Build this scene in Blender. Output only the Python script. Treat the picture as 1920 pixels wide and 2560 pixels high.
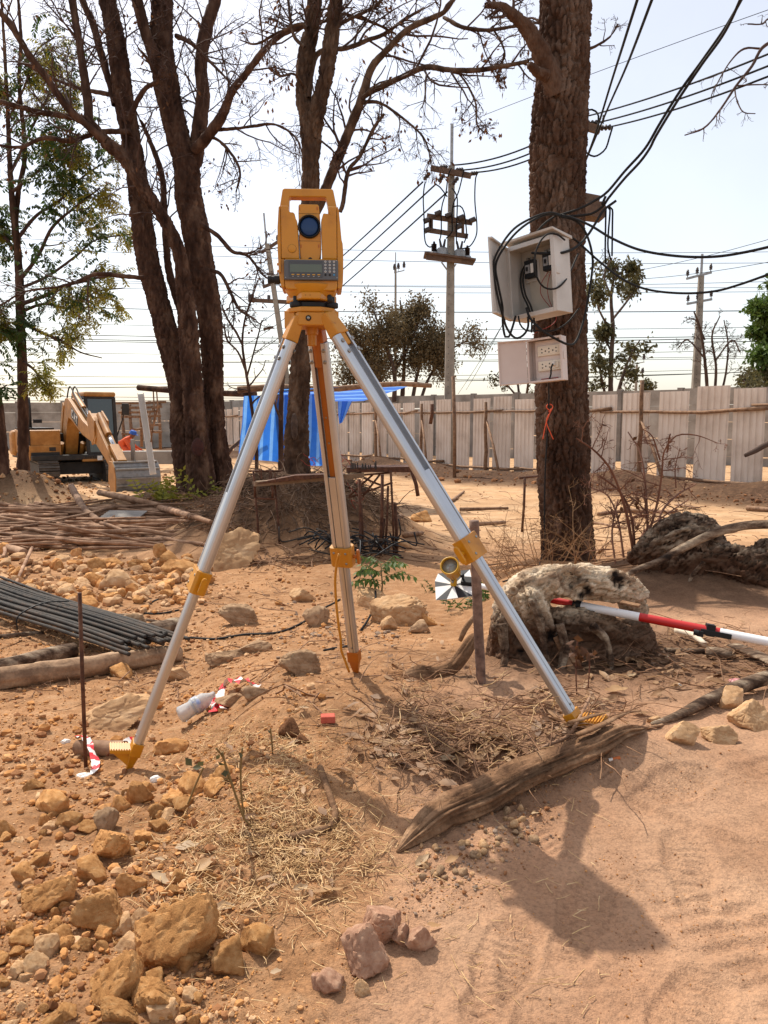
import bpy, bmesh, math, random
import numpy as np
from mathutils import Vector, Matrix
for o in list(bpy.data.objects): bpy.data.objects.remove(o)
scene = bpy.context.scene
COL = scene.collection
R = math.radians
rng = np.random.default_rng(7)
random.seed(5)

# ------------------------------------------------------------- camera
F = 1923.0; PITCH = R(7.0); H = 0.9
cam_data = bpy.data.cameras.new('camera'); cam = bpy.data.objects.new('camera', cam_data); COL.objects.link(cam)
cam.location = (0, 0, H); cam.rotation_euler = (R(90) - PITCH, 0, 0)
cam_data.sensor_fit = 'HORIZONTAL'; cam_data.sensor_width = 36.0; cam_data.lens = 36.0 * F / 1920.0
cam_data.clip_start = 0.05; cam_data.clip_end = 2000
scene.camera = cam
# ------------------------------------------------------------- light
SUN_TO = Vector((-0.555, 0.80, 1.32)).normalized()
SUN_EL = math.asin(SUN_TO.z); SUN_AZ = math.atan2(SUN_TO.x, SUN_TO.y)
world = bpy.data.worlds.new('World'); scene.world = world; world.use_nodes = True
nt = world.node_tree; bg = nt.nodes['Background']
sky = nt.nodes.new('ShaderNodeTexSky'); sky.sky_type = 'NISHITA'; sky.sun_disc = False
sky.sun_elevation = SUN_EL; sky.sun_rotation = SUN_AZ
sky.altitude = 0; sky.air_density = 1.0; sky.dust_density = 2.0; sky.ozone_density = 1.0
bg.inputs[1].default_value = 0.11
# thin bright veil of dry-season haze and faint cloud over the whole sky
tc = nt.nodes.new('ShaderNodeTexCoord'); nzs = nt.nodes.new('ShaderNodeTexNoise'); nzs.inputs['Scale'].default_value = 3.2; nzs.inputs['Detail'].default_value = 7; nzs.inputs['Roughness'].default_value = .55
nt.links.new(tc.outputs['Generated'], nzs.inputs['Vector'])
vr = nt.nodes.new('ShaderNodeValToRGB'); nt.links.new(nzs.outputs['Fac'], vr.inputs[0])
vr.color_ramp.elements[0].position = .38; vr.color_ramp.elements[0].color = (4.15, 3.85, 3.5, 1); vr.color_ramp.elements[1].position = .68; vr.color_ramp.elements[1].color = (4.8, 4.5, 4.1, 1)
ads = nt.nodes.new('ShaderNodeMix'); ads.data_type = 'RGBA'; ads.blend_type = 'ADD'; ads.inputs[0].default_value = 1.0
nt.links.new(sky.outputs[0], ads.inputs[6]); nt.links.new(vr.outputs[0], ads.inputs[7]); nt.links.new(ads.outputs[2], bg.inputs[0])
sun_d = bpy.data.lights.new('sun', 'SUN'); sun_d.energy = 4.8; sun_d.angle = R(0.6); sun_d.color = (1.0, 0.93, 0.82)
sun = bpy.data.objects.new('sun', sun_d); COL.objects.link(sun)
sun.rotation_euler = (-SUN_TO).to_track_quat('-Z', 'Y').to_euler()
scene.view_settings.view_transform = 'Standard'; scene.view_settings.look = 'None'
scene.view_settings.exposure = 0.12; scene.view_settings.gamma = 1.0; scene.view_settings.use_curve_mapping = False
scene.cycles.max_bounces = 6; scene.cycles.diffuse_bounces = 3; scene.cycles.transparent_max_bounces = 8
scene.cycles.caustics_reflective = False; scene.cycles.caustics_refractive = False

# ------------------------------------------------------------- numpy noise
def _hash(ix, iy, iz, s=0):
    n = (ix.astype(np.int64) * 374761393 + iy.astype(np.int64) * 668265263 + iz.astype(np.int64) * 1274126177 + s * 974634547) & 0xffffffff
    n = ((n ^ (n >> 13)) * 1274126177) & 0xffffffff
    n = ((n ^ (n >> 16)) * 2246822519) & 0xffffffff
    return ((n ^ (n >> 15)) & 0xffffff) / float(0x1000000)
def vnoise(P, s=0):
    P = np.asarray(P, float); I = np.floor(P).astype(np.int64); f = P - I; f = f * f * (3 - 2 * f)
    x, y, z = I[..., 0], I[..., 1], I[..., 2]; fx, fy, fz = f[..., 0], f[..., 1], f[..., 2]
    def c(a, b, d): return _hash(x + a, y + b, z + d, s)
    x00 = c(0,0,0) * (1 - fx) + c(1,0,0) * fx; x10 = c(0,1,0) * (1 - fx) + c(1,1,0) * fx
    x01 = c(0,0,1) * (1 - fx) + c(1,0,1) * fx; x11 = c(0,1,1) * (1 - fx) + c(1,1,1) * fx
    return ((x00 * (1 - fy) + x10 * fy) * (1 - fz) + (x01 * (1 - fy) + x11 * fy) * fz) * 2 - 1
def fbm(P, octv=4, s=0, gain=0.5):
    P = np.asarray(P, float); a = 1.0; t = 0; v = 0
    for i in range(octv):
        v = v + a * vnoise(P * (2.03 ** i) + 17.3 * i, s + i); t += a; a *= gain
    return v / t
def worley(P, s=0):
    P = np.asarray(P, float); I = np.floor(P).astype(np.int64)
    f1 = np.full(P.shape[0], 9.0); f2 = f1.copy()
    for a in (-1, 0, 1):
        for b in (-1, 0, 1):
            for c in (-1, 0, 1):
                J = I + np.array([a, b, c])
                Q = J + np.stack([_hash(J[:,0], J[:,1], J[:,2], s + k) for k in (11, 23, 37)], 1)
                d = np.sqrt(((Q - P) ** 2).sum(1))
                f2 = np.minimum(f2, np.maximum(f1, d)); f1 = np.minimum(f1, d)
    return f1, f2
def sstep(a, b, x):
    t = np.clip((np.asarray(x, float) - a) / (b - a), 0, 1); return t * t * (3 - 2 * t)

# ------------------------------------------------------------- terrain function
_YC = [-10, 1.5, 2.6, 3.0, 3.6, 5, 8, 13, 20, 40, 120, 500]
_ZC = [-.03, -.02, .01, -.04, -.20, -.31, -.45, -.62, -.82, -.95, -1.0, -1.0]
_YL = [-10, 1.2, 1.6, 2.3, 3.2, 5, 8, 13, 20, 40, 120, 500]
_ZL = [-.03, -.02, -.06, -.18, -.28, -.34, -.45, -.62, -.85, -.98, -1.0, -1.0]
_YR = [-10, 1.2, 2.3, 3.2, 4.3, 5.8, 8, 13, 20, 40, 120, 500]
_ZR = [-.04, -.03, .0, -.02, -.10, -.22, -.42, -.66, -.74, -.9, -1.0, -1.0]
def _sm(y, ys, zs):
    w = 0.07 * np.abs(y) + .03
    return (np.interp(y - w, ys, zs) + 2 * np.interp(y, ys, zs) + np.interp(y + w, ys, zs)) / 4
def _g(x, y, cx, cy, rx, ry, h, p=1.0):
    return h * np.exp(-(((x - cx) / rx) ** 2 + ((y - cy) / ry) ** 2) ** p)
def G0(x, y):
    x = np.asarray(x, float); y = np.asarray(y, float)
    a = x / np.maximum(y, .6)
    wl = sstep(-.12, -.30, a); wr = sstep(.08, .22, a)
    z = _sm(y, _YC, _ZC) * (1 - wl) * (1 - wr) + _sm(y, _YL, _ZL) * wl + _sm(y, _YR, _ZR) * wr
    z = z + _g(x, y, -.93, 8.35, 1.15, 1.0, .72, 1.3)
    z = z + _g(x, y, -2.75, 11.5, 1.7, 1.3, .42, 1.2)
    z = z + _g(x, y, -6.5, 13.5, 0.95, 0.9, .62, 1.2)
    z = z - _g(x, y, .80, 2.95, .5, .3, .03)
    z = z + _g(x, y, 1.95, 4.55, .9, .5, .22)
    z = z + _g(x, y, .53, 1.97, .30, .16, .085)
    z = z + _g(x, y, -.30, 2.0, .5, .45, .06)
    z = z + _g(x, y, 1.33, 5.7, .6, .6, .06)
    # soil berm along the sheet fence
    fx0, fy0, fx1, fy1 = 7.65, 15.3, -9.4, 42.7
    L = math.hypot(fx1 - fx0, fy1 - fy0); ux, uy = (fx1 - fx0) / L, (fy1 - fy0) / L
    dd = (x - fx0) * (-uy) + (y - fy0) * ux      # >0 towards camera-left
    z = z + .30 * np.exp(-((dd - .65) / .8) ** 2) * sstep(60, 20, y) * (1 + .5 * vnoise(np.stack([x * .9, y * .9, x * 0], -1)))
    return z
def Gn(x, y):
    x = np.asarray(x, float); y = np.asarray(y, float)
    z = G0(x, y); P = np.stack([x, y, x * 0], -1)
    a = x / np.maximum(y, .6)
    rough = .35 + .65 * sstep(.05, -.12, a) + .8 * np.exp(-((y - 8.3) / 1.6) ** 2 - ((x + .93) / 1.4) ** 2) + .5 * sstep(6, 10, y)
    z = z + .022 * rough * fbm(P * 4.0, 5, 3) + .05 * sstep(3.5, 9, y) * rough * fbm(P * 1.1, 3, 9)
    z = z + .012 * sstep(1.0, .3, rough) * fbm(P * 2.2, 2, 5)
    return z
FEET = [(.88, 1.28, R(70), .28), (1.02, 1.9, R(20), .28), (.52, 1.9, R(110), .27), (.2, 1.2, R(65), .28), (.375, 1.335, R(62), .30), (.63, 1.48, R(75), .29), (.75, 1.16, R(80), .3), (.46, 1.08, R(50), .3), (.70, 1.78, R(30), .28), (.95, 1.5, R(100), .3), (.33, 1.62, R(120), .27)]
def Gfine(x, y):
    z = Gn(x, y); P = np.stack([x, y, x * 0], -1)
    near = sstep(4.5, 2.5, y)
    a = x / np.maximum(y, .6)
    sandy = sstep(.0, .12, a - .25 * (y - 1.3)) * near
    z = z + near * .006 * fbm(P * 26, 4, 21) * (1 + .8 * (1 - sandy)) + near * (1 - sandy) * .006 * fbm(P * 14, 3, 22)
    # clods
    f = fbm(P * 20, 2, 31); z = z + near * .008 * sstep(.25, .6, f) * (1 - .65 * sandy)
    # wheel and boot prints in the loose sand
    for (cx, cy, an, ln) in FEET:
        u = (x - cx) * math.cos(an) + (y - cy) * math.sin(an); v = -(x - cx) * math.sin(an) + (y - cy) * math.cos(an)
        wv = .052 - .016 * sstep(0, -.06, u) * sstep(-.15, -.06, u)
        m = np.maximum(np.abs(u) / (ln / 2), np.abs(v) / wv)
        e = (np.abs(u) / (ln / 2)) ** 3 + (np.abs(v) / wv) ** 2.4
        ins = sstep(1.35, .65, e)
        z = z - .0055 * ins + .002 * np.exp(-((e - 1.4) / .4) ** 2) + .0030 * sstep(.95, .55, e) * np.sin(u * 2 * math.pi / .020 + np.sin(v * 90) * 1.2)
    for (cx, cy, an, rad) in [(.62, 1.75, .5, .35), (.80, 1.3, 1.2, .5), (.5, .95, 2.2, .6), (.2, .98, .3, .5)]:
        d = np.hypot(x - cx - rad * math.cos(an), y - cy - rad * math.sin(an)) - rad
        z = z + sandy * .007 * np.exp(-(d / .014) ** 2) * sstep(.5, .1, np.hypot(x - cx, y - cy)) - sandy * .004 * np.exp(-((d - .03) / .018) ** 2) * sstep(.5, .1, np.hypot(x - cx, y - cy))
    # ribbed wheel track lower right
    u = (x - .60) * .95 + (y - 1.02) * .3; v = -(x - .60) * .3 + (y - 1.02) * .95
    tr = sstep(.11, .08, np.abs(u - .12)) * sstep(.45, .3, np.abs(v))
    z = z - .003 * tr + .0028 * tr * np.clip(np.sin(v * 2 * math.pi / .045 + np.sign(u - .12) * .8) * 2, -1, 1)
    return z
def G(x, y): return float(Gfine(np.array([x]), np.array([y]))[0])

# pixel of the 1920x2560 photograph -> direction / point
cP, sP = math.cos(PITCH), math.sin(PITCH)
def ray(x, y):
    xc = (np.asarray(x, float) - 960) / F; yc = -(np.asarray(y, float) - 1280) / F
    return xc, cP + yc * sP, -sP + yc * cP
def at(x, y, Y):
    dx, dy, dz = ray(x, y); t = Y / dy
    return Vector((float(dx * t), float(Y), float(H + dz * t)))
def gpv(xs, ys):
    dx, dy, dz = ray(xs, ys); dz = np.minimum(dz, -.012)
    t = .9 / -dz
    for i in range(40):
        z = Gn(dx * t, dy * t); tn = (z - H) / dz; t = t + .5 * (np.clip(tn, .2, 300) - t)
    return dx * t, dy * t, Gfine(dx * t, dy * t)
def gp(x, y):
    a, b, c = gpv(np.array([float(x)]), np.array([float(y)])); return Vector((float(a[0]), float(b[0]), float(c[0])))
def pxm(Y, z=0.3):                                   # metres per photo pixel at forward distance Y
    return (Y * cP + (H - z) * sP) / F

# ------------------------------------------------------------- object helpers
def tag(o, label=None, cat=None, group=None, kind=None):
    if label: o['label'] = label
    if cat: o['category'] = cat
    if group: o['group'] = group
    if kind: o['kind'] = kind
    return o
def link(o, parent=None):
    COL.objects.link(o)
    if parent is not None: o.parent = parent
    return o
def thing(name, label, cat, loc=(0, 0, 0), group=None):
    o = bpy.data.objects.new(name, None); o.empty_display_size = .1; o.location = loc
    COL.objects.link(o); return tag(o, label, cat, group)
def root_of(p):
    while p.parent is not None: p = p.parent
    return p
def mesh_np(name, V, Fs, mats=None, smooth=True, mi=None):
    """V (n,3); Fs: list of int arrays (m,k)"""
    me = bpy.data.meshes.new(name); V = np.asarray(V, np.float32)
    me.vertices.add(len(V)); me.vertices.foreach_set('co', V.ravel())
    Fs = [np.asarray(f, np.int32) for f in Fs if len(f)]
    tot = sum(f.size for f in Fs); npol = sum(len(f) for f in Fs)
    me.loops.add(tot); me.polygons.add(npol)
    me.loops.foreach_set('vertex_index', np.concatenate([f.ravel() for f in Fs]))
    sizes = np.concatenate([np.full(len(f), f.shape[1], np.int32) for f in Fs])
    me.polygons.foreach_set('loop_start', np.concatenate([[0], np.cumsum(sizes)[:-1]]).astype(np.int32))
    me.polygons.foreach_set('loop_total', sizes)
    if mi is not None: me.polygons.foreach_set('material_index', np.asarray(mi, np.int32))
    me.polygons.foreach_set('use_smooth', np.full(npol, bool(smooth)))
    me.update(calc_edges=True); me.validate()
    for m in (mats if isinstance(mats, (list, tuple)) else [mats]):
        if m is not None: me.materials.append(m)
    return me
class MB:
    """collects shapes in world coordinates; build() links them as one mesh object"""
    def __init__(s): s.V = []; s.Fd = {}; s.n = 0; s.seq = []
    def add(s, V, Fs, m=0):
        V = np.asarray(V, float).reshape(-1, 3)
        for f in Fs:
            f = np.asarray(f, np.int64)
            if f.ndim == 1: f = f[None]
            s.seq.append((f + s.n, m))
        s.V.append(V); s.n += len(V); return s
    def box(s, c, size, ax=None, m=0, taper=1.0):
        hx, hy, hz = [k / 2 for k in size]; X, Y, Z = ax if ax else (Vector((1,0,0)), Vector((0,1,0)), Vector((0,0,1)))
        c = Vector(c); v = []
        for sz in (-1, 1):
            k = taper if sz > 0 else 1
            for sx, sy in ((-1,-1),(1,-1),(1,1),(-1,1)): v.append(c + X*(sx*hx*k) + Y*(sy*hy*k) + Z*(sz*hz))
        return s.add([tuple(p) for p in v], [[[0,3,2,1],[4,5,6,7],[0,1,5,4],[1,2,6,5],[2,3,7,6],[3,0,4,7]]], m)
    def bar(s, a, b, w, t, side=None, m=0, taper=1.0):
        a = Vector(a); b = Vector(b); Z = (b - a); L = Z.length; Z.normalize()
        sd = Vector(side) if side is not None else (Vector((0,0,1)) if abs(Z.z) < .9 else Vector((1,0,0)))
        X = (sd - Z * sd.dot(Z)).normalized(); Y = Z.cross(X)
        return s.box((a + b) / 2, (w, t, L), (X, Y, Z), m, taper)
    def prism(s, poly, o, ux, uz, uy, y0, y1, m=0):
        """2-D outline (a,b) in plane (ux,uz) from origin o, extruded along uy from y0 to y1"""
        o = Vector(o); n = len(poly); v = []
        for y in (y0, y1):
            for a, b in poly: v.append(tuple(o + Vector(ux) * a + Vector(uz) * b + Vector(uy) * y))
        s.add(v, [], m); b = 0; st = s.n - 2 * n
        s.seq.append((np.array([list(range(n))[::-1]]) + st, m)); s.seq.append((np.array([[n + i for i in range(n)]]) + st, m))
        s.seq.append((np.array([[i, (i + 1) % n, n + (i + 1) % n, n + i] for i in range(n)]) + st, m)); return s
    def tube(s, pts, rad, k=8, m=0, cap=True, twist=0):
        P = np.array([tuple(p) for p in pts], float); n = len(P)
        r = np.broadcast_to(np.asarray(rad, float), (n,)) if np.ndim(rad) <= 1 else rad
        T = np.gradient(P, axis=0) if n > 2 else np.repeat((P[1:] - P[:1]), 2, 0); T /= np.linalg.norm(T, axis=1, keepdims=True) + 1e-12
        ref = np.eye(3)[np.argmin(np.abs(T[0]))]; N = np.cross(T[0], ref); N /= np.linalg.norm(N); Ns = [N]
        for i in range(1, n):
            N = Ns[-1] - T[i] * np.dot(Ns[-1], T[i]); N /= np.linalg.norm(N) + 1e-12; Ns.append(N)
        Ns = np.array(Ns); B = np.cross(T, Ns); th = np.arange(k) * 2 * math.pi / k + twist
        V = P[:, None] + r[:, None, None] * (np.cos(th)[None, :, None] * Ns[:, None] + np.sin(th)[None, :, None] * B[:, None])
        i = np.arange(n - 1)[:, None] * k; j = np.arange(k)[None]; j2 = (j + 1) % k
        q = np.stack([i + j, i + j2, i + k + j2, i + k + j], -1).reshape(-1, 4)
        s.add(V.reshape(-1, 3), [q], m)
        if cap:
            st = s.n - n * k; s.seq.append((np.array([[st + a for a in range(k)][::-1]]), m)); s.seq.append((np.array([[st + (n - 1) * k + a for a in range(k)]]), m))
        return s
    def cyl(s, a, b, r, k=16, m=0, r2=None): return s.tube([a, b], [r, r if r2 is None else r2], k, m)
    def lathe(s, prof, o, axis, k=24, m=0):
        """prof: (radius, height along axis)"""
        A = Vector(axis).normalized(); ref = Vector((1,0,0)) if abs(A.x) < .9 else Vector((0,1,0)); X = A.cross(ref).normalized(); Y = A.cross(X); o = Vector(o)
        v = []
        for r, h in prof:
            for j in range(k):
                t = 2 * math.pi * j / k; v.append(tuple(o + A * h + X * (r * math.cos(t)) + Y * (r * math.sin(t))))
        n = len(prof); q = [[i*k + j, i*k + (j+1) % k, (i+1)*k + (j+1) % k, (i+1)*k + j] for i in range(n-1) for j in range(k)]
        s.add(v, [q], m); st = s.n - n * k
        if prof[0][0] > 1e-6: s.seq.append((np.array([[st + a for a in range(k)][::-1]]), m))
        if prof[-1][0] > 1e-6: s.seq.append((np.array([[st + (n-1)*k + a for a in range(k)]]), m))
        return s
    def build(s, name, mats, parent=None, smooth=False, bevel=0, label=None, loc=None, kind=None, segs=2, auto=None):
        V = np.concatenate(s.V); base = np.array(root_of(parent).location if parent is not None else (loc if loc is not None else (0,0,0)), float)
        by = {}; mi = []; Fs = []
        for f, m in s.seq: by.setdefault((f.shape[1], m), []).append(f)
        for (k, m), fl in by.items(): a = np.concatenate(fl); Fs.append(a); mi += [m] * len(a)
        me = mesh_np(name, V - base, Fs, mats, smooth, mi); o = bpy.data.objects.new(name, me); link(o, parent)
        if parent is None: o.location = base
        if bevel:
            b = o.modifiers.new('bevel', 'BEVEL'); b.width = bevel; b.segments = segs; b.limit_method = 'ANGLE'; b.angle_limit = R(35)
        if smooth and auto:
            me.set_sharp_from_angle(angle=R(auto))
        if label: o['label'] = label
        if kind: o['kind'] = kind
        return o
def copy_obj(o, loc=None, rot=None, sc=None, parent=None, label=None):
    c = o.copy(); COL.objects.link(c)
    if loc is not None: c.location = loc
    if rot is not None: c.rotation_euler = rot
    if sc is not None: c.scale = sc
    if parent is not None: c.parent = parent
    if label: c['label'] = label
    return c
def catmull(P, step):
    P = np.asarray(P, float); out = []; n = len(P)
    Q = np.vstack([2 * P[0] - P[1], P, 2 * P[-1] - P[-2]])
    for i in range(n - 1):
        p0, p1, p2, p3 = Q[i], Q[i+1], Q[i+2], Q[i+3]
        m = max(1, int(math.ceil(np.linalg.norm((p2 - p1)[:3]) / step)))
        t = (np.arange(m) / m)[:, None]
        out.append(.5 * (2*p1 + (-p0 + p2)*t + (2*p0 - 5*p1 + 4*p2 - p3)*t*t + (-p0 + 3*p1 - 3*p2 + p3)*t**3))
    out.append(P[-1:]); return np.vstack(out)
def tubes_batch(P, Rr, k):
    """P (m,n,3), Rr (m,n) -> V, quads"""
    m, n, _ = P.shape
    T = np.gradient(P, axis=1); T /= np.linalg.norm(T, axis=2, keepdims=True) + 1e-9
    D = P[:, -1] - P[:, 0]; ref = np.eye(3)[np.argmin(np.abs(D), axis=1)][:, None]
    N = np.cross(T, ref); N /= np.linalg.norm(N, axis=2, keepdims=True) + 1e-9; B = np.cross(T, N)
    th = np.arange(k) * 2 * math.pi / k
    V = P[:, :, None] + Rr[:, :, None, None] * (np.cos(th)[None, None, :, None] * N[:, :, None] + np.sin(th)[None, None, :, None] * B[:, :, None])
    base = (np.arange(m) * n * k)[:, None, None]; i = (np.arange(n - 1) * k)[None, :, None]; j = np.arange(k)[None, None]; j2 = (j + 1) % k
    q = np.stack([base + i + j, base + i + j2, base + i + k + j2, base + i + k + j], -1).reshape(-1, 4)
    return V.reshape(-1, 3), q
def join(parts):
    V = []; Fq = []; n = 0
    for v, q in parts: V.append(v); Fq.append(q + n); n += len(v)
    return np.vstack(V), np.vstack(Fq)
def obj_np(name, V, Fs, mat, parent=None, smooth=True, kind=None, loc=None):
    base = np.array(root_of(parent).location if parent is not None else (loc if loc is not None else (0,0,0)), float)
    o = bpy.data.objects.new(name, mesh_np(name, np.asarray(V) - base, Fs, mat, smooth)); link(o, parent)
    if parent is None: o.location = base
    if kind: o['kind'] = kind
    return o

# ------------------------------------------------------------- materials
_M = {}
def srgb(r, g, b):
    def f(c): c /= 255.; return c / 12.92 if c <= .04045 else ((c + .055) / 1.055) ** 2.4
    return (f(r), f(g), f(b))
def mat(name, cols, rough=.7, scale=8, bump=0, bscale=60, metal=0, coord='Object', stretch=(1,1,1), rand=0, spec=.5, detail=5, bdist=.01, trans=0, ramp=(.3, .7), coat=0, fine=0, sub=0):
    """cols: one colour or several, spread over a noise; rand: brightness spread from object to object"""
    if name in _M: return _M[name]
    m = bpy.data.materials.new(name); m.use_nodes = True; n = m.node_tree; b = n.nodes['Principled BSDF']
    b.inputs['Roughness'].default_value = rough; b.inputs['Metallic'].default_value = metal
    b.inputs['Specular IOR Level'].default_value = spec
    if coat: b.inputs['Coat Weight'].default_value = coat; b.inputs['Coat Roughness'].default_value = .15
    if trans: b.inputs['Transmission Weight'].default_value = trans
    L = n.links.new
    if coord == 'World': g = n.nodes.new('ShaderNodeNewGeometry'); src = g.outputs['Position']
    else: g = n.nodes.new('ShaderNodeTexCoord'); src = g.outputs[coord]
    mp = n.nodes.new('ShaderNodeMapping'); mp.inputs['Scale'].default_value = stretch; L(src, mp.inputs[0]); src = mp.outputs[0]
    if not isinstance(cols[0], (tuple, list)): cols = [cols]
    out = None
    if len(cols) > 1:
        nz = n.nodes.new('ShaderNodeTexNoise'); nz.inputs['Scale'].default_value = scale; nz.inputs['Detail'].default_value = detail; nz.inputs['Roughness'].default_value = .6; L(src, nz.inputs['Vector'])
        cr = n.nodes.new('ShaderNodeValToRGB'); L(nz.outputs['Fac'], cr.inputs[0]); e = cr.color_ramp.elements
        while len(e) < len(cols): e.new(.5)
        for i, c in enumerate(cols): e[i].position = ramp[0] + (ramp[1] - ramp[0]) * i / (len(cols) - 1); e[i].color = (*c, 1)
        out = cr.outputs[0]
    if rand or fine:
        hs = n.nodes.new('ShaderNodeHueSaturation')
        if out is not None: L(out, hs.inputs['Color'])
        else: hs.inputs['Color'].default_value = (*cols[0], 1)
        if rand:
            oi = n.nodes.new('ShaderNodeObjectInfo'); mr = n.nodes.new('ShaderNodeMapRange'); mr.inputs[3].default_value = 1 - rand; mr.inputs[4].default_value = 1 + rand; L(oi.outputs['Random'], mr.inputs[0]); val = mr.outputs[0]
            L(val, hs.inputs['Value'])
        if fine:
            nf = n.nodes.new('ShaderNodeTexNoise'); nf.inputs['Scale'].default_value = bscale * 1.5; nf.inputs['Detail'].default_value = 3; L(src, nf.inputs['Vector'])
            m2 = n.nodes.new('ShaderNodeMapRange'); m2.inputs[1].default_value = .3; m2.inputs[2].default_value = .7; m2.inputs[3].default_value = 1 - fine; m2.inputs[4].default_value = 1 + fine; L(nf.outputs['Fac'], m2.inputs[0])
            if rand:
                mu = n.nodes.new('ShaderNodeMath'); mu.operation = 'MULTIPLY'; L(val, mu.inputs[0]); L(m2.outputs[0], mu.inputs[1]); L(mu.outputs[0], hs.inputs['Value'])
            else: L(m2.outputs[0], hs.inputs['Value'])
        out = hs.outputs[0]
    if out is not None: L(out, b.inputs['Base Color'])
    else: b.inputs['Base Color'].default_value = (*cols[0], 1)
    if bump:
        nb = n.nodes.new('ShaderNodeTexNoise'); nb.inputs['Scale'].default_value = bscale; nb.inputs['Detail'].default_value = 6; nb.inputs['Roughness'].default_value = .65; L(src, nb.inputs['Vector'])
        bp = n.nodes.new('ShaderNodeBump'); bp.inputs['Strength'].default_value = bump; bp.inputs['Distance'].default_value = bdist; L(nb.outputs['Fac'], bp.inputs['Height']); L(bp.outputs[0], b.inputs['Normal'])
    _M[name] = m; return m
def leafmat(name, cols, scale=3):
    """thin leaf: diffuse with some light let through"""
    m = mat(name, cols, .55, scale, spec=.3, coord='World'); n = m.node_tree; b = n.nodes['Principled BSDF']
    tr = n.nodes.new('ShaderNodeBsdfTranslucent'); mx = n.nodes.new('ShaderNodeMixShader'); mx.inputs[0].default_value = .35
    src = b.inputs['Base Color'].links[0].from_socket if b.inputs['Base Color'].links else None
    if src: n.links.new(src, tr.inputs[0])
    else: tr.inputs[0].default_value = b.inputs['Base Color'].default_value
    n.links.new(b.outputs[0], mx.inputs[1]); n.links.new(tr.outputs[0], mx.inputs[2]); n.links.new(mx.outputs[0], n.nodes['Material Output'].inputs[0]); return m

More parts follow.
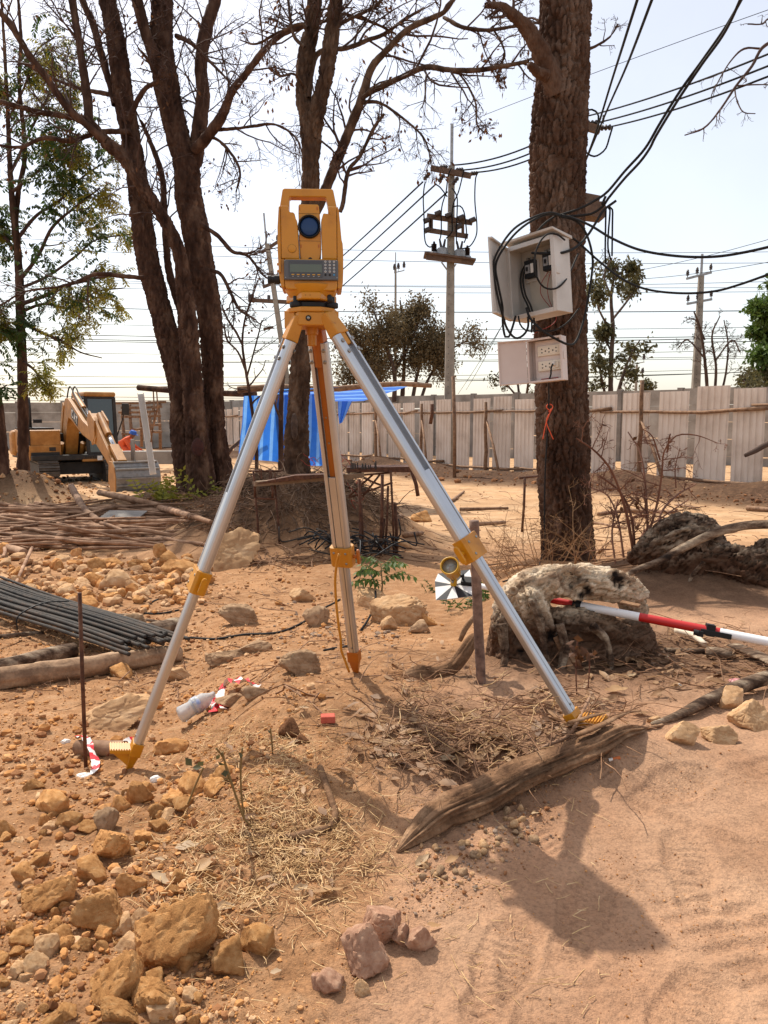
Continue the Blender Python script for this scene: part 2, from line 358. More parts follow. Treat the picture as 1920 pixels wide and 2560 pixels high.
# ------------------------------------------------------------- ground sheet
def make_ground():
    ncol, nrow = 520, 900
    s = np.linspace(-1, 1, ncol)
    ys = np.concatenate([np.linspace(-6, .75, 40)[:-1], np.geomspace(.75, 9, 640)[:-1], np.geomspace(9, 60, 200)[:-1], np.geomspace(60, 600, 30)])
    nrow = len(ys); yy = np.maximum(ys, .8)
    X = .60 * (yy[:, None] + .12) * s[None] * 1.05 + np.sign(s) * (5 + 1.5 * yy[:, None]) * np.abs(s[None]) ** 9
    Y = np.repeat(ys[:, None], ncol, 1)
    Z = Gfine(X.ravel(), Y.ravel()).reshape(X.shape)
    V = np.stack([X, Y, Z], -1).reshape(-1, 3)
    i = np.arange(nrow - 1)[:, None] * ncol; j = np.arange(ncol - 1)[None]
    q = np.stack([i + j, i + j + 1, i + ncol + j + 1, i + ncol + j], -1).reshape(-1, 4)
    m = bpy.data.materials.new('dry_earth'); m.use_nodes = True; n = m.node_tree; b = n.nodes['Principled BSDF']; L = n.links.new
    b.inputs['Roughness'].default_value = .95; b.inputs['Specular IOR Level'].default_value = .1
    me = mesh_np('ground', V, [q], m, True)
    # soil kinds by place: r = stony orange laterite, g = dark turned soil and darker litter ground, b = pale far dust
    a = X / np.maximum(Y, .6); P = np.stack([X, Y, X * 0], -1); nz = fbm(P.reshape(-1, 3) * 1.3, 3, 44).reshape(X.shape)
    r = sstep(.02, -.14, a - .12 * (Y - 1.2) + .08 * nz) * sstep(9, 6, Y)
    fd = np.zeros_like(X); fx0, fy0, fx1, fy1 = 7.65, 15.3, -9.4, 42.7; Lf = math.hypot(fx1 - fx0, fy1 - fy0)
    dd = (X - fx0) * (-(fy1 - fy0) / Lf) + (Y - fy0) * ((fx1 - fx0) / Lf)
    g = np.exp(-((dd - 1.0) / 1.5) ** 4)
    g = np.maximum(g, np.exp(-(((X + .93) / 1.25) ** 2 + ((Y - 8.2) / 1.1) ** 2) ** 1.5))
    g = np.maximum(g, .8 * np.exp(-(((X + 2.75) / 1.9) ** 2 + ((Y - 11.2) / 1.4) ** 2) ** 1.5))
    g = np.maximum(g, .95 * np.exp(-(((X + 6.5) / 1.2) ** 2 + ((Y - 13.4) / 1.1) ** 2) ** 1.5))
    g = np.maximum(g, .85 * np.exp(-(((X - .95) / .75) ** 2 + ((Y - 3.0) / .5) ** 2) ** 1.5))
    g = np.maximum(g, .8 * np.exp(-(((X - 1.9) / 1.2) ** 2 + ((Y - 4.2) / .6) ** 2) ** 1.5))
    g = np.maximum(g, .45 * np.exp(-(((X - .18) / .3) ** 2 + ((Y - 2.0) / .35) ** 2) ** 1.5))  # darker ground colour in the litter beside the log
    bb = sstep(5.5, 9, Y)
    C = np.stack([r, np.clip(g + .25 * nz * (g > .1), 0, 1), bb, np.ones_like(r)], -1).reshape(-1).astype(np.float32)
    at_ = me.attributes.new('soil', 'FLOAT_COLOR', 'POINT'); at_.data.foreach_set('color', C)
    geo = n.nodes.new('ShaderNodeNewGeometry'); atn = n.nodes.new('ShaderNodeAttribute'); atn.attribute_name = 'soil'
    sep = n.nodes.new('ShaderNodeSeparateColor'); L(atn.outputs['Color'], sep.inputs[0])
    def noise(sc, det=6, ro=.6):
        t = n.nodes.new('ShaderNodeTexNoise'); t.inputs['Scale'].default_value = sc; t.inputs['Detail'].default_value = det; t.inputs['Roughness'].default_value = ro; L(geo.outputs['Position'], t.inputs['Vector']); return t.outputs['Fac']
    def ramp(fac, cols, lo=.3, hi=.7):
        c = n.nodes.new('ShaderNodeValToRGB'); L(fac, c.inputs[0]); e = c.color_ramp.elements
        while len(e) < len(cols): e.new(.5)
        for k, cc in enumerate(cols): e[k].position = lo + (hi - lo) * k / (len(cols) - 1); e[k].color = (*cc, 1)
        return c.outputs[0]
    def mix(f, a_, b_, t='MIX'):
        x = n.nodes.new('ShaderNodeMix'); x.data_type = 'RGBA'; x.blend_type = t
        if hasattr(f, 'links') or not isinstance(f, float): L(f, x.inputs[0])
        else: x.inputs[0].default_value = f
        L(a_, x.inputs[6]); L(b_, x.inputs[7]); return x.outputs[2]
    n1, n2, n3 = noise(2.2), noise(14), noise(120, 3)
    sand = ramp(n1, [(.36, .195, .112), (.43, .25, .15), (.47, .29, .18)])
    lat = ramp(n2, [(.28, .145, .069), (.375, .20, .098), (.445, .265, .145)])
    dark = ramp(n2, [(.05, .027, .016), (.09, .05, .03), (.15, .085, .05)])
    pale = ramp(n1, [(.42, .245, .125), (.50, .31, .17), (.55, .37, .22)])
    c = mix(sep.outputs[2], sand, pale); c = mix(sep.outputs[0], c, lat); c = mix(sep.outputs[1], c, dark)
    sp = ramp(n3, [(.72, .72, .72), (1, 1, 1), (1.12, 1.1, 1.06)], .36, .66); c = mix(.8, c, sp, 'MULTIPLY'); pt = ramp(noise(.9, 5, .65), [(.80, .77, .74), (1, 1, 1), (1.14, 1.12, 1.10)], .34, .66); c = mix(.8, c, pt, 'MULTIPLY'); pq = ramp(noise(5.5, 5, .7), [(.82, .80, .78), (1, 1, 1), (1.08, 1.07, 1.06)], .34, .64); c = mix(.8, c, pq, 'MULTIPLY')
    L(c, b.inputs['Base Color'])
    ad = n.nodes.new('ShaderNodeMath'); ad.operation = 'ADD'; L(noise(45, 8, .7), ad.inputs[0])
    m2 = n.nodes.new('ShaderNodeMath'); m2.operation = 'MULTIPLY'; m2.inputs[1].default_value = .5; L(noise(260, 4, .6), m2.inputs[0]); L(m2.outputs[0], ad.inputs[1])
    bp = n.nodes.new('ShaderNodeBump'); bp.inputs['Strength'].default_value = .75; bp.inputs['Distance'].default_value = .012; L(ad.outputs[0], bp.inputs['Height']); L(bp.outputs[0], b.inputs['Normal'])
    o = bpy.data.objects.new('ground', me); COL.objects.link(o); return tag(o, 'dry sandy orange ground of the building site', None, None, 'structure')
make_ground()
# ============================================================= structure: walls, fences, poles, wires
M_conc = mat('weathered_concrete', [srgb(118,110,102), srgb(150,143,134), srgb(172,166,158)], .9, 1.2, .25, 30, coord='World', fine=.06)
M_concd = mat('concrete_post', [srgb(112,106,100), srgb(146,140,133)], .9, 2, .25, 30, coord='World')
M_sheet = mat('cream_sheet_metal', [srgb(180,162,146), srgb(208,192,177), srgb(220,207,194)], .45, 1.1, .05, 5, coord='World', spec=.4, rand=.07)
M_pole = mat('bare_wood_pole', [srgb(88,62,44), srgb(128,96,70), srgb(150,118,90)], .85, 14, .5, 60, coord='World', stretch=(1,1,1), rand=.15)
M_polec = mat('grey_utility_concrete', [srgb(120,112,102), srgb(158,150,138)], .9, 3, .2, 25, coord='World')
M_rustwood = mat('dark_crossarm_wood', [srgb(70,52,42), srgb(112,88,70)], .85, 6, .3, 30, coord='World')
M_black = mat('black_rubber', [(.010,.010,.011)], .55, spec=.35)
M_ins = mat('brown_glazed_insulator', [(.035,.022,.018)], .35)
M_wire = mat('dark_wire', [(.008,.008,.009)], .8, spec=.15)
M_galv = mat('galvanised_grey_metal', [srgb(130,130,130), srgb(168,168,168)], .5, 8, metal=.4, coord='World')

def line_pt(a, b, t): return (a[0] + (b[0] - a[0]) * t, a[1] + (b[1] - a[1]) * t)
# concrete panel wall behind the site
def concrete_wall():
    W = [(-34, 43), (-9.7, 49.5), (14.5, 25.5), (26, 14)]
    tops = [1.62, 1.95, 1.95, 1.95]
    t = thing('concrete_wall', 'long grey concrete panel boundary wall behind the metal sheet fence', 'wall', (W[1][0], W[1][1], -1.0))
    for k in range(len(W) - 1):
        A, B = W[k], W[k+1]; L = math.hypot(B[0]-A[0], B[1]-A[1]); n = int(round(L / 2.4)); u = Vector(((B[0]-A[0])/L, (B[1]-A[1])/L, 0)); nn = Vector((-u.y, u.x, 0))
        for i in range(n):
            p = line_pt(A, B, i / n); q = line_pt(A, B, (i + 1) / n); z1 = tops[k] + (tops[k+1] - tops[k]) * (i + .5) / n
            if abs(p[0]) / p[1] > .75 and abs(q[0]) / q[1] > .75: continue
            MB().box((p[0], p[1], (z1 + .05 - 1.15) / 2), (.2, .22, z1 + .05 + 1.15), (u, nn, Vector((0,0,1)))).build('post', M_concd, t)
            rows = 5; hh = (z1 + 1.1) / rows
            for r in range(rows):
                jz = rng.normal(0, .012)
                MB().box(((p[0]+q[0])/2 + nn.x * rng.normal(0, .008), (p[1]+q[1])/2 + nn.y * rng.normal(0, .008), -1.1 + hh * (r + .5) + jz), (L / n - .21, .09, hh - .010), (u, nn, Vector((0,0,1)))).build('panel', M_conc, t)
concrete_wall()

FA = Vector((7.65, 15.3, 0)); FB = Vector((-9.4, 42.7, 0)); FU = (FB - FA).normalized(); FN = Vector((FU.y, -FU.x, 0))
if FN.dot(-FA) < 0: FN = -FN        # normal towards the camera
def rib_sheet(w, h, ribs):
    """one ribbed metal sheet, in local (along, out, up)"""
    xs = [0]; ys = [0]
    for k in range(ribs):
        c = w * (k + .5) / ribs
        for dx, dy in ((-.045, 0), (-.03, .02), (.03, .02), (.045, 0)): xs.append(c + dx); ys.append(dy)
    xs.append(w); ys.append(0); return xs, ys
def sheet_fence():
    t = thing('sheet_fence', 'beige ribbed metal sheet fence with gaps, tied to bare wooden rails', 'fence', (FA.x, FA.y, -.7))
    s = -3.6; i = 0
    while s < 46:
        w = .78 if rng.random() < .75 else .70; gap = .13 + .06 * rng.random()
        if rng.random() < .12: gap = .26
        p = FA + FU * s; g = float(G0(np.array([p.x]), np.array([p.y]))[0]); g = min(g, -.55)
        h = 2.25 + rng.normal(0, .035); tilt = rng.normal(0, .008)
        xs, ys = rib_sheet(w, h, 5 if s < 14 else 4)
        V = []; n = len(xs)
        z0 = -.74 + rng.normal(0, .02) - .004 * max(s, 0); z1 = z0 + h
        for off in (0, .004):
            for z in (z0, z1):
                for a, b in zip(xs, ys):
                    q = p + FU * (a + tilt * (z - z0)) + FN * (b + off); V.append((q.x, q.y, z))
        Fq = [[j, j+1, n+j+1, n+j] for j in range(n-1)] + [[2*n+j, 3*n+j, 3*n+j+1, 2*n+j+1] for j in range(n-1)] + [[n+j, n+j+1, 3*n+j+1, 3*n+j] for j in range(n-1)] + [[0, n, 3*n, 2*n], [n-1, 3*n-1, 4*n-1, 2*n-1]]
        MB().add(V, [Fq]).build('sheet', M_sheet, t); s += w + gap; i += 1
    # rails: bare poles, each about 4 m, overlapping
    for zr in (1.10, -.48):
        s = -4
        while s < 46:
            Lr = 3.6 + rng.random() * 1.4; a = FA + FU * s; b = FA + FU * (s + Lr)
            dz = rng.normal(0, .03); pts = []
            for k in range(7):
                q = a.lerp(b, k / 6) + FN * (.075 + .01 * rng.normal()); zz = zr + dz - .004 * max(s, 0) + rng.normal(0, .012) + (.05 if k == 0 else 0)
                pts.append((q.x, q.y, zz))
            MB().tube(pts, np.linspace(.042, .028, 7), 7).build('rail', M_pole, t, smooth=True); s += Lr - .35
    for px, top, dist in ((1133, 915, None), (1350, 1050, None), (1640, 886, None)):
        pass
    s = 1.6
    for s, up in ((3.05, 1.75), (8.6, 1.35), (11.9, 1.35), (14.8, 1.6), (20, 1.3), (26, 1.3), (33, 1.3)):
        p = FA + FU * s + FN * .16; g = G(p.x, p.y)
        pts = [(p.x + rng.normal(0, .01), p.y, g - .15 + (up - g + .15) * k / 6) for k in range(7)]
        MB().tube(pts, np.linspace(.06, .045, 7), 8).build('post', M_pole, t, smooth=True)
        q = p - FU * (1.0 + .3 * rng.random()) + FN * .55; gq = G(q.x, q.y)
        MB().tube([(q.x, q.y, gq - .1), ((p.x+q.x)/2 + .02, (p.y+q.y)/2, (gq + .75) / 2 + .02), (p.x, p.y, .85)], [.04, .036, .03], 7).build('brace', M_pole, t, smooth=True)
    # hinged off-cut sheet by the tall post, darker timber boards
    return t
FENCE = sheet_fence()

# ------------------------------------------------------------- utility poles
def insul_string(mb, a, b, n=3, r=.075):
    a = Vector(a); b = Vector(b); d = (b - a)
    for k in range(n):
        c = a + d * ((k + .5) / n); mb.lathe([(0.01, -.06), (.035, -.05), (r, 0), (r * .9, .03), (.03, .06), (.01, .07)], c, d, 10)
def pin(mb, p, h=.22, r=.05, up=Vector((0,0,1))):
    mb.lathe([(.015, 0), (.02, h*.3), (r, h*.35), (r*.7, h*.5), (r, h*.6), (r*.6, h*.8), (r*.75, h*.85), (.02, h)], p, up, 10)
def pole(px, ytop, Y, w, label, tip=0, lean=0, zbase=-1.0, taper=.6):
    top = at(px, ytop, Y); base = Vector((top.x - lean, Y, zbase))
    t = thing('utility_pole', label, 'utility pole', base)
    k = pxm(Y); W = w * k
    m = MB(); d = (top - base).normalized(); X = Vector((1,0,0)); X = (X - d * X.dot(d)).normalized(); Yv = d.cross(X)
    L = (top - base).length
    def ring(f, ww): c = base + d * (L * f); return [tuple(c + X * sx * ww + Yv * sy * ww) for sx, sy in ((-.5,-.35),(-.35,-.5),(.35,-.5),(.5,-.35),(.5,.35),(.35,.5),(-.35,.5),(-.5,.35))]
    v = []; n = 9
    for i in range(n): f = i / (n - 1); v += ring(f, W * (1.12 + (taper - 1.12) * f))
    q = [[i*8 + j, i*8 + (j+1) % 8, (i+1)*8 + (j+1) % 8, (i+1)*8 + j] for i in range(n-1) for j in range(8)]
    m.add(v, [q, [[(n-1)*8 + j for j in range(8)]]]); m.build('shaft', M_polec, t)
    hb = MB()
    for i in range(34):
        c = base + d * (L * (.25 + i * .0215)) - Yv * 0; wv = W * (1.12 + (taper - 1.12) * (.25 + i * .0215)) * .5
        for sx in (-.3,): hb.box(c + X * (W * sx * .55) + Vector((0, -wv - .002, 0)), (W*.07, .012, W*.07))
    hb.build('bolt_holes', M_black, t, kind='stuff')
    if tip: MB().cyl(top - Vector((0,0,.5)), top + Vector((lean * .1, 0, tip * k)), W * .16, 8).build('earth_rod', M_galv, t)
    return t, top, d, W
def arm(t, a, b, w=.16, name='crossarm', mt=None): return MB().bar(a, b, w, w * .75).build(name, mt or M_rustwood, t)

WIRES = []
def wire(a, b, sag, r, label, group, n=14, name='power_line', mt=None, cat='power line'):
    a = Vector(a); b = Vector(b); pts = []
    for i in range(n):
        f = i / (n - 1); p = a.lerp(b, f); p.z -= sag * 4 * f * (1 - f); pts.append(p)
    o = MB().tube(pts, r, 5, cap=False).build(name, mt or M_wire, None, True, loc=a); tag(o, label, cat, group); return o

# pole with reclosers, centre
def pole_centre():
    Y = 26; t, top, d, W = pole(1129, 415, Y, 24, 'tall concrete utility pole with switchgear platform right of the survey tripod', tip=95, lean=0)
    k = pxm(Y)
    def P(x, y, dy=0): return at(x, y, Y + dy)
    for dy in (-.25, .25): arm(t, P(1077, 420, dy), P(1178, 440, dy), .16)
    def ins(name, f, *a): b = MB(); f(b, *a); b.build(name, M_ins, t)
    for x, y in ((1100, 418), (1140, 425), (1176, 434)): ins('strain_insulator', insul_string, P(x, y, -.1), P(x + 17, y - 1, -.1))
    for x, y in ((1074, 432), (1110, 437), (1145, 444)): ins('strain_insulator', insul_string, P(x, y, -.3), P(x - 13, y + 16, -.3))
    for dy in (-.22, .22):
        arm(t, P(1067, 540, dy), P(1181, 557, dy), .15); arm(t, P(1068, 575, dy), P(1170, 591, dy), .14)
    for x in (1075, 1079, 1140, 1157): arm(t, P(x, 543 + (x - 1067) * .15, -.22), P(x, 578 + (x - 1068) * .15, -.22), .09, 'hanger')
    for x, y in ((1066, 551), (1095, 533), (1121, 538), (1153, 544), (1181, 550), (1068, 575), (1147, 566)): MB().cyl(P(x - 7, y + 3, -.35), P(x + 7, y - 3, -.35), .085, 9).build('fuse_cutout', M_ins, t)
    for dy in (-.3, .3): arm(t, P(1066, 642, dy), P(1184, 655, dy), .17)
    MB().prism([(0,0),(1.65,-.22),(1.65,-.16),(0,.06)], P(1060, 640, 0), (1,0,0), (0,0,1), (0,1,0), -.45, .45).build('platform', M_rustwood, t)
    for x, y, hh in ((1085, 637, 1), (1106, 640, 0), (1149, 645, 0), (1168, 647, 1)):
        m = MB()
        if hh: m.lathe([(.11,0),(.15,.02),(.11,.09),(.06,.1)] , P(x, y, 0), (0,0,1), 12)
        else: m.lathe([(.16,0),(.2,.03),(.2,.2),(.14,.26),(.0,.27)], P(x, y, 0), (0,0,1), 12)
        m.build('switch_tank', M_galv, t)
        m = MB()
        if hh: m.lathe([(.05,.1)] + [(r, .12 + i*.035) for i in range(7) for r in (.1, .05)] + [(.03,.42)], P(x, y, 0), (0,0,1), 12)
        else:
            for s_ in (-1, 1): m.cyl(P(x + s_*2, y - 17, 0), P(x + s_*7, y - 42, 0), .05, 8, r2=.03)
        m.build('bushing', M_ins, t)
    # jumper leads
    jl = [[(1063,455),(1060,470),(1058,500),(1060,545),(1061,590),(1065,610),(1075,618),(1085,614)], [(1128,420),(1120,440),(1115,480),(1104,520),(1103,580),(1099,600)], [(1160,425),(1155,445),(1146,480),(1132,515),(1130,560),(1130,580),(1115,596)], [(1196,430),(1189,445),(1187,500),(1192,560),(1190,590),(1175,615),(1155,622)], [(1130,470),(1142,490),(1143,520),(1141,570),(1141,610)], [(1133,517),(1150,515),(1160,530),(1165,565),(1166,590),(1160,607)], [(1088,460),(1100,468),(1113,485),(1118,492)]]
    for j in jl:
        q = catmull(np.array([tuple(P(x, y, -.45)) for x, y in j]), .15); MB().tube(q, .022, 5).build('jumper_lead', M_wire, t, True)
    for a, b_ in (((1104,656),(1120,678)), ((1140,660),(1132,672))): arm(t, P(*a, -.3), P(*b_, -.1), .04, 'stay', M_galv)
    g = 'overhead conductors of the centre pole'
    for (x, y), (x2, y2), Y2, nm in (((1057,455),(600,835),95,'first'), ((1090,460),(600,868),95,'second'), ((1118,480),(600,905),95,'third')):
        wire(P(x, y, -.4), at(x2, y2, Y2), .6, .028, f'{nm} conductor from the top running down left behind the survey instrument', g, 20)
    return P
PB = pole_centre()
def pole_behind_tree():
    Y = 23; t, top, d, W = pole(1458, 236, Y, 30, 'concrete utility pole mostly hidden behind the big rough trunk', lean=.25)
    def P(x, y, dy=0): return at(x, y, Y + dy)
    for dy in (-.25, .25): arm(t, P(1418, 302 , dy), P(1500, 326, dy), .2)
    def ins(name, f, *a): b = MB(); f(b, *a); b.build(name, M_ins, t)
    for x, y in ((1466, 309), (1500, 320)): ins('strain_insulator', insul_string, P(x, y, -.2), P(x + 28, y - 2, -.2), 3, .085)
    for x, y in ((1470, 298), (1508, 310)): ins('pin_insulator', pin, P(x, y, -.1), .24, .04)
    arm(t, P(1440, 492), P(1497, 503), .26); MB().prism([(-.6,0),(.36,-.12),(.42,.05),(.36,.33),(-.6,.3)], P(1473, 540), (1,0,0), (0,0,1), (0,1,0), -.3, .3).build('equipment_box', M_rustwood, t)
    for j in ([(1515,518),(1514,560),(1513,640),(1515,660)], [(1520,517),(1525,525),(1521,580),(1520,620),(1527,650)], [(1523,516),(1531,524),(1531,560),(1530,640)], [(1531,318),(1523,345),(1515,370),(1500,385),(1485,391),(1470,385),(1461,377)], [(1455,305),(1470,275),(1489,278),(1496,290),(1495,305)]):
        MB().tube(catmull(np.array([tuple(P(x, y, -.4)) for x, y in j]), .15), .026, 5).build('jumper_lead', M_wire, t, True)
    g = 'conductors from the pole behind the big trunk'
    for i, ((x, y), (x2, y2)) in enumerate((((1474,289),(2010,98)), ((1498,306),(2010,128)), ((1530,316),(2010,155)))):
        wire(P(x, y, -.4), at(x2, y2, 15), .1, .022, f'{["upper","middle","lower"][i]} of three conductors rising right above the big trunk', g, 16)
    for i, ((x, y), (x2, y2)) in enumerate((((1133,413),(1440,305)), ((1160,425),(1455,314)), ((1190,431),(1465,322)))):
        wire(PB(x, y, -.3), P(x2, y2, .2), .25, .026, f'{["upper","middle","lower"][i]} conductor strung between the centre pole and the big trunk', g, 16)
    wire(at(1129, 320, 26), at(1990, 0, 18), -.05, .008, 'thin earth wire from the centre pole tip to the upper right sky', None, 10)
    g2 = 'steep black service wires above the junction box'
    for i, pts in enumerate(([(1440,455),(1462,405),(1490,330),(1530,200),(1560,105),(1612,-60)], [(1462,408),(1480,365),(1520,270),(1560,180),(1590,105),(1650,-55)])):
        q = [at(x, y, 22 - 2.4 * k) for k, (x, y) in enumerate(pts)]
        o = MB().tube(catmull(np.array([tuple(p) for p in q]), .4), .021, 5).build('power_line', M_wire, None, True, loc=q[0]); tag(o, ['left', 'right'][i] + ' of two thin steep wires right of the big trunk', 'power line', g2)
pole_behind_tree()
def pole_left():
    Y = 38; t, top, d, W = pole(668, 610, Y, 13, 'slanting concrete utility pole between the forked trunks and the instrument', tip=72, lean=-1.35, taper=.85)
    def P(x, y, dy=0): return at(x, y, Y + dy)
    arm(t, P(652, 632), P(702, 600), .14); arm(t, P(657, 718), P(703, 700), .14); arm(t, P(621, 750), P(733, 756), .18); arm(t, P(659, 823), P(683, 818), .12)
    for x, y in ((652, 629), (693, 606), (658, 716)): b = MB(); pin(b, P(x, y), .34, .07); b.build('pin_insulator', M_ins, t)
    for x, y in ((624, 750), (631, 749), (672, 752)): MB().cyl(P(x, y), P(x, y - 14), .08, 8).build('post_insulator', M_ins, t)
    for a, b_ in (((655,754),(668,770)), ((692,754),(680,770))): arm(t, P(*a), P(*b_), .04, 'stay', M_galv)
pole_left()
def pole_far(px, yt, Y, w, arms, label, tip):
    t, top, d, W = pole(px, yt, Y, w, label, tip=tip)
    for (x0, y0), (x1, y1) in arms:
        a, c = at(x0, y0, Y), at(x1, y1, Y); arm(t, a, c, W * .28, mt=M_galv)
        for f in (.04, .42, .96): b = MB(); pin(b, a.lerp(c, f), .45 * Y / 40, .09 * Y / 40); b.build('pin_insulator', M_ins, t)
    return t
pole_far(1753, 690, 36, 20, [((1716, 697), (1779, 681)), ((1717, 760), (1780, 748))], 'grey utility pole with two short crossarms wrapped by bare vines at right', 52)
pole_far(989, 668, 60, 8, [((985, 682), (1011, 676))], 'slim distant pole above the bushy round tree', 35)
pole_far(1592, 912, 75, 8, [((1572, 912), (1611, 905)), ((1580, 943), (1607, 940))], 'small far pole with short crossarms beyond the concrete wall', 2)

def far_lines():
    g = 'far power lines across the sky'
    L = [(590,628,70),(608,655,72),(686,700,64),(699,716,66),(709,727,78),(761,775,70),(796,812,80),(828,836,66),(839,842,68),(843,850,90),(877,872,75),(903,884,82),(906,892,84),(938,915,70),(961,921,90),(973,924,92),(987,975,80),(1000,968,88),(1006,985,95)]
    for i, (a, b, Y) in enumerate(L):
        wire(at(-160, a + rng.normal(0, 2), Y), at(2080, b + rng.normal(0, 2), Y + rng.normal(0, 6)), .25 + .5 * rng.random(), .019 * Y / 60 * (1.6 if rng.random() < .3 else 1.0), 'thin far power line crossing the pale sky behind the site', g, 12, mt=M_wire)
    for i, ((x, y), (x2, y2), Y, Y2) in enumerate((((1268,985),(1255,700),50,22), ((1330,985),(1480,740),50,24))): pass
    wire(at(1165, 975, 60), at(1262, 800, 30), .1, .014, 'thin stay wire rising to the junction boxes from the centre pole', None, 8, name='stay_wire', cat='stay wire')
    wire(at(1145, 985, 60), at(1300, 740, 30), .1, .014, 'second stay wire crossing the sky left of the socket box', None, 8, name='stay_wire', cat='stay wire')
    wire(at(1500, 690, 40), at(2000, 575, 30), .2, .012, 'thin wire climbing right above the vine wrapped pole', None, 8)
    wire(at(1560, 700, 40), at(2000, 640, 30), .15, .012, 'thin wire rising gently right past the crossarmed grey pole', None, 8)
far_lines()

# ============================================================= trees
BARK = dict(
 big=mat('reddish_brown_bark', [srgb(54,37,29), srgb(88,64,50), srgb(124,100,84)], .95, 5, .9, 55, coord='World', stretch=(1,1,.35), spec=.15, bdist=.022, fine=.15),
 left=mat('dark_brown_bark', [srgb(44,30,24), srgb(76,54,43), srgb(114,88,71)], .95, 7, .6, 45, coord='World', stretch=(1,1,.35), spec=.15, bdist=.02),
 mid=mat('grey_brown_bark', [srgb(46,33,27), srgb(82,62,48), srgb(120,97,79)], .95, 8, .6, 50, coord='World', stretch=(1,1,.4), spec=.15, bdist=.016),
 far=mat('far_brown_bark', [srgb(62,46,38), srgb(98,78,66)], .95, 3, coord='World'),
 twig=mat('thin_twig_bark', [srgb(58,38,30), srgb(86,60,48)], .9, 4, coord='World'))
def limb(pts, d0, d1=None, minw=0):
    n = len(pts); d1 = d0 if d1 is None else d1; out = []
    for i, p in enumerate(pts):
        Y = d0 + (d1 - d0) * i / max(1, n - 1); v = at(p[0], p[1], Y); out.append((*v, max(p[2], minw) / 2 * Y * 1.0 / F))
    return np.array(out)
def bark_tube(L4, step, k, amp, ca, cb, seed=0, lump=.12):
    Q = catmull(L4, step); P = Q[:, :3]; r = np.maximum(Q[:, 3], .002)
    n = len(P); T = np.gradient(P, axis=0); T /= np.linalg.norm(T, axis=1, keepdims=True) + 1e-9
    ref = np.eye(3)[np.argmin(np.abs(T[0]))]; N = np.cross(T[0], ref); N /= np.linalg.norm(N); Ns = [N]
    for i in range(1, n):
        N = Ns[-1] - T[i] * np.dot(Ns[-1], T[i]); Ns.append(N / (np.linalg.norm(N) + 1e-9))
    Ns = np.array(Ns); B = np.cross(T, Ns); th = np.arange(k) * 2 * math.pi / k
    D = np.cos(th)[None, :, None] * Ns[:, None] + np.sin(th)[None, :, None] * B[:, None]
    V = P[:, None] + D * r[:, None, None]
    q = V.reshape(-1, 3); S = q / np.array([ca, ca, cb]) + .55 * np.stack([fbm(q * 7, 3, seed + 1), fbm(q * 7, 3, seed + 2), fbm(q * 9, 3, seed + 3)], 1)
    f1, f2 = worley(S, seed); cr = sstep(.0, .24, f2 - f1)
    disp = amp * (cr - .92) * np.minimum(1, np.repeat(r, k) / .06) + np.repeat(r, k) * lump * fbm(q * 3.2 / max(r.max() * 4, .3), 3, seed + 5) + amp * .5 * fbm(q / (ca * .4), 2, seed + 6)
    q = q + D.reshape(-1, 3) * disp[:, None]
    i = np.arange(n - 1)[:, None] * k; j = np.arange(k)[None]; j2 = (j + 1) % k
    F4 = np.stack([i + j, i + j2, i + k + j2, i + k + j], -1).reshape(-1, 4)
    return q, F4
def unit(v): return v / (np.linalg.norm(v, axis=-1, keepdims=True) + 1e-9)
def grow(P0, D0, L, R0, n, wob, grav, g, rend=.4):
    m = len(P0); P = [P0]; D = unit(D0)
    for i in range(n - 1):
        D = unit(D + g.normal(0, wob, (m, 3)) + np.array([0, 0, grav])); P.append(P[-1] + D * (L / (n - 1))[:, None])
    return np.stack(P, 1), R0[:, None] * np.linspace(1, rend, n)[None]
def kids(P, Rr, L, k, t0, t1, spread, lr, rr, g):
    m, n, _ = P.shape; t = g.uniform(t0, t1, (m, k)); x = t * (n - 1); i = np.minimum(x.astype(int), n - 2); f = (x - i)[..., None]
    a = np.arange(m)[:, None]; P0 = P[a, i] * (1 - f) + P[a, i + 1] * f; T = unit(P[a, i + 1] - P[a, i])
    rnd = unit(g.normal(0, 1, (m, k, 3))); perp = unit(rnd - T * (rnd * T).sum(-1, keepdims=True))
    D = T * (1 - spread) + perp * spread; LL = L[:, None] * lr * (1 - .55 * t) * g.uniform(.6, 1.3, (m, k)); RR = (Rr[a, i] * rr)
    return P0.reshape(-1, 3), D.reshape(-1, 3), LL.ravel(), RR.ravel()
def as_branches(limbs, n=10):
    """resample limbs to equal point counts"""
    P = []; Rr = []; L = []
    for l in limbs:
        Q = catmull(l, .15); s = np.concatenate([[0], np.cumsum(np.linalg.norm(np.diff(Q[:, :3], axis=0), axis=1))]); x = np.linspace(0, s[-1], n)
        P.append(np.stack([np.interp(x, s, Q[:, c]) for c in range(3)], 1)); Rr.append(np.interp(x, s, Q[:, 3])); L.append(s[-1])
    return np.array(P), np.array(Rr), np.array(L)
def twigs(limbs, g, levels, k0, t0=.15, grav=0, rmin=.0025, n=7, wob=.16, maxL=2.0, r0=.42):
    P, Rr, L = as_branches(limbs); L = np.minimum(L, maxL); out = []; ends = None
    for lv, (k, lr, rr, sp) in enumerate(levels):
        P0, D0, LL, RR = kids(P, Rr, L, k if lv else k0, t0 if lv == 0 else .25, 1.0, sp, lr, rr, g)
        RR = np.maximum(np.minimum(RR, .013 if lv == 0 else .008), rmin)
        P, Rr = grow(P0, D0, LL, RR, n, wob, grav, g); L = LL; Rr = np.maximum(Rr, rmin * .7); out.append(tubes_batch(P, Rr, 4 if lv < 1 else 3)); ends = P
    return out, ends
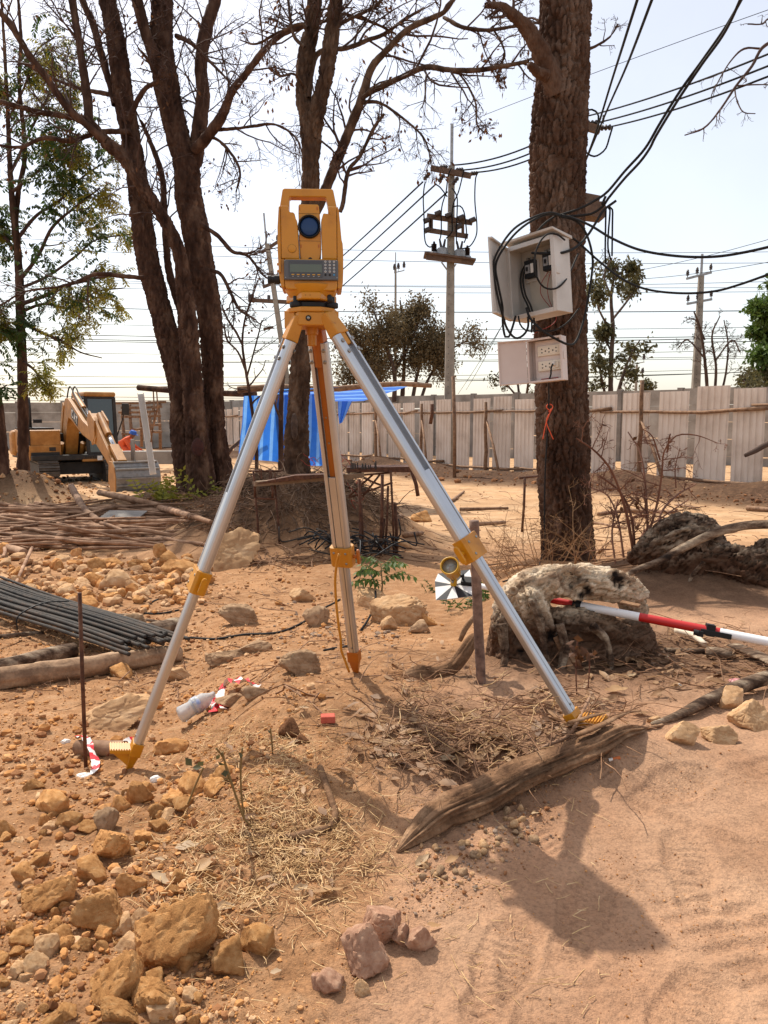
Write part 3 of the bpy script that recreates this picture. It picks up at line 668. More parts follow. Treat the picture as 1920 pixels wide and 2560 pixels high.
def leaves_at(C, g, ln, wd, droop=.3, spread=1.0):
    """one folded rhombus leaf per centre"""
    m = len(C); D = unit(g.normal(0, 1, (m, 3)) * spread + np.array([0, 0, -droop])); U = unit(np.cross(D, g.normal(0, 1, (m, 3)))); Nn = np.cross(D, U)
    l = ln * g.uniform(.6, 1.3, (m, 1)); w = wd * g.uniform(.7, 1.2, (m, 1))
    V = np.stack([C, C + D * l * .45 + U * w * .5 + Nn * w * .12, C + D * l, C + D * l * .45 - U * w * .5 + Nn * w * .12], 1)
    return V.reshape(-1, 3), np.arange(m * 4).reshape(-1, 4)
def pinnate(P0, D0, g, L, npair, ll, lw, droop=.5):
    """compound leaves: paired drooping leaflets along a rachis"""
    m = len(P0); D = unit(D0); P = [P0]
    for i in range(npair): D = unit(D + np.array([0, 0, -.12])); P.append(P[-1] + D * (L / npair)[:, None])
    P = np.stack(P, 1); Vs = []
    for i in range(1, npair + 1):
        T = unit(P[:, i] - P[:, i - 1]); S = unit(np.cross(T, np.array([0, 0, 1.0]) + g.normal(0, .25, (m, 3))))
        for sg in (-1, 1):
            Dl = unit(S * sg + T * .35 + np.array([0, 0, -droop]) + g.normal(0, .15, (m, 3))); U = unit(np.cross(Dl, S * .3 + T)); l = ll * g.uniform(.75, 1.2, (m, 1)); U = unit(T - Dl * (T * Dl).sum(1, keepdims=True))
            C = P[:, i]; Vs.append(np.stack([C, C + Dl * l * .4 + U * lw * .5, C + Dl * l, C + Dl * l * .4 - U * lw * .5], 1))
    V = np.concatenate(Vs).reshape(-1, 3); rach = tubes_batch(P, np.full(P.shape[:2], .0022), 3)
    return V, np.arange(len(V)).reshape(-1, 4), rach
M_dleaf = leafmat('dry_brown_leaf', [srgb(70,44,28), srgb(120,80,48)])
M_gleaf = leafmat('dark_green_leaf', [srgb(38,56,24), srgb(70,92,36)])
M_yleaf = leafmat('yellow_green_leaf', [srgb(120,124,40), srgb(165,150,60)])
M_oleaf = leafmat('olive_leaf', [srgb(72,70,44), srgb(104,98,62)])
M_bleaf = leafmat('fresh_green_leaf', [srgb(56,80,34), srgb(98,120,54)])

def hollow(c, rx, rz, m, t):
    b = bmesh.new(); bmesh.ops.create_icosphere(b, subdivisions=3, radius=1); v = np.array([tuple(x.co) for x in b.verts]); f = np.array([[y.index for y in x.verts] for x in b.faces]); b.free()
    v = v * (1 + .3 * fbm(v * 2.1 + rx * 90, 3, 7))[:, None] * np.array([rx, .035, rz]); obj_np('knot_hole', v + np.array(c), [f], m, t)
def left_tree():
    g = np.random.default_rng(11); d = 11.5
    base = at(500, 1222, d)
    t = thing('bare_tree', 'leafless multi-stemmed dark tree with three thick trunks left of the survey tripod', 'tree', base)
    trunks = [limb([(478,1262,92),(474,1225,70),(464,1161,58),(450,1075,50),(449,987,50),(412,814,56),(367,640,55),(345,463,50),(326,347,46),(308,231,47),(292,115,44),(268,0,39),(250,-90,36)], d, d),
              limb([(505,1262,100),(503,1225,80),(500,1161,68),(492,1075,56),(483,987,52),(470,814,48),(455,670,36),(443,615,32),(408,545,29),(365,480,30),(313,398,34),(262,352,30),(215,298,27)], d - .25, d - .6),
              limb([(566,1262,80),(560,1225,62),(553,1161,54),(540,1075,50),(533,987,50),(527,814,58),(500,650,64),(486,560,64),(474,500,63),(464,405,62),(446,347,56),(428,270,56),(414,200,60),(405,110,52),(406,0,49),(407,-90,46)], d + .1, d + .1)]
    for i, l in enumerate(trunks):
        V, q = bark_tube(l, .026, 60, .030, .055, .17, 30 + i); obj_np('trunk', V, [q], BARK['left'], t)
    br = [([(474,420,36),(490,385,40),(503,290,34),(508,230,32),(502,160,30),(515,75,30),(538,0,28),(552,-80,26)], d + .1, d + .3),
          ([(420,200,34),(395,160,30),(370,100,28),(342,0,26),(330,-60,24)], d, d - .3),
          ([(488,375,28),(515,345,26),(555,290,24),(578,231,20),(606,196,17),(636,156,16),(694,93,14),(770,63,10),(850,45,6)], d, d - 1.2),
          ([(218,302,20),(222,280,22),(212,200,20),(200,120,18),(185,30,18),(172,-60,16)], d - .6, d - .4),
          ([(262,352,22),(225,320,18),(170,270,18),(120,200,17),(75,140,16),(30,68,15),(-20,5,13)], d - .6, d - 1.2),
          ([(215,298,16),(160,290,14),(100,280,13),(50,268,12),(-30,245,11)], d - .6, d - .8),
          ([(290,262,20),(272,200,18),(248,115,18),(232,58,17),(208,5,15),(190,-60,12)], d, d + .3),
          ([(450,770,20),(428,700,20),(418,640,18),(410,520,16),(405,440,14),(382,370,12),(357,312,9),(350,300,6)], d + .2, d + .4),
          ([(500,330,10),(540,325,9),(600,320,7),(636,315,7),(690,312,6),(740,345,5),(760,400,3)], d, d - .8),
          ([(505,360,9),(535,345,8),(575,380,7),(600,430,6),(590,480,4)], d, d - .3),
          ([(440,90,12),(465,100,11),(490,118,9),(520,150,8),(560,190,5),(600,240,3)], d, d - .6),
          ([(320,300,14),(360,225,12),(395,200,10),(370,150,8),(345,120,5)], d - .3, d - .8),
          ([(330,330,14),(250,330,12),(180,352,12),(110,345,11),(50,368,8),(-20,360,6)], d - .2, d - 1.0),
          ([(300,240,12),(240,230,10),(180,215,9),(120,190,7),(60,160,5)], d, d + .6),
          ([(500,560,11),(545,590,11),(580,628,10),(620,640,8),(660,690,5),(690,700,4)], d - .2, d - .5),
          ([(528,675,10),(555,690,9),(585,750,8),(600,775,7),(640,800,4)], d - .1, d - .5),
          ([(360,695,12),(300,690,11),(240,685,10),(190,705,8),(140,718,6),(60,730,5),(0,765,4)], d - .4, d - 1.5)]
    L = [limb(*b) for b in br]
    for i, l in enumerate(L):
        V, q = bark_tube(l, .045, 16, .010, .07, .15, 50 + i, .16); obj_np('branch', V, [q], BARK['left'], t)
    src = [l[1:] for l in L] + [tr[-6:] for tr in trunks]
    tw, ends = twigs(src, g, [(7, .6, .5, .5), (6, .5, .6, .6), (4, .55, .7, .6)], 11, .12, -.02, .0030, maxL=2.6)
    V, q = join(tw); obj_np('twigs', V, [q], BARK['twig'], t, kind='stuff')
    C = ends[g.integers(0, len(ends), 260), -1] + g.normal(0, .05, (260, 3)); C = np.vstack([C, C + g.normal(0, .08, C.shape)])
    V, q = leaves_at(C, g, .075, .035, 1.2); obj_np('dry_leaves', V, [q], M_dleaf, t, False, kind='stuff')
    # hollow on the middle trunk
    h = at(494, 1118, d - .62); hollow(h, .085, .12, mat('dark_hollow', [srgb(52,22,16), srgb(74,36,26)], .9, 20), t)
left_tree()

def mid_tree():
    g = np.random.default_rng(12); d = 8.3
    t = thing('bare_tree', 'slender leafless tree on a root mound directly behind the survey instrument', 'tree', at(745, 1230, d))
    trunks = [limb([(752,1300,120),(750,1262,100),(746,1230,80),(742,1165,66),(742,1095,62),(745,1025,54),(752,920,53),(765,700,49),(774,540,45),(778,405,43),(778,330,52),(770,280,46),(758,243,38),(764,145,38),(778,75,36),(787,0,34),(795,-90,32)], d, d + .1),
              limb([(782,345,30),(790,300,40),(799,255,38),(812,200,36),(822,145,38),(833,58,34),(839,0,32),(846,-90,30)], d + .02, d - .15)]
    for i, l in enumerate(trunks):
        V, q = bark_tube(l, .020, 60, .021, .042, .12, 70 + i); obj_np('trunk', V, [q], BARK['mid'], t)
    br = [([(770,560,20),(790,525,26),(815,470,26),(856,370,24),(903,249,22),(928,172,18),(960,133,15),(1018,75,14),(1080,45,13),(1110,30,11),(1138,-5,8),(1170,-40,5)], d + .3, d - .3),
          ([(905,246,12),(930,228,14),(960,214,14),(1010,190,13),(1064,168,13),(1120,174,12),(1190,176,11),(1260,165,10),(1322,153,9)], d, d - .9),
          ([(850,530,10),(858,505,11),(870,430,10),(900,390,9),(935,320,8),(960,285,7)], d, d),
          ([(772,245,12),(781,173,12),(800,130,12),(868,120,11),(920,100,10),(960,85,9),(1010,50,8),(1060,20,5)], d, d + .6),
          ([(905,255,9),(935,255,8),(960,262,7),(1006,295,6),(1052,335,5),(1070,370,4),(1078,405,3)], d, d - .3),
          ([(1110,44,8),(1125,52,10),(1160,69,9),(1220,75,8),(1285,66,7),(1345,56,5)], d - .3, d - .8),
          ([(1236,78,5),(1255,110,5),(1262,140,5),(1250,165,4),(1240,210,3)], d - .6, d - .6),
          ([(1145,180,5),(1170,215,5),(1190,262,5),(1192,310,4),(1212,332,3)], d - .5, d - .6),
          ([(820,160,8),(850,45,8),(880,40,7),(940,60,6),(990,85,4)], d, d + .4),
          ([(762,120,9),(735,90,8),(725,40,7),(720,0,6),(700,-40,4)], d, d + .3),
          ([(770,70,8),(750,60,8),(690,85,7),(640,110,5),(600,100,3)], d, d + .3),
          ([(838,70,9),(870,50,8),(930,20,7),(975,-20,5)], d, d + .2),
          ([(760,215,6),(735,185,6),(700,190,5),(670,170,3)], d, d - .3),
          ([(800,350,5),(830,375,5),(850,400,3)], d, d - .2)]
    L = [limb(*b) for b in br]
    for i, l in enumerate(L):
        V, q = bark_tube(l, .035, 14, .006, .05, .12, 90 + i, .16); obj_np('branch', V, [q], BARK['mid'], t)
    src = [l[1:] for l in L] + [trunks[0][-4:], trunks[1][-4:]]
    tw, ends = twigs(src, g, [(7, .55, .5, .5), (6, .5, .6, .6), (4, .55, .7, .6)], 13, .15, -.03, .0022, maxL=1.9)
    V, q = join(tw); obj_np('twigs', V, [q], BARK['twig'], t, kind='stuff')
    C = ends[g.integers(0, len(ends), 230), -1]; C = np.vstack([C, C + g.normal(0, .05, C.shape)])
    V, q = leaves_at(C, g, .06, .03, 1.4); obj_np('dry_leaves', V, [q], M_dleaf, t, False, kind='stuff')
    # matted dry roots hanging over the mound
    m = 1500; a = g.uniform(0, 2 * math.pi, m); rr = g.uniform(.25, 1.05, m)
    x = -.93 + np.cos(a) * rr; y = 8.3 + np.sin(a) * rr; P0 = np.stack([x, y, Gn(x, y) + .01], 1)
    dirs = np.stack([np.cos(a) + g.normal(0, .6, m), np.sin(a) + g.normal(0, .6, m), g.uniform(-.1, .5, m)], 1)
    P, Rr = grow(P0, dirs, g.uniform(.1, .5, m), g.uniform(.002, .007, m), 7, .35, -.22, g)
    P[..., 2] = np.maximum(P[..., 2], Gn(P[..., 0].ravel(), P[..., 1].ravel()).reshape(P.shape[:2]) + .004)
    V, q = tubes_batch(P, Rr, 4); obj_np('surface_roots', V, [q], mat('dry_root', [srgb(84,62,46), srgb(128,100,76)], .9, 9, coord='World'), t, kind='stuff')
    h = at(733, 1075, d - .27); hollow(at(736, 1068, d - .235), .035, .13, mat('bark_scar', [srgb(44,30,24), srgb(96,74,58)], .9, 20), t)
mid_tree()

def big_tree():
    g = np.random.default_rng(13); d = 5.7
    t = thing('big_tree', 'thick rough-barked trunk at right carrying the electric boxes', 'tree', at(1422, 1420, d))
    l = limb([(1424,1460,170),(1422,1432,146),(1420,1400,134),(1416,1290,127),(1408,1161,127),(1404,987,129),(1400,800,129),(1392,579,128),(1394,405,131),(1398,300,130),(1402,240,127),(1407,190,122),(1411,116,118),(1414,0,117),(1417,-150,112)], d, d)
    V, q = bark_tube(l, .0095, 150, .030, .036, .15, 5, .05); obj_np('trunk', V, [q], BARK['big'], t)
    br = [([(1392,235,60),(1378,190,50),(1362,155,44),(1345,118,42),(1320,75,36),(1290,45,29),(1255,17,19),(1213,13,13)], d - .12, d - .35),
          ([(1365,188,30),(1348,182,26),(1338,176,22),(1326,164,18),(1323,162,1)], d - .2, d - .35),
          ([(1460,122,8),(1478,120,8),(1495,112,6),(1525,92,4),(1545,60,3)], d, d),
          ([(1385,75,7),(1350,55,6),(1330,45,5),(1305,50,3)], d, d + .3)]
    L = [limb(*b) for b in br]
    for i, b in enumerate(L):
        V, q = bark_tube(b, .018, 34, .009, .04, .09, 110 + i, .12); obj_np('branch', V, [q], BARK['big'], t)
    tw, ends = twigs([L[2], L[3], L[0][-4:]], g, [(5, .6, .5, .6), (4, .6, .7, .6), (3, .6, .8, .6)], 7, .3, .0, .0016, maxL=.7)
    V, q = join(tw); obj_np('twigs', V, [q], BARK['twig'], t, kind='stuff')
big_tree()

def overhang():
    """bare branch tips reaching in from the right, above the wires"""
    g = np.random.default_rng(14); d = 6.5
    t = thing('overhanging_branch', 'bare thin branch reaching in from the right over the power lines', 'branch', at(1990, 60, d))
    L = [limb(b, d, d - .3) for b in ([(1990,60,12),(1945,95,9),(1905,120,8),(1880,165,7),(1840,215,6),(1800,275,5),(1760,320,4),(1712,338,3)], [(1905,122,5),(1860,122,5),(1825,155,4),(1795,205,3),(1778,240,2)], [(1836,218,4),(1842,250,3),(1858,280,3),(1888,284,2)], [(1990,30,7),(1925,45,5),(1905,60,4),(1870,60,3)], [(1840,215,4),(1880,212,3),(1920,212,3),(1960,216,2)])]
    for i, l in enumerate(L):
        V, q = bark_tube(l, .05, 8, .003, .05, .12, 130 + i, .15); obj_np('branch', V, [q], BARK['twig'], t)
    tw, e = twigs(L, g, [(4, .35, .6, .6), (3, .5, .7, .6)], 5, .2, -.06, .0018, maxL=.9)
    V, q = join(tw); obj_np('twigs', V, [q], BARK['twig'], t, kind='stuff')
overhang()

def green_tree():
    g = np.random.default_rng(15); d = 14
    t = thing('leafy_tree', 'slim tree with dark green and yellowing feathery leaves at far left', 'tree', at(58, 1150, d))
    trunks = [limb([(58,1180,34),(58,1132,28),(57,987,25),(52,814,22),(45,640,19),(32,520,15),(24,400,12),(18,250,9),(10,100,7),(0,-60,5)], d, d),
              limb([(46,660,12),(40,560,13),(46,480,12),(62,380,11),(48,210,9),(52,90,8),(40,-60,6)], d, d + .4)]
    for i, l in enumerate(trunks):
        V, q = bark_tube(l, .05, 20, .010, .06, .14, 140 + i); obj_np('trunk', V, [q], BARK['left'], t)
    br = [([(54,760,12),(110,740,10),(160,715,9),(215,700,7),(270,690,5)], d, d - 1), ([(50,700,11),(95,640,9),(130,570,8),(185,520,6),(250,470,4)], d, d - .6), ([(42,600,10),(90,540,8),(150,500,7),(210,440,5),(290,390,3)], d, d + .5),
          ([(30,480,9),(80,440,7),(130,400,6),(190,360,4)], d, d - .6), ([(50,800,10),(100,830,8),(150,850,7),(200,880,4),(255,895,3)], d, d - .8), ([(56,860,9),(20,830,8),(-30,790,6)], d, d - .4), ([(48,640,10),(10,590,8),(-40,540,6)], d, d + .3),
          ([(28,430,8),(70,340,6),(110,260,5),(150,190,3)], d, d + .4), ([(20,300,7),(60,220,5),(90,130,4),(140,90,3)], d, d - .3), ([(54,900,8),(90,930,6),(110,975,4)], d, d - .6), ([(46,300,6),(10,240,5),(-40,200,4)], d, d), ([(52,720,9),(120,690,7),(190,640,6),(240,600,4),(330,585,3)], d, d + .7), ([(52,780,9),(110,760,7),(180,770,6),(240,730,4),(310,720,3)], d, d + .4)]
    L = [limb(*b) for b in br]
    for i, l in enumerate(L):
        V, q = bark_tube(l, .08, 8, .004, .06, .14, 150 + i, .12); obj_np('branch', V, [q], BARK['twig'], t)
    tw, ends = twigs([l[1:] for l in L], g, [(5, .42, .55, .6), (4, .55, .7, .6)], 8, .1, -.02, .0045, maxL=2.2)
    V, q = join(tw); obj_np('twigs', V, [q], BARK['twig'], t, kind='stuff')
    # feathery compound leaves, dark near the stem and yellowing at the outside
    def pxl(P): return 960 + P[:, 0] / P[:, 1] * F
    pts = ends[:, 2:].reshape(-1, 3); x = pxl(pts); yp = pts[:, 2]
    dense = (x < 225) & (fbm(pts * .8, 2, 9) > -.35) & (yp > 2.5) & (yp < 5.6 + g.random(len(yp)) ** 4 * 4)
    src = pts[dense]; src = src[g.integers(0, len(src), 600)] + g.normal(0, .3, (600, 3))
    V, q, rc = pinnate(src, g.normal(0, 1, src.shape) + np.array([.4, -.2, .1]), g, np.full(len(src), .32), 8, .10, .038, .8)
    obj_np('dark_leaves', V, [q], M_gleaf, t, False, kind='stuff')
    src2 = pts[g.integers(0, len(pts), 800)]
    V2, q2, rc2 = pinnate(src2, g.normal(0, 1, src2.shape) + np.array([.5, -.1, -.1]), g, np.full(len(src2), .30), 7, .085, .032, .6)
    obj_np('yellow_leaves', V2, [q2], M_yleaf, t, False, kind='stuff')
    V3, q3 = join([rc, rc2]); obj_np('leaf_stalks', V3, [q3], BARK['twig'], t, kind='stuff')
    t2 = thing('leaning_tree', 'short dark trunk cut by the left edge beside the earth bank', 'tree', at(-5, 1175, 13.2))
    l = limb([(2,1200,46),(0,1130,40),(-5,1060,34),(-12,985,28),(-25,900,24),(-45,780,20)], 13.2, 13.3); V, q = bark_tube(l, .04, 26, .014, .06, .15, 170); obj_np('trunk', V, [q], BARK['left'], t2)
    bl = limb([(-10,990,9),(0,975,6),(18,962,3)], 13.2, 13.0); V, q = bark_tube(bl, .05, 8, .002, .06, .15, 171); obj_np('branch', V, [q], BARK['twig'], t2)
    src = np.repeat(bl[-2:, :3], 9, 0) + g.normal(0, .06, (18, 3)); V, q, rc = pinnate(src, g.normal(0, 1, src.shape) + np.array([.5,-.3,.3]), g, np.full(18, .2), 6, .07, .04, .7)
    obj_np('leaves', V, [q], M_gleaf, t2, False, kind='stuff')
green_tree()

def far_tree(name, label, px, ybase, d, stems, crown, leafm, nleaf, ll, lw, seed, levels, k0, rmin, maxL, droop=.2, leafmask=None):
    g = np.random.default_rng(seed); t = thing(name, label, 'tree', at(px, ybase, d))
    L = [limb(s, d + g.normal(0, .5), d + g.normal(0, 1.6)) for s in stems]
    for i, l in enumerate(L):
        V, q = bark_tube(l, .25, 8, .01, .3, .5, seed + i, .12); obj_np('trunk' if i < crown else 'branch', V, [q], BARK['far'], t)
    tw, ends = twigs(L, g, levels, k0, .3, .02, rmin, maxL=maxL, wob=.3)
    V, q = join(tw); obj_np('twigs', V, [q], BARK['far'], t, kind='stuff')
    if nleaf:
        pts = ends[:, 1:].reshape(-1, 3); keep = fbm(pts * .9, 2, seed) > (-.25 if seed != 201 else -.55); pts = pts[keep]
        C = pts[g.integers(0, len(pts), nleaf)] + g.normal(0, .14 if seed != 201 else .3, (nleaf, 3))
        V, q = leaves_at(C, g, ll, lw, droop); obj_np('leaves', V, [q], leafm, t, False, kind='stuff')
    return t
far_tree('bushy_tree', 'round bushy olive-brown tree with many stems behind the blue tarp', 1000, 985, 40,
    [[(960,1005,10),(945,930,9),(905,860,7),(880,820,4)], [(985,1005,11),(985,930,9),(960,850,7),(935,780,4)], [(1005,1005,12),(1010,920,9),(1010,830,7),(1000,750,4)], [(1030,1005,10),(1045,930,8),(1070,860,6),(1090,800,3)], [(1050,1005,9),(1075,940,7),(1120,880,5),(1170,850,3)], [(940,1005,9),(915,950,7),(880,910,5),(860,880,3)], [(985,930,7),(1030,850,6),(1050,780,4)]], 5, leafmat('brown_olive_leaf', [srgb(88,74,50), srgb(122,106,76)]), 26000, .17, .085, 201, [(6, .5, .6, .6), (6, .5, .6, .65), (4, .55, .7, .7)], 9, .012, 3.4, .5)
far_tree('tall_tree', 'tall slim tree with sparse leaves just right of the big trunk', 1530, 985, 36,
    [[(1526,1000,14),(1528,900,12),(1532,820,11),(1528,740,8),(1540,670,5)], [(1540,1000,11),(1560,930,8),(1580,880,5),(1600,850,3)], [(1530,830,7),(1500,780,5),(1488,730,3)], [(1530,800,7),(1570,750,5),(1595,710,3)], [(1528,740,6),(1510,690,4),(1530,645,3)], [(1535,700,6),(1565,670,4),(1580,660,2)], [(1515,1000,8),(1505,950,6),(1495,900,4)], [(1528,880,5),(1510,840,4),(1495,820,2)]], 2, M_oleaf, 3000, .24, .12, 211, [(4, .5, .6, .6), (4, .5, .6, .6), (3, .6, .7, .6)], 6, .010, 2.4, .6)
far_tree('vine_tangle', 'bare grey vine tangle hanging around the right utility pole', 1760, 985, 34.5,
    [[(1770,1000,10),(1762,900,8),(1750,820,6),(1735,780,4)], [(1785,1000,8),(1790,920,7),(1780,840,5),(1800,790,3)], [(1800,1000,7),(1815,930,5),(1820,860,4),(1810,800,3)], [(1765,900,5),(1720,850,4),(1695,870,3)], [(1790,900,5),(1830,850,4),(1850,880,3)], [(1762,850,5),(1740,800,4),(1715,800,2)]], 3, None, 0, 0, 0, 221, [(5, .5, .6, .6), (5, .5, .7, .6), (4, .5, .8, .6)], 9, .009, 2.2)
far_tree('green_tree', 'fresh green leafy tree leaning in at the right edge above the wall', 1990, 985, 30,
    [[(2000,1000,20),(1985,900,16),(1960,820,10),(1925,760,5)], [(1980,880,10),(1935,850,6),(1895,830,3)], [(1985,900,10),(1940,890,6),(1905,900,3)], [(1960,820,8),(1920,800,5),(1885,780,3)], [(1985,860,10),(1990,760,7),(1950,720,4)]], 1, M_bleaf, 5200, .26, .13, 231, [(5, .5, .6, .6), (5, .5, .6, .6), (4, .6, .7, .6)], 8, .012, 2.6, .3)
far_tree('olive_bush', 'dull olive bush showing over the wall at the right edge', 1900, 985, 29,
    [[(1890,1000,8),(1885,960,6),(1875,935,4)], [(1910,1000,8),(1912,960,6),(1915,930,4)], [(1930,1000,8),(1935,950,6),(1940,925,4)], [(1870,1000,6),(1862,970,4),(1858,950,3)]], 4, M_oleaf, 2200, .16, .09, 241, [(5, .6, .6, .6), (5, .6, .6, .6), (3, .6, .7, .6)], 7, .007, 1.1, .2)
far_tree('bare_shrub', 'small bare shrub peeping over the wall left of the socket box', 1290, 985, 40,
    [[(1300,1000,7),(1290,940,5),(1270,900,3)], [(1315,1000,7),(1325,930,5),(1340,880,3)], [(1300,1000,6),(1265,960,4),(1235,935,3)]], 3, M_oleaf, 300, .2, .1, 251, [(5, .6, .6, .6), (4, .6, .7, .6), (3, .6, .8, .6)], 8, .009, 1.6, .2)
far_tree('low_shrub', 'low leafy tuft beyond the wall beside the far small pole', 1570, 985, 50,
    [[(1568,1000,5),(1565,975,4),(1560,960,3)], [(1610,1000,5),(1612,975,4),(1618,960,3)]], 2, M_oleaf, 500, .22, .1, 261, [(4, .6, .6, .6), (4, .6, .7, .6)], 7, .010, 1.0, .2)

def sapling():
    g = np.random.default_rng(16); d = 9.6
    t = thing('bare_sapling', 'spindly leafless sapling standing between the thick trunks and the tripod', 'tree', at(640, 1190, d))
    st = [[(642,1200,10),(640,1110,9),(628,1010,8),(615,930,7),(606,860,6),(612,800,5),(630,745,4),(645,700,3)], [(606,862,6),(590,830,6),(570,800,5),(555,765,4)], [(614,925,6),(595,880,5),(568,850,5),(560,810,4)], [(618,940,5),(640,860,4),(655,800,3)], [(702,1205,14),(702,1100,13),(703,1000,12),(708,940,10),(712,880,6)], [(703,1050,8),(690,1020,6),(685,1000,5)]]
    L = [limb(s, d, d + g.normal(0, .15)) for s in st]
    for i, l in enumerate(L):
        V, q = bark_tube(l, .05, 9, .004, .05, .12, 180 + i, .15); obj_np('stem', V, [q], BARK['left'], t)
    tw, e = twigs([L[i] for i in (0, 1, 2, 3)], g, [(5, .45, .6, .6), (4, .55, .7, .6), (3, .6, .8, .6)], 8, .35, .02, .0025, maxL=1.3)
    V, q = join(tw); obj_np('twigs', V, [q], BARK['twig'], t, kind='stuff')
sapling()
# ============================================================= survey tripod and instrument
M_alu = mat('satin_aluminium', [srgb(182,184,188), srgb(200,201,203)], .38, 5, .08, 220, metal=.96, coord='World', bdist=.001)
M_alud = mat('aluminium_channel', [srgb(176,176,178)], .5, metal=.5)
M_yel = mat('ochre_yellow_paint', [srgb(150,97,14), srgb(180,118,11), srgb(194,130,18)], .38, 9, .04, 300, coord='World', spec=.45, bdist=.0008, coat=.12, ramp=(.22, .5))
M_yelw = mat('worn_yellow_casting', [srgb(132,82,28), srgb(182,118,20), srgb(190,126,28)], .5, 30, .1, 200, coord='World', ramp=(.25, .42), bdist=.001)
M_amber = mat('amber_casting', [srgb(160,86,8), srgb(180,98,12)], .45, 12, coord='World')
M_ygut = mat('dark_joint_brown', [(.05,.028,.008)], .8)  # dark brown of joint lines, index ticks and pin holes
M_panel = mat('dark_grey_keypad_plastic', [srgb(84,86,90)], .5)
M_bez = mat('darker_screen_bezel', [srgb(66,68,72)], .4)
M_lcd = mat('green_grey_screen', [srgb(70,82,72), srgb(88,98,86)], .25, 1.5, coord='World')
M_glass = mat('dark_blue_coated_lens', [(.018,.05,.14)], .15, spec=.25)
M_key = mat('pale_grey_key', [srgb(190,190,186)], .5); M_kyel = mat('yellow_soft_key', [srgb(196,150,60)], .5); M_kblu = mat('blue_power_key', [srgb(70,130,170)], .5)
M_bolt = mat('steel_bolt', [srgb(150,146,140)], .35, metal=.9); M_white = mat('white_plastic_label', [srgb(226,222,214)], .5)
Z3 = Vector((0, 0, 1))

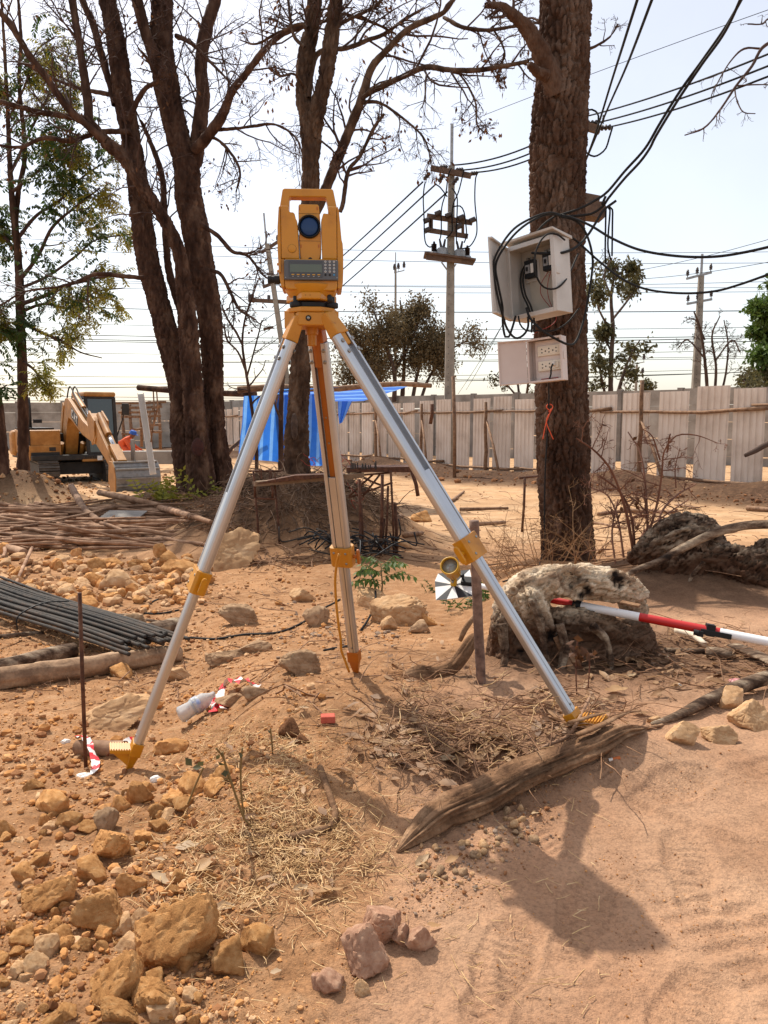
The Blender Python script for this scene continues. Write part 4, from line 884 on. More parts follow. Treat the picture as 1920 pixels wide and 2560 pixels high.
def total_station():
    O = at(779, 774, 2.2); S = .0002035; yaw = R(4.5)
    ux = Vector((math.cos(yaw), math.sin(yaw), 0)); uf = Vector((math.sin(yaw), -math.cos(yaw), 0))
    t = thing('total_station', 'yellow surveying instrument with carry handle, dark round lens and keypad on the tripod', 'survey instrument', O)
    def P(cx, cy, f=0.): return O + ux * ((cx - 735) * S) + Z3 * ((1720 - cy) * S) + uf * f
    def prism(poly, f0, f1, name, m, bevel=.004, parent=t, segs=3, **k):
        mb = MB(); mb.prism([((x - 735) * S, (1720 - y) * S) for x, y in poly][::-1], O, ux, Z3, uf, f0, f1); return mb.build(name, m, parent, bevel=bevel, segs=segs, **k)
    def plate(x0, y0, x1, y1, f0, f1, name, m, bevel=.001, parent=t, **k): return prism([(x0, y0), (x1, y0), (x1, y1), (x0, y1)], f0, f1, name, m, bevel, parent, 2, **k)
    # levelling base
    mb = MB(); mb.lathe([(.045, 0), (.052, .003), (.052, .014), (.03, .017)], P(735, 1722), Z3, 24); mb.build('base_plate', M_black, t, True, auto=40)
    for a in (100, 218, 338):
        c = O + (ux * math.cos(R(a)) * .052 - uf * math.sin(R(a)) * .052) * (1.15 if a == 338 else 1)
        MB().lathe([(.017, .0), (.0185, .002), (.0185, .012), (.017, .014), (.009, .015), (.009, .03)], c + Z3 * .001, Z3, 22).build('levelling_screw', M_black, t, True, auto=40)
    hexp = [(.072 * math.cos(R(x)), .072 * math.sin(R(x))) for x in (70, 110, 190, 230, 310, 350)]
    MB().prism(hexp, O + Z3 * .0185, ux, uf, Z3, 0, .020).build('tribrach', M_yel, t, bevel=.004, segs=3)
    MB().lathe([(.0085, 0), (.0085, .006), (.007, .0075), (0, .008)], P(672, 1530, .052), Z3, 12).build('level_vial', mat('vial_cream', [srgb(220,205,170)], .3), t, True, auto=40)
    MB().tube([P(975, 1590, .07), P(985, 1640, .078), P(1000, 1680, .076)], [.0065, .0075, .006], 10).build('clamp_lever', M_black, t, True)
    # rotating base under the yoke
    MB().lathe([(.058, 0), (.062, .004), (.074, .022), (.076, .03)], P(735, 1575), Z3, 36).build('rotating_base', M_yel, t, True, auto=40)
    # lower housing
    prism([(392, 1104), (1083, 1104), (1083, 1475), (1060, 1505), (1000, 1512), (470, 1500), (410, 1490), (392, 1470)], -.062, .060, 'lower_housing', M_yel, .006)
    # standards and their outer covers, a fine joint between
    prism([(351, 432), (452, 432), (456, 498), (470, 510), (515, 512), (533, 535), (545, 590), (563, 625), (568, 700), (582, 1102), (351, 1102)], -.058, .058, 'standard', M_yel, .004)
    prism([(968, 428), (1081, 428), (1081, 1102), (886, 1102), (882, 900), (874, 640), (880, 600), (892, 560), (905, 514), (985, 522), (972, 495)], -.058, .058, 'standard', M_yel, .004)
    prism([(322, 434), (347, 432), (347, 1102), (387, 1104), (387, 1470), (350, 1472), (335, 1440), (310, 1280), (299, 1000), (302, 700)], -.060, .056, 'side_cover', M_yel, .006)
    prism([(1086, 428), (1097, 428), (1112, 470), (1128, 640), (1136, 740), (1146, 850), (1160, 900), (1166, 1000), (1166, 1250), (1160, 1400), (1148, 1472), (1100, 1478), (1088, 1470)], -.060, .056, 'side_cover', M_yel, .006)
    plate(349, 440, 1084, 1098, -.05, .03, 'inner_gap', M_ygut, .0005) if False else None
    prism([(318, 1100), (330, 1090), (344, 1100), (344, 1280), (330, 1295), (318, 1280)], .05, .062, 'tangent_cover', M_yel, .002)
    for yy in (1165, 1255): MB().lathe([(.004, 0), (.004, .006), (0, .007)], P(318, yy, .045), -ux, 10).build('battery_latch', M_yelw, t, True)
    # carry handle
    prism([(322, 428), (366, 184), (374, 168), (388, 160), (1022, 155), (1036, 160), (1044, 174), (1095, 422), (976, 422), (947, 278), (940, 266), (926, 261), (474, 265), (462, 270), (456, 284), (452, 428)], -.020, .020, 'carry_handle', M_yel, .006)
    # telescope
    tel = prism([(581, 414), (594, 397), (834, 397), (848, 412), (860, 520), (872, 700), (876, 880), (868, 1040), (850, 1090), (828, 1112), (622, 1112), (602, 1085), (592, 980), (581, 690), (578, 520)], -.052, .050, 'telescope', M_yel, .006)
    for yy, x0, x1 in ((516, 580, 858), (866, 590, 872)): plate(x0, yy - 2, x1, yy + 2, .0495, .0504, 'joint_line', M_ygut, 0, tel)
    for x, y in ((592, 455), (826, 450), (610, 935), (843, 930)): plate(x - 9, y - 22, x + 9, y + 20, .0490, .0506, 'finger_notch', M_amber, .0003, tel)
    L0 = P(720, 686, .046)
    MB().lathe([(.0255, .006), (.0262, .013), (.0285, .015), (.0305, .012), (.0305, 0)], L0, uf, 48).build('lens_ring', M_black, tel, True, auto=40)
    MB().lathe([(.0268, .007), (.020, .0092), (.010, .0104), (0, .0108)], L0, uf, 48).build('objective_lens', M_glass, tel, True)
    for yy in (632, 700, 735): plate(650, yy, 790, yy + 2.5, .0565, .0567, 'coating_line', mat('lens_reflection_band', [(.03,.06,.13)], .1), 0, tel) if False else None
    MB().lathe([(.006, 0), (.006, .004), (.004, .006), (0, .006)], P(728, 1104, .046), uf, 14).build('focus_screw', M_black, tel, True)
    MB().lathe([(.0108, 0), (.0108, .0016), (.0102, .002), (0, .002)], P(490, 975, .0575), uf, 32).build('axis_cap', M_yel, t, True, auto=40)
    MB().lathe([(.0114, 0), (.0114, .0006), (.0108, .0006)], P(490, 975, .0578), uf, 32).build('axis_cap_ring', M_ygut, t, True)
    # display panel
    pn = plate(384, 1126, 1096, 1386, .052, .072, 'display_panel', M_panel, .003)
    plate(446, 1140, 888, 1352, .0722, .0732, 'screen_bezel', M_bez, .0006, pn); plate(462, 1186, 882, 1290, .0733, .0737, 'screen', M_lcd, .0004, pn)
    for i in range(6):
        x = 500 + 68 * i; plate(x - 19, 1313, x + 19, 1327, .0733, .0748, 'soft_key', M_kyel, .0006, pn); plate(x - 11, 1340, x + 11, 1345, .0733, .0736, 'key_caption', M_key, 0, pn)
    for r in range(5):
        for c in range(3):
            p = P(928 + 56.5 * c, 1150 + 42 * r, .0722); m = M_key if r < 4 else (M_kblu if c == 2 else M_black)
            MB().lathe([(.0029, 0), (.0029, .0010), (.0023, .0015), (0, .0015)], p, uf, 14).build('key', m, pn, True, auto=40)
            if r < 4: MB().lathe([(.0013, .0016), (0, .0017)], p, uf, 8).build('key_mark', M_panel, pn)
    for x, y in ((398, 1140), (1072, 1134), (404, 1358), (1078, 1352)): MB().lathe([(.0017, 0), (.0015, .0006), (0, .0007)], P(x, y, .0722), uf, 10).build('panel_screw', M_bolt, pn)
    # optical plummet eyepiece, left
    MB().lathe([(.011, -.01), (.011, .015), (.0125, .017), (.0125, .030), (.010, .032), (.010, .038), (.0115, .040), (.0115, .048), (.008, .049), (0, .047)], P(395, 1352, .03), -ux, 26).build('plummet_eyepiece', M_black, t, True, auto=35)
    # printed tick on the base
    for x in (662, 722): plate(x - 3, 1572, x + 3, 1586, .0702, .0712, 'index_mark', M_ygut, 0)
    return O, ux, uf
TS_O, TS_X, TS_F = total_station()

def extrude(mb, a, b, poly, X, Y, m=0): a = Vector(a); b = Vector(b); d = b - a; return mb.prism(poly, a, X, Y, d.normalized(), 0, d.length, m)
def arc_rail(t0, t1, T, r):
    """rail section between t0 (inner, square) and t1 (outer, rounded)"""
    sg = 1 if t1 > t0 else -1; h = T / 2; pts = [(t0, -h), ]; c = t1 - sg * r
    for i in range(9):
        a = -math.pi / 2 + math.pi * i / 8; pts.append((c + sg * r * math.cos(a), (h - 0) * math.sin(a) if r >= h else (h - r) * (1 if a > 0 else -1) + r * math.sin(a)))
    pts.append((t0, h)); return pts if sg > 0 else pts[::-1]
def tripod():
    O = TS_O; t = thing('survey_tripod', 'aluminium survey tripod with yellow clamps and feet on a low sandy mound', 'tripod', (O.x, O.y, 0.0))
    # head
    hd = MB()
    poly = [(.072 * math.cos(R(x)), .072 * math.sin(R(x))) for x in (68, 112, 150, 188, 232, 270, 308, 352, 30)]
    poly = sorted(poly, key=lambda p: math.atan2(p[1], p[0])); hd.prism(poly, O - Z3 * .014, TS_X, TS_F, Z3, 0, .0135)
    head = hd.build('head_plate', M_yelw, t, bevel=.003)
    MB().prism([(x * 1.0, y * 1.0) for x, y in [(-.036, .064), (.036, .064), (.05, .03), (.05, -.05), (-.05, -.05), (-.05, .03)]], O - Z3 * .050, TS_X, TS_F, Z3, 0, .0355).build('head_block', M_yelw, t, bevel=.003)
    c = O - Z3 * .031 + TS_F * .0645 - TS_X * .008
    MB().lathe([(.0075, 0), (.0075, .002), (.0055, .0025), (.0055, .001), (0, .001)], c, TS_F, 20).build('hinge_bolt', M_black, head, True); MB().lathe([(.0048, .002), (.004, .0034), (0, .0034)], c, TS_F, 16).build('bolt_face', M_bolt, head, True)
    for sx in (-1, 1):    # outer ears of the head
        MB().prism([(sx * .046, .045), (sx * .075, .02), (sx * .075, -.02), (sx * .068, -.02), (sx * .064, .012), (sx * .046, .03)][::(1 if sx > 0 else -1)], O - Z3 * .052, TS_X, TS_F, Z3, 0, .045).build('head_ear', M_yelw, t, bevel=.002)
    MB().box(O + TS_X * .058 + TS_F * .0475 - Z3 * .034, (.032, .0025, .0075), ((TS_X * .85 - TS_F * .5).normalized(), (TS_F * .85 + TS_X * .5).normalized(), Z3)).build('sticker', M_white, t)
    for i in range(4): MB().box(O + TS_X * (.048 + .0055 * i) + TS_F * (.0538 - .0031 * i) - Z3 * .034, (.0035, .0005, .002), ((TS_X * .85 - TS_F * .5).normalized(), (TS_F * .85 + TS_X * .5).normalized(), Z3)).build('sticker_print', M_panel, t)
    MB().lathe([(.010, .0), (.013, .002), (.013, .03), (.018, .032), (.018, .05)], O - Z3 * .10, Z3, 20).build('centre_screw', M_yelw, t, True, auto=40)
    W, T = .062, .034; RW = .018
    def leg(top, foot, kc, kw, twist, seen_inner, name='leg'):
        top = Vector(top); foot = Vector(foot); a = (foot - top); L = a.length; a.normalize()
        rad = Vector((a.x, a.y, 0)).normalized(); tg = Vector((-rad.y, rad.x, 0)); n = a.cross(tg).normalized()
        if n.z < 0: n = -n
        ca, sa = math.cos(twist), math.sin(twist); tg, n = (tg * ca + n * sa), (n * ca - tg * sa)
        def Q(s, u=0, v=0): return top + a * s + tg * u + n * v
        Lc = L * kc; Lw = L * kw; s0 = .035
        lg = MB()
        for sg in (-1, 1): extrude(lg, Q(s0), Q(Lc), arc_rail(sg * (W/2 - RW), sg * W/2, T, .0165), tg, n)
        lo = lg.build(name, M_alu, t, bevel=.0012)
        MB().bar(Q(s0 + .03), Q(Lw + .02), W - 2*RW + .001, .004, tg).build('channel_web', M_alud, lo)
        ce = MB()
        ce.bar(Q(Lw), Q(Lc), W - 2*RW - .003, T - .003, tg); ce.build('sliding_leg', M_alu, lo, bevel=.001)
        # head casting that enters the channel
        pts = []
        hc = MB(); hc.bar(Q(-.035), Q(s0), W * .62, T * .85, tg, taper=1.25); hc.bar(Q(s0 - .012), Q(s0 + .034), W - 2*RW - .002, T * .8, tg); hc.build('hinge_casting', M_yelw if not seen_inner else M_amber, lo, bevel=.004, segs=3)
        for sg in (-1, 1):
            for k in (.022, .055):
                for vv in (-1, 1): MB().lathe([(.0058, 0), (.0058, .0015), (.0035, .0022), (0, .0022)], Q(s0 + k, sg * (W/2 - RW*.55), vv * T/2), n * vv, 12).build('rivet', M_bolt, lo, True)
        if seen_inner:
            MB().bar(Q(s0 - .01), Q(Lw + .01), W - 2*RW - .006, .012, tg).build('hinge_plate', M_amber, lo, bevel=.001)
            for k in (.12, .5, .68): MB().lathe([(.0035, 0), (.003, .001), (0, .001)], Q(s0 + Lw * k, 0, -.0062 if n.y > 0 else .0062), -n if n.y > 0 else n, 10).build('plate_rivet', M_bolt, lo)
            MB().cyl(Q(.0), Q(s0 + .07), .021, 20, r2=.019).build('hinge_sleeve', M_amber, lo, smooth=True, auto=40)
        # clamp
        e = .006; ch = [(-W/2 - e, -T/2 - e + .008), (-W/2 - e + .008, -T/2 - e), (W/2 + e - .008, -T/2 - e), (W/2 + e, -T/2 - e + .008), (W/2 + e, T/2 + e - .008), (W/2 + e - .008, T/2 + e), (-W/2 - e + .008, T/2 + e), (-W/2 - e, T/2 + e - .008)]
        cb = MB(); extrude(cb, Q(Lc - .035), Q(Lc + .033), ch, tg, n); cl = cb.build('clamp', M_yelw if seen_inner else M_yel, lo, bevel=.0015)
        sgn = -1 if seen_inner else (1 if (tg.dot(Vector((0, -1, 0))) > 0) else -1)
        w0 = Q(Lc + .0, sgn * (W/2 + e), 0); wd = tg * sgn
        kb = MB(); kb.cyl(w0, w0 + wd * .014, .006, 12); kb.prism([(-.026, -.004), (-.018, -.008), (.018, -.008), (.026, -.004), (.026, .004), (.018, .008), (-.018, .008), (-.026, .004)], w0 + wd * .014, a, n, wd, 0, .008)
        kb.build('wing_screw', M_yel if not seen_inner else M_amber, lo, bevel=.002)
        for k, u in ((-.018, -.02), (.018, -.02), (-.018, .02)):
            for vv in (-1, 1): MB().lathe([(.0042, 0), (.004, .0012), (0, .0016)], Q(Lc + k, u, vv * (T/2 + e)), n * vv, 12).build('clamp_bolt', M_bolt, lo, True)
        # lower leg: two halves with a groove between
        w2, T2 = .037, .028; Lf = L - .075
        lw = MB(); extrude(lw, Q(Lc + .02), Q(Lf), arc_rail(-.0008 - .004, -w2/2, T2, .0125), tg, n); extrude(lw, Q(Lc + .02), Q(Lf), arc_rail(.0008 - .004, w2/2, T2, .0125), tg, n)
        lw.bar(Q(Lc + .02), Q(Lf), .006, T2 * .8, tg); lw.build('lower_leg', M_alu, lo, bevel=.0008)
        # foot: shoe, tread and spike
        f = MB(); extrude(f, Q(Lf - .012), Q(Lf + .03), [(-w2/2 - .002, -T2/2 - .002), (w2/2 + .002, -T2/2 - .002), (w2/2 + .002, T2/2 + .002), (-w2/2 - .002, T2/2 + .002)], tg, n)
        f.bar(Q(Lf + .03), Q(L + .03), w2 * .95, T2 * .95, tg, taper=.25); ft = f.build('foot', M_amber if seen_inner else M_yel, lo, bevel=.002)
        if not seen_inner:
            out = rad; b0 = Q(Lf + .012, 0, 0); st = MB(); st.prism([(0, -.007), (.066, -.004), (.066, .006), (0, .007)], b0 + out * .012, out, Z3, tg, -.021, .021)
            st.prism([(.0, -.05), (.02, -.045), (.062, -.006), (.0, -.007)], b0 + out * .01, out, Z3, tg, -.012, .012); st.build('foot_step', M_yel, ft, bevel=.0015)
            for i in range(8): MB().box(b0 + out * (.020 + .0076 * i) + Z3 * .0080, (.0036, .040, .004), (out, tg, Z3)).build('tread_rib', M_yel, ft)
        MB().lathe([(.004, 0), (.0035, .0015), (0, .002)], Q(Lf - .03, 0, -T2/2 if n.y > 0 else T2/2), -n if n.y > 0 else n, 10).build('foot_rivet', M_bolt, lo)
        return Q, Lc, tg, n
    fl = gp(322, 1925); fr = at(1468, 1835, 1.96); fr.z = fr.z - .015; fb = gp(890, 1683)
    leg(at(735, 822, 2.155), fl, .555, .36, R(-24), False)
    Qr = leg(at(833, 812, 2.145), fr, .545, .36, R(24), False)
    Qb = leg(at(792, 825, 2.255), fb, .615, .38, R(4), True)
    # ochre carrying strap hanging along the rear leg
    st = [(848, 1385), (842, 1410), (838, 1450), (840, 1500), (846, 1560), (852, 1600), (853, 1625), (862, 1650), (873, 1680)]
    q = catmull(np.array([tuple(at(x, y, fb.y - .20 + .0185 * i)) for i, (x, y) in enumerate(st)]), .02)
    MB().tube(q, .0042, 8).build('strap', M_yelw, t, True)
    return fl, fr, fb
FOOT_L, FOOT_R, FOOT_B = tripod()

# ============================================================= boxes and cables on the big trunk
M_boxw = mat('dusty_white_plastic', [srgb(182,175,166), srgb(204,198,190)], .5, 4, .03, 60, coord='World')
M_boxi = mat('cream_back_board', [srgb(176,166,150), srgb(192,182,166)], .6, 5, coord='World')
M_boxp = mat('pinkish_white_plastic', [srgb(206,188,178), srgb(218,203,194)], .5, 4, coord='World')
M_redw = mat('red_wire_insulation', [srgb(150,38,28)], .5); M_org = mat('orange_string', [srgb(214,88,52)], .8)
M_cab = mat('dusty_black_cable', [(.009,.008,.008), (.02,.018,.016)], .7, 6, coord='World', spec=.25)
def boxframe(cx, cy, Y, th, roll):
    c = at(cx, cy, Y); n = Vector((-math.sin(th), -math.cos(th), 0)); r = Vector((math.cos(th), -math.sin(th), 0)); u = Z3.copy()
    cr, sr = math.cos(roll), math.sin(roll); r, u = r * cr + u * sr, u * cr - r * sr
    return c, r, u, n
def shell(mb, c, r, u, n, w, h, d, t):
    """open-fronted box: front opening centred at c, extending back by d"""
    mb.box(c - n * (d - t/2), (w, h, t), (r, u, n))
    for s in (-1, 1):
        mb.box(c + r * s * (w/2 - t/2) - n * (d/2 - t * .5), (t, h, d - t), (r, u, n)); mb.box(c + u * s * (h/2 - t/2) - n * (d/2 - t*.5), (w - 2*t, t, d - t), (r, u, n))
def switch_box():
    c, r, u, n = boxframe(1329, 697, 5.12, R(46), R(5.5)); w, h, d = .37, .475, .17
    t = thing('junction_box', 'open white breaker box on the trunk with black cables looping around it', 'electric box', c)
    m = MB(); shell(m, c, r, u, n, w, h, d, .006); m.build('case', M_boxw, t, bevel=.002)
    m = MB()
    for s in (-1, 1): m.box(c + r * s * (w/2 - .012) + n * .004, (.03, h + .006, .012), (r, u, n)); m.box(c + u * s * (h/2 - .012) + n * .0042, (w - .055, .03, .011), (r, u, n))
    m.build('rim', M_boxw, t, bevel=.003)
    m = MB(); m.prism([(-.02, 0), (.20, .03), (.205, .045), (-.02, .02)], c + u * (h/2 - .004) - n * .175, n, u, r, -w/2 - .01, w/2 + .01); m.build('rain_hood', M_boxw, t, bevel=.003)
    # door swung open at the left
    ang = R(118); dr = -r * math.cos(R(180) - ang) * 1.0; hd = (r * .30 + n * .85).normalized(); hn = hd.cross(u).normalized()
    hp = c - r * (w/2 + .004) + n * .008
    dd = MB(); dd.box(hp + hd * (w * .46), (w * .92, h, .012), (hd, u, hn)); do = dd.build('door', M_boxw, t, bevel=.004)
    for s in (-1, 1): MB().box(hp + hd * (w * .46) + u * s * (h/2 - .008) - hn * .012, (w * .9, .012, .02), (hd, u, hn)).build('door_lip', M_boxw, do, bevel=.002)
    bp = MB().box(c - n * (d - .022) + r * .02 - u * .01, (w - .10, h - .075, .008), (r, u, n)).build('back_board', M_boxi, t, bevel=.001)
    MB().box(c + r * (w/2 + .003) - n * .02 + u * .02, (.006, .05, .045), (r, u, n)).build('latch', M_boxw, t, bevel=.003)
    for x, y in ((-.082, .095), (.062, .112)):
        b0 = c - n * (d - .05) + r * x + u * y
        MB().box(b0 - n * .021 - u * .01, (.105, .135, .01), (r, u, n)).build('breaker_base', M_boxw, t, bevel=.002)
        bk = MB().box(b0, (.075, .115, .05), (r, u, n)).build('breaker', M_black, t, bevel=.003)
        MB().box(b0 + n * .026 - r * .012, (.036, .055, .004), (r, u, n)).build('breaker_plate', mat('grey_breaker_face', [srgb(150,150,150)], .4), bk, bevel=.001)
        MB().box(b0 + n * .026 + r * .024, (.022, .06, .003), (r, u, n)).build('breaker_label', M_white, bk)
        MB().box(b0 + n * .033 - r * .012, (.012, .026, .014), (r, u, n)).build('switch', M_black, bk, bevel=.002)
        for s in (-1, 1): MB().box(b0 + u * .066 + r * s * .016, (.016, .02, .03), (r, u, n)).build('terminal', M_bolt, bk)
    for pl in ([(.055,.05), (.005,.0), (-.015,-.045), (-.005,-.1), (.06,-.19)], [(.075,.05), (.05,-.005), (.04,-.06), (.045,-.12), (.07,-.19)]):
        q = catmull(np.array([tuple(c - n * (d - .055) + r * x + u * y) for x, y in pl]), .01); MB().tube(q, .0022, 6).build('red_lead', M_redw, t, True)
    for dx in (0, .02):
        q = catmull(np.array([tuple(c - n * (d - .06 - .01*k) + r * (x + dx) + u * y) for k, (x, y) in enumerate([(-.09,.15), (-.14,.10), (-.15,.02), (-.13,-.07), (-.085,-.16), (-.06,-.25), (-.058,-.33)])]), .012); MB().tube(q, .0062, 8).build('supply_lead', M_cab, t, True)
    MB().lathe([(.007, 0), (.005, .002), (0, .003)], c - n * (d - .027) - r * .10 - u * .20, n, 10).build('board_screw', M_black, t)
switch_box()
def socket_box():
    c, r, u, n = boxframe(1362, 899, 5.2, R(34), R(4.5)); w, h, d = .245, .29, .085
    t = thing('socket_box', 'small open pinkish white socket box with two outlet strips below the breaker box', 'electric box', c)
    m = MB(); shell(m, c, r, u, n, w, h, d, .005); m.build('case', M_boxp, t, bevel=.002)
    m = MB()
    for s in (-1, 1): m.box(c + r * s * (w/2 - .006) + n * .003, (.014, h + .004, .008), (r, u, n)); m.box(c + u * s * (h/2 - .006) + n * .0032, (w - .02, .014, .007), (r, u, n))
    m.build('rim', M_boxp, t, bevel=.002)
    hd = (-r * .86 + n * .5).normalized(); hn = hd.cross(u).normalized(); hp = c - r * (w/2 + .003) + n * .005
    dd = MB(); dd.box(hp + hd * .095, (.19, h + .004, .008), (hd, u, hn))
    do = dd.build('door', M_boxp, t, bevel=.003)
    side = -1 if hn.dot(Vector((0, -1, 0))) < 0 else 1
    dd = MB()
    for s in (-1, 1): dd.box(hp + hd * .095 + u * s * (h/2 - .004) + hn * side * .010, (.19, .008, .018), (hd, u, hn))
    dd.box(hp + hd * .187 + hn * side * .010, (.008, h, .018), (hd, u, hn)); dd.build('door_lip', M_boxp, do, bevel=.002)
    MB().box(c - n * (d - .03) + r * .012, (w - .05, h - .03, .008), (r, u, n)).build('back_board', M_boxp, t)
    M_sock = mat('ivory_socket_plate', [srgb(228,216,196)], .4)
    for k, y in enumerate((.062, -.038)):
        b0 = c - n * (d - .041) + r * .018 + u * y
        sk = MB().box(b0, (.165, .066, .014), (r, u, n)).build('outlet_strip', M_sock, t, bevel=.003)
        MB().box(b0 + n * .0078, (.13, .046, .003), (r, u, n)).build('outlet_face', M_sock, sk, bevel=.001)
        for x in ((-.05, 0, .05) if k == 0 else (-.05, 0)):
            for yy, f in ((.012, 1), (-.012, -1)): MB().prism([(-.006, -.004*f), (.006, -.004*f), (0, .006*f)][::f], b0 + n * .0095 + r * x + u * yy, r, u, n, 0, .0012).build('outlet_hole', M_black, sk)
        for x in ((-.025, .027) if k == 0 else (-.027,)): MB().lathe([(.005, 0), (.005, .0012), (0, .0012)], b0 + n * .0095 + r * x - u * .003, n, 10).build('pin_hole', M_ygut if x < 0 else M_black, sk)
        if k == 1: MB().box(b0 + n * .012 + r * .052, (.022, .036, .006), (r, u, n)).build('rocker_switch', M_sock, sk, bevel=.001)
    MB().box(c + r * (w/2 + .002) - n * .03 + u * .02, (.004, .05, .032), (r, u, n)).build('latch', M_boxp, t, bevel=.002)
    MB().box(c - n * (d - .036) - u * (h/2 - .022) + r * .01, (.12, .006, .006), (r, u, n)).build('red_lead', M_redw, t)
    p0 = c - n * (d - .055) + r * .05 - u * .03
    pg = thing('power_plug', 'white plug with black flex in the lower outlet, hanging down the trunk', 'power plug', p0)
    MB().box(p0, (.026, .03, .034), (r, u, n), taper=.8).build('plug_body', M_white, pg, bevel=.004)
    q = [p0 + n * .02 - u * .005, p0 + n * .05 - u * .03, p0 + n * .06 - u * .07] + [at(x, y, Y) for x, y, Y in ((1372,960,5.30), (1372,1010,5.33), (1368,1090,5.36), (1363,1180,5.37), (1361,1290,5.38), (1361,1350,5.38), (1352,1400,5.36))]
    g = gp(1335, 1432); q += [Vector((g.x, g.y, g.z + .01)), Vector((g.x - .2, g.y + .05, G(g.x - .2, g.y + .05) + .008))]
    MB().tube(catmull(np.array([tuple(v) for v in q]), .03), .0055, 8).build('flex', M_cab, pg, True)
socket_box()
def cable(pts, r, label, group=None, m=None, name='cable', step=.03, cat='cable'):
    q = catmull(np.array([tuple(at(x, y, Y)) for x, y, Y in pts]), step); o = MB().tube(q, r, 9).build(name, m or M_cab, None, True, loc=q[0]); return tag(o, label, cat, group)
cable([(1398,536,5.30),(1370,532,5.22),(1330,545,5.12),(1285,572,5.04),(1252,615,5.0),(1234,660,4.98),(1241,725,4.98),(1256,785,5.0),(1268,822,5.02),(1288,845,5.05),(1308,838,5.08),(1320,818,5.1),(1320,792,5.12)], .0075, 'outer black cable loop hanging widest left of the breaker box')
cable([(1404,540,5.3),(1372,536,5.24),(1330,552,5.14),(1290,582,5.06),(1256,625,5.02),(1239,665,5.0),(1246,715,5.0),(1256,765,5.02),(1257,810,5.04),(1263,842,5.05),(1272,842,5.06),(1282,815,5.08),(1289,790,5.1)], .0075, 'inner black cable loop just inside the widest one left of the breaker box')
cable([(1392,538,5.3),(1362,558,5.26),(1338,585,5.3),(1330,600,5.36)], .007, 'short black cable running behind the top of the breaker box')
cable([(1398,540,5.3),(1440,552,5.28),(1466,585,5.3),(1481,640,5.32),(1479,690,5.3),(1466,770,5.26),(1455,815,5.22),(1440,853,5.16),(1424,862,5.1),(1395,850,5.02),(1355,826,5.0),(1325,795,5.04),(1316,770,5.08)], .0078, 'black cable looping down right of the trunk and back under the breaker box')
cable([(1412,600,5.05),(1392,586,5.0),(1368,586,4.96),(1348,608,4.94),(1337,645,4.93),(1341,690,4.93),(1360,718,4.94),(1386,722,4.96),(1408,708,5.02),(1425,680,5.15),(1445,635,5.28)], .006, 'thin cable ring crossing the open front of the breaker box')
cable([(1330,632,5.12),(1362,634,5.05),(1405,632,5.05),(1440,618,5.15),(1468,590,5.24),(1490,556,5.26),(1510,525,5.26),(1540,502,5.26)], .0085, 'thick black cable with a cut end sticking up right of the trunk')
cable([(1400,538,5.3),(1448,522,5.3),(1490,500,5.3),(1520,478,5.28),(1562,428,5.2),(1612,372,5.1),(1650,308,5.0),(1700,228,4.9),(1760,145,4.75),(1820,58,4.6),(1880,-50,4.4)], .0085, 'upper of two black service cables rising to the top right corner', 'service cables')
cable([(1402,542,5.32),(1440,540,5.34),(1480,534,5.33),(1508,515,5.3),(1520,497,5.28),(1560,448,5.2),(1600,405,5.12),(1625,370,5.06),(1640,340,5.0),(1690,258,4.9),(1752,165,4.75),(1815,75,4.6),(1872,-50,4.4)], .0085, 'lower of two black service cables rising to the top right corner', 'service cables')
cable([(1505,512,5.28),(1510,500,5.27),(1514,491,5.27)], .0085, 'stub of cut black cable end beside the service cables')
cable([(1404,537,5.3),(1440,548,5.26),(1480,566,5.2),(1530,596,5.1),(1600,625,4.95),(1690,640,4.8),(1780,642,4.65),(1860,631,4.5),(1970,606,4.3)], .008, 'upper of two black cables drooping right from the trunk', 'drooping cables')
cable([(1395,590,5.12),(1425,592,5.2),(1450,610,5.26),(1500,655,5.2),(1560,700,5.05),(1620,724,4.95),(1700,733,4.8),(1780,729,4.65),(1850,711,4.5),(1970,668,4.3)], .007, 'lower of two black cables drooping right from the trunk', 'drooping cables')
cable([(1296,790,5.1),(1300,810,5.08),(1315,826,5.08),(1345,827,5.1),(1385,826,5.14),(1420,805,5.2),(1448,770,5.28)], .0055, 'brownish thin cable sagging between the two electric boxes')
for i, p in enumerate(([(1372,1030,5.33),(1378,1022,5.31),(1372,1040,5.31),(1364,1062,5.32),(1357,1098,5.33)], [(1372,1035,5.31),(1366,1055,5.31),(1376,1082,5.32),(1383,1098,5.34)], [(1376,1028,5.33),(1366,1018,5.33),(1372,1010,5.34),(1382,1016,5.34),(1376,1030,5.33)])): cable(p, .0036, ['long orange string tail tied to the black flex on the trunk', 'short orange string tail beside the long one on the trunk', 'orange string loop at the knot on the trunk'][i], None, M_org, 'string', .01, 'string')
cable([(1388,780,5.2),(1390,800,5.22),(1375,815,5.2),(1350,826,5.14),(1330,838,5.1)], .0022, 'thin red wire dangling between the two electric boxes', None, M_redw, 'red_wire', .01, 'wire')
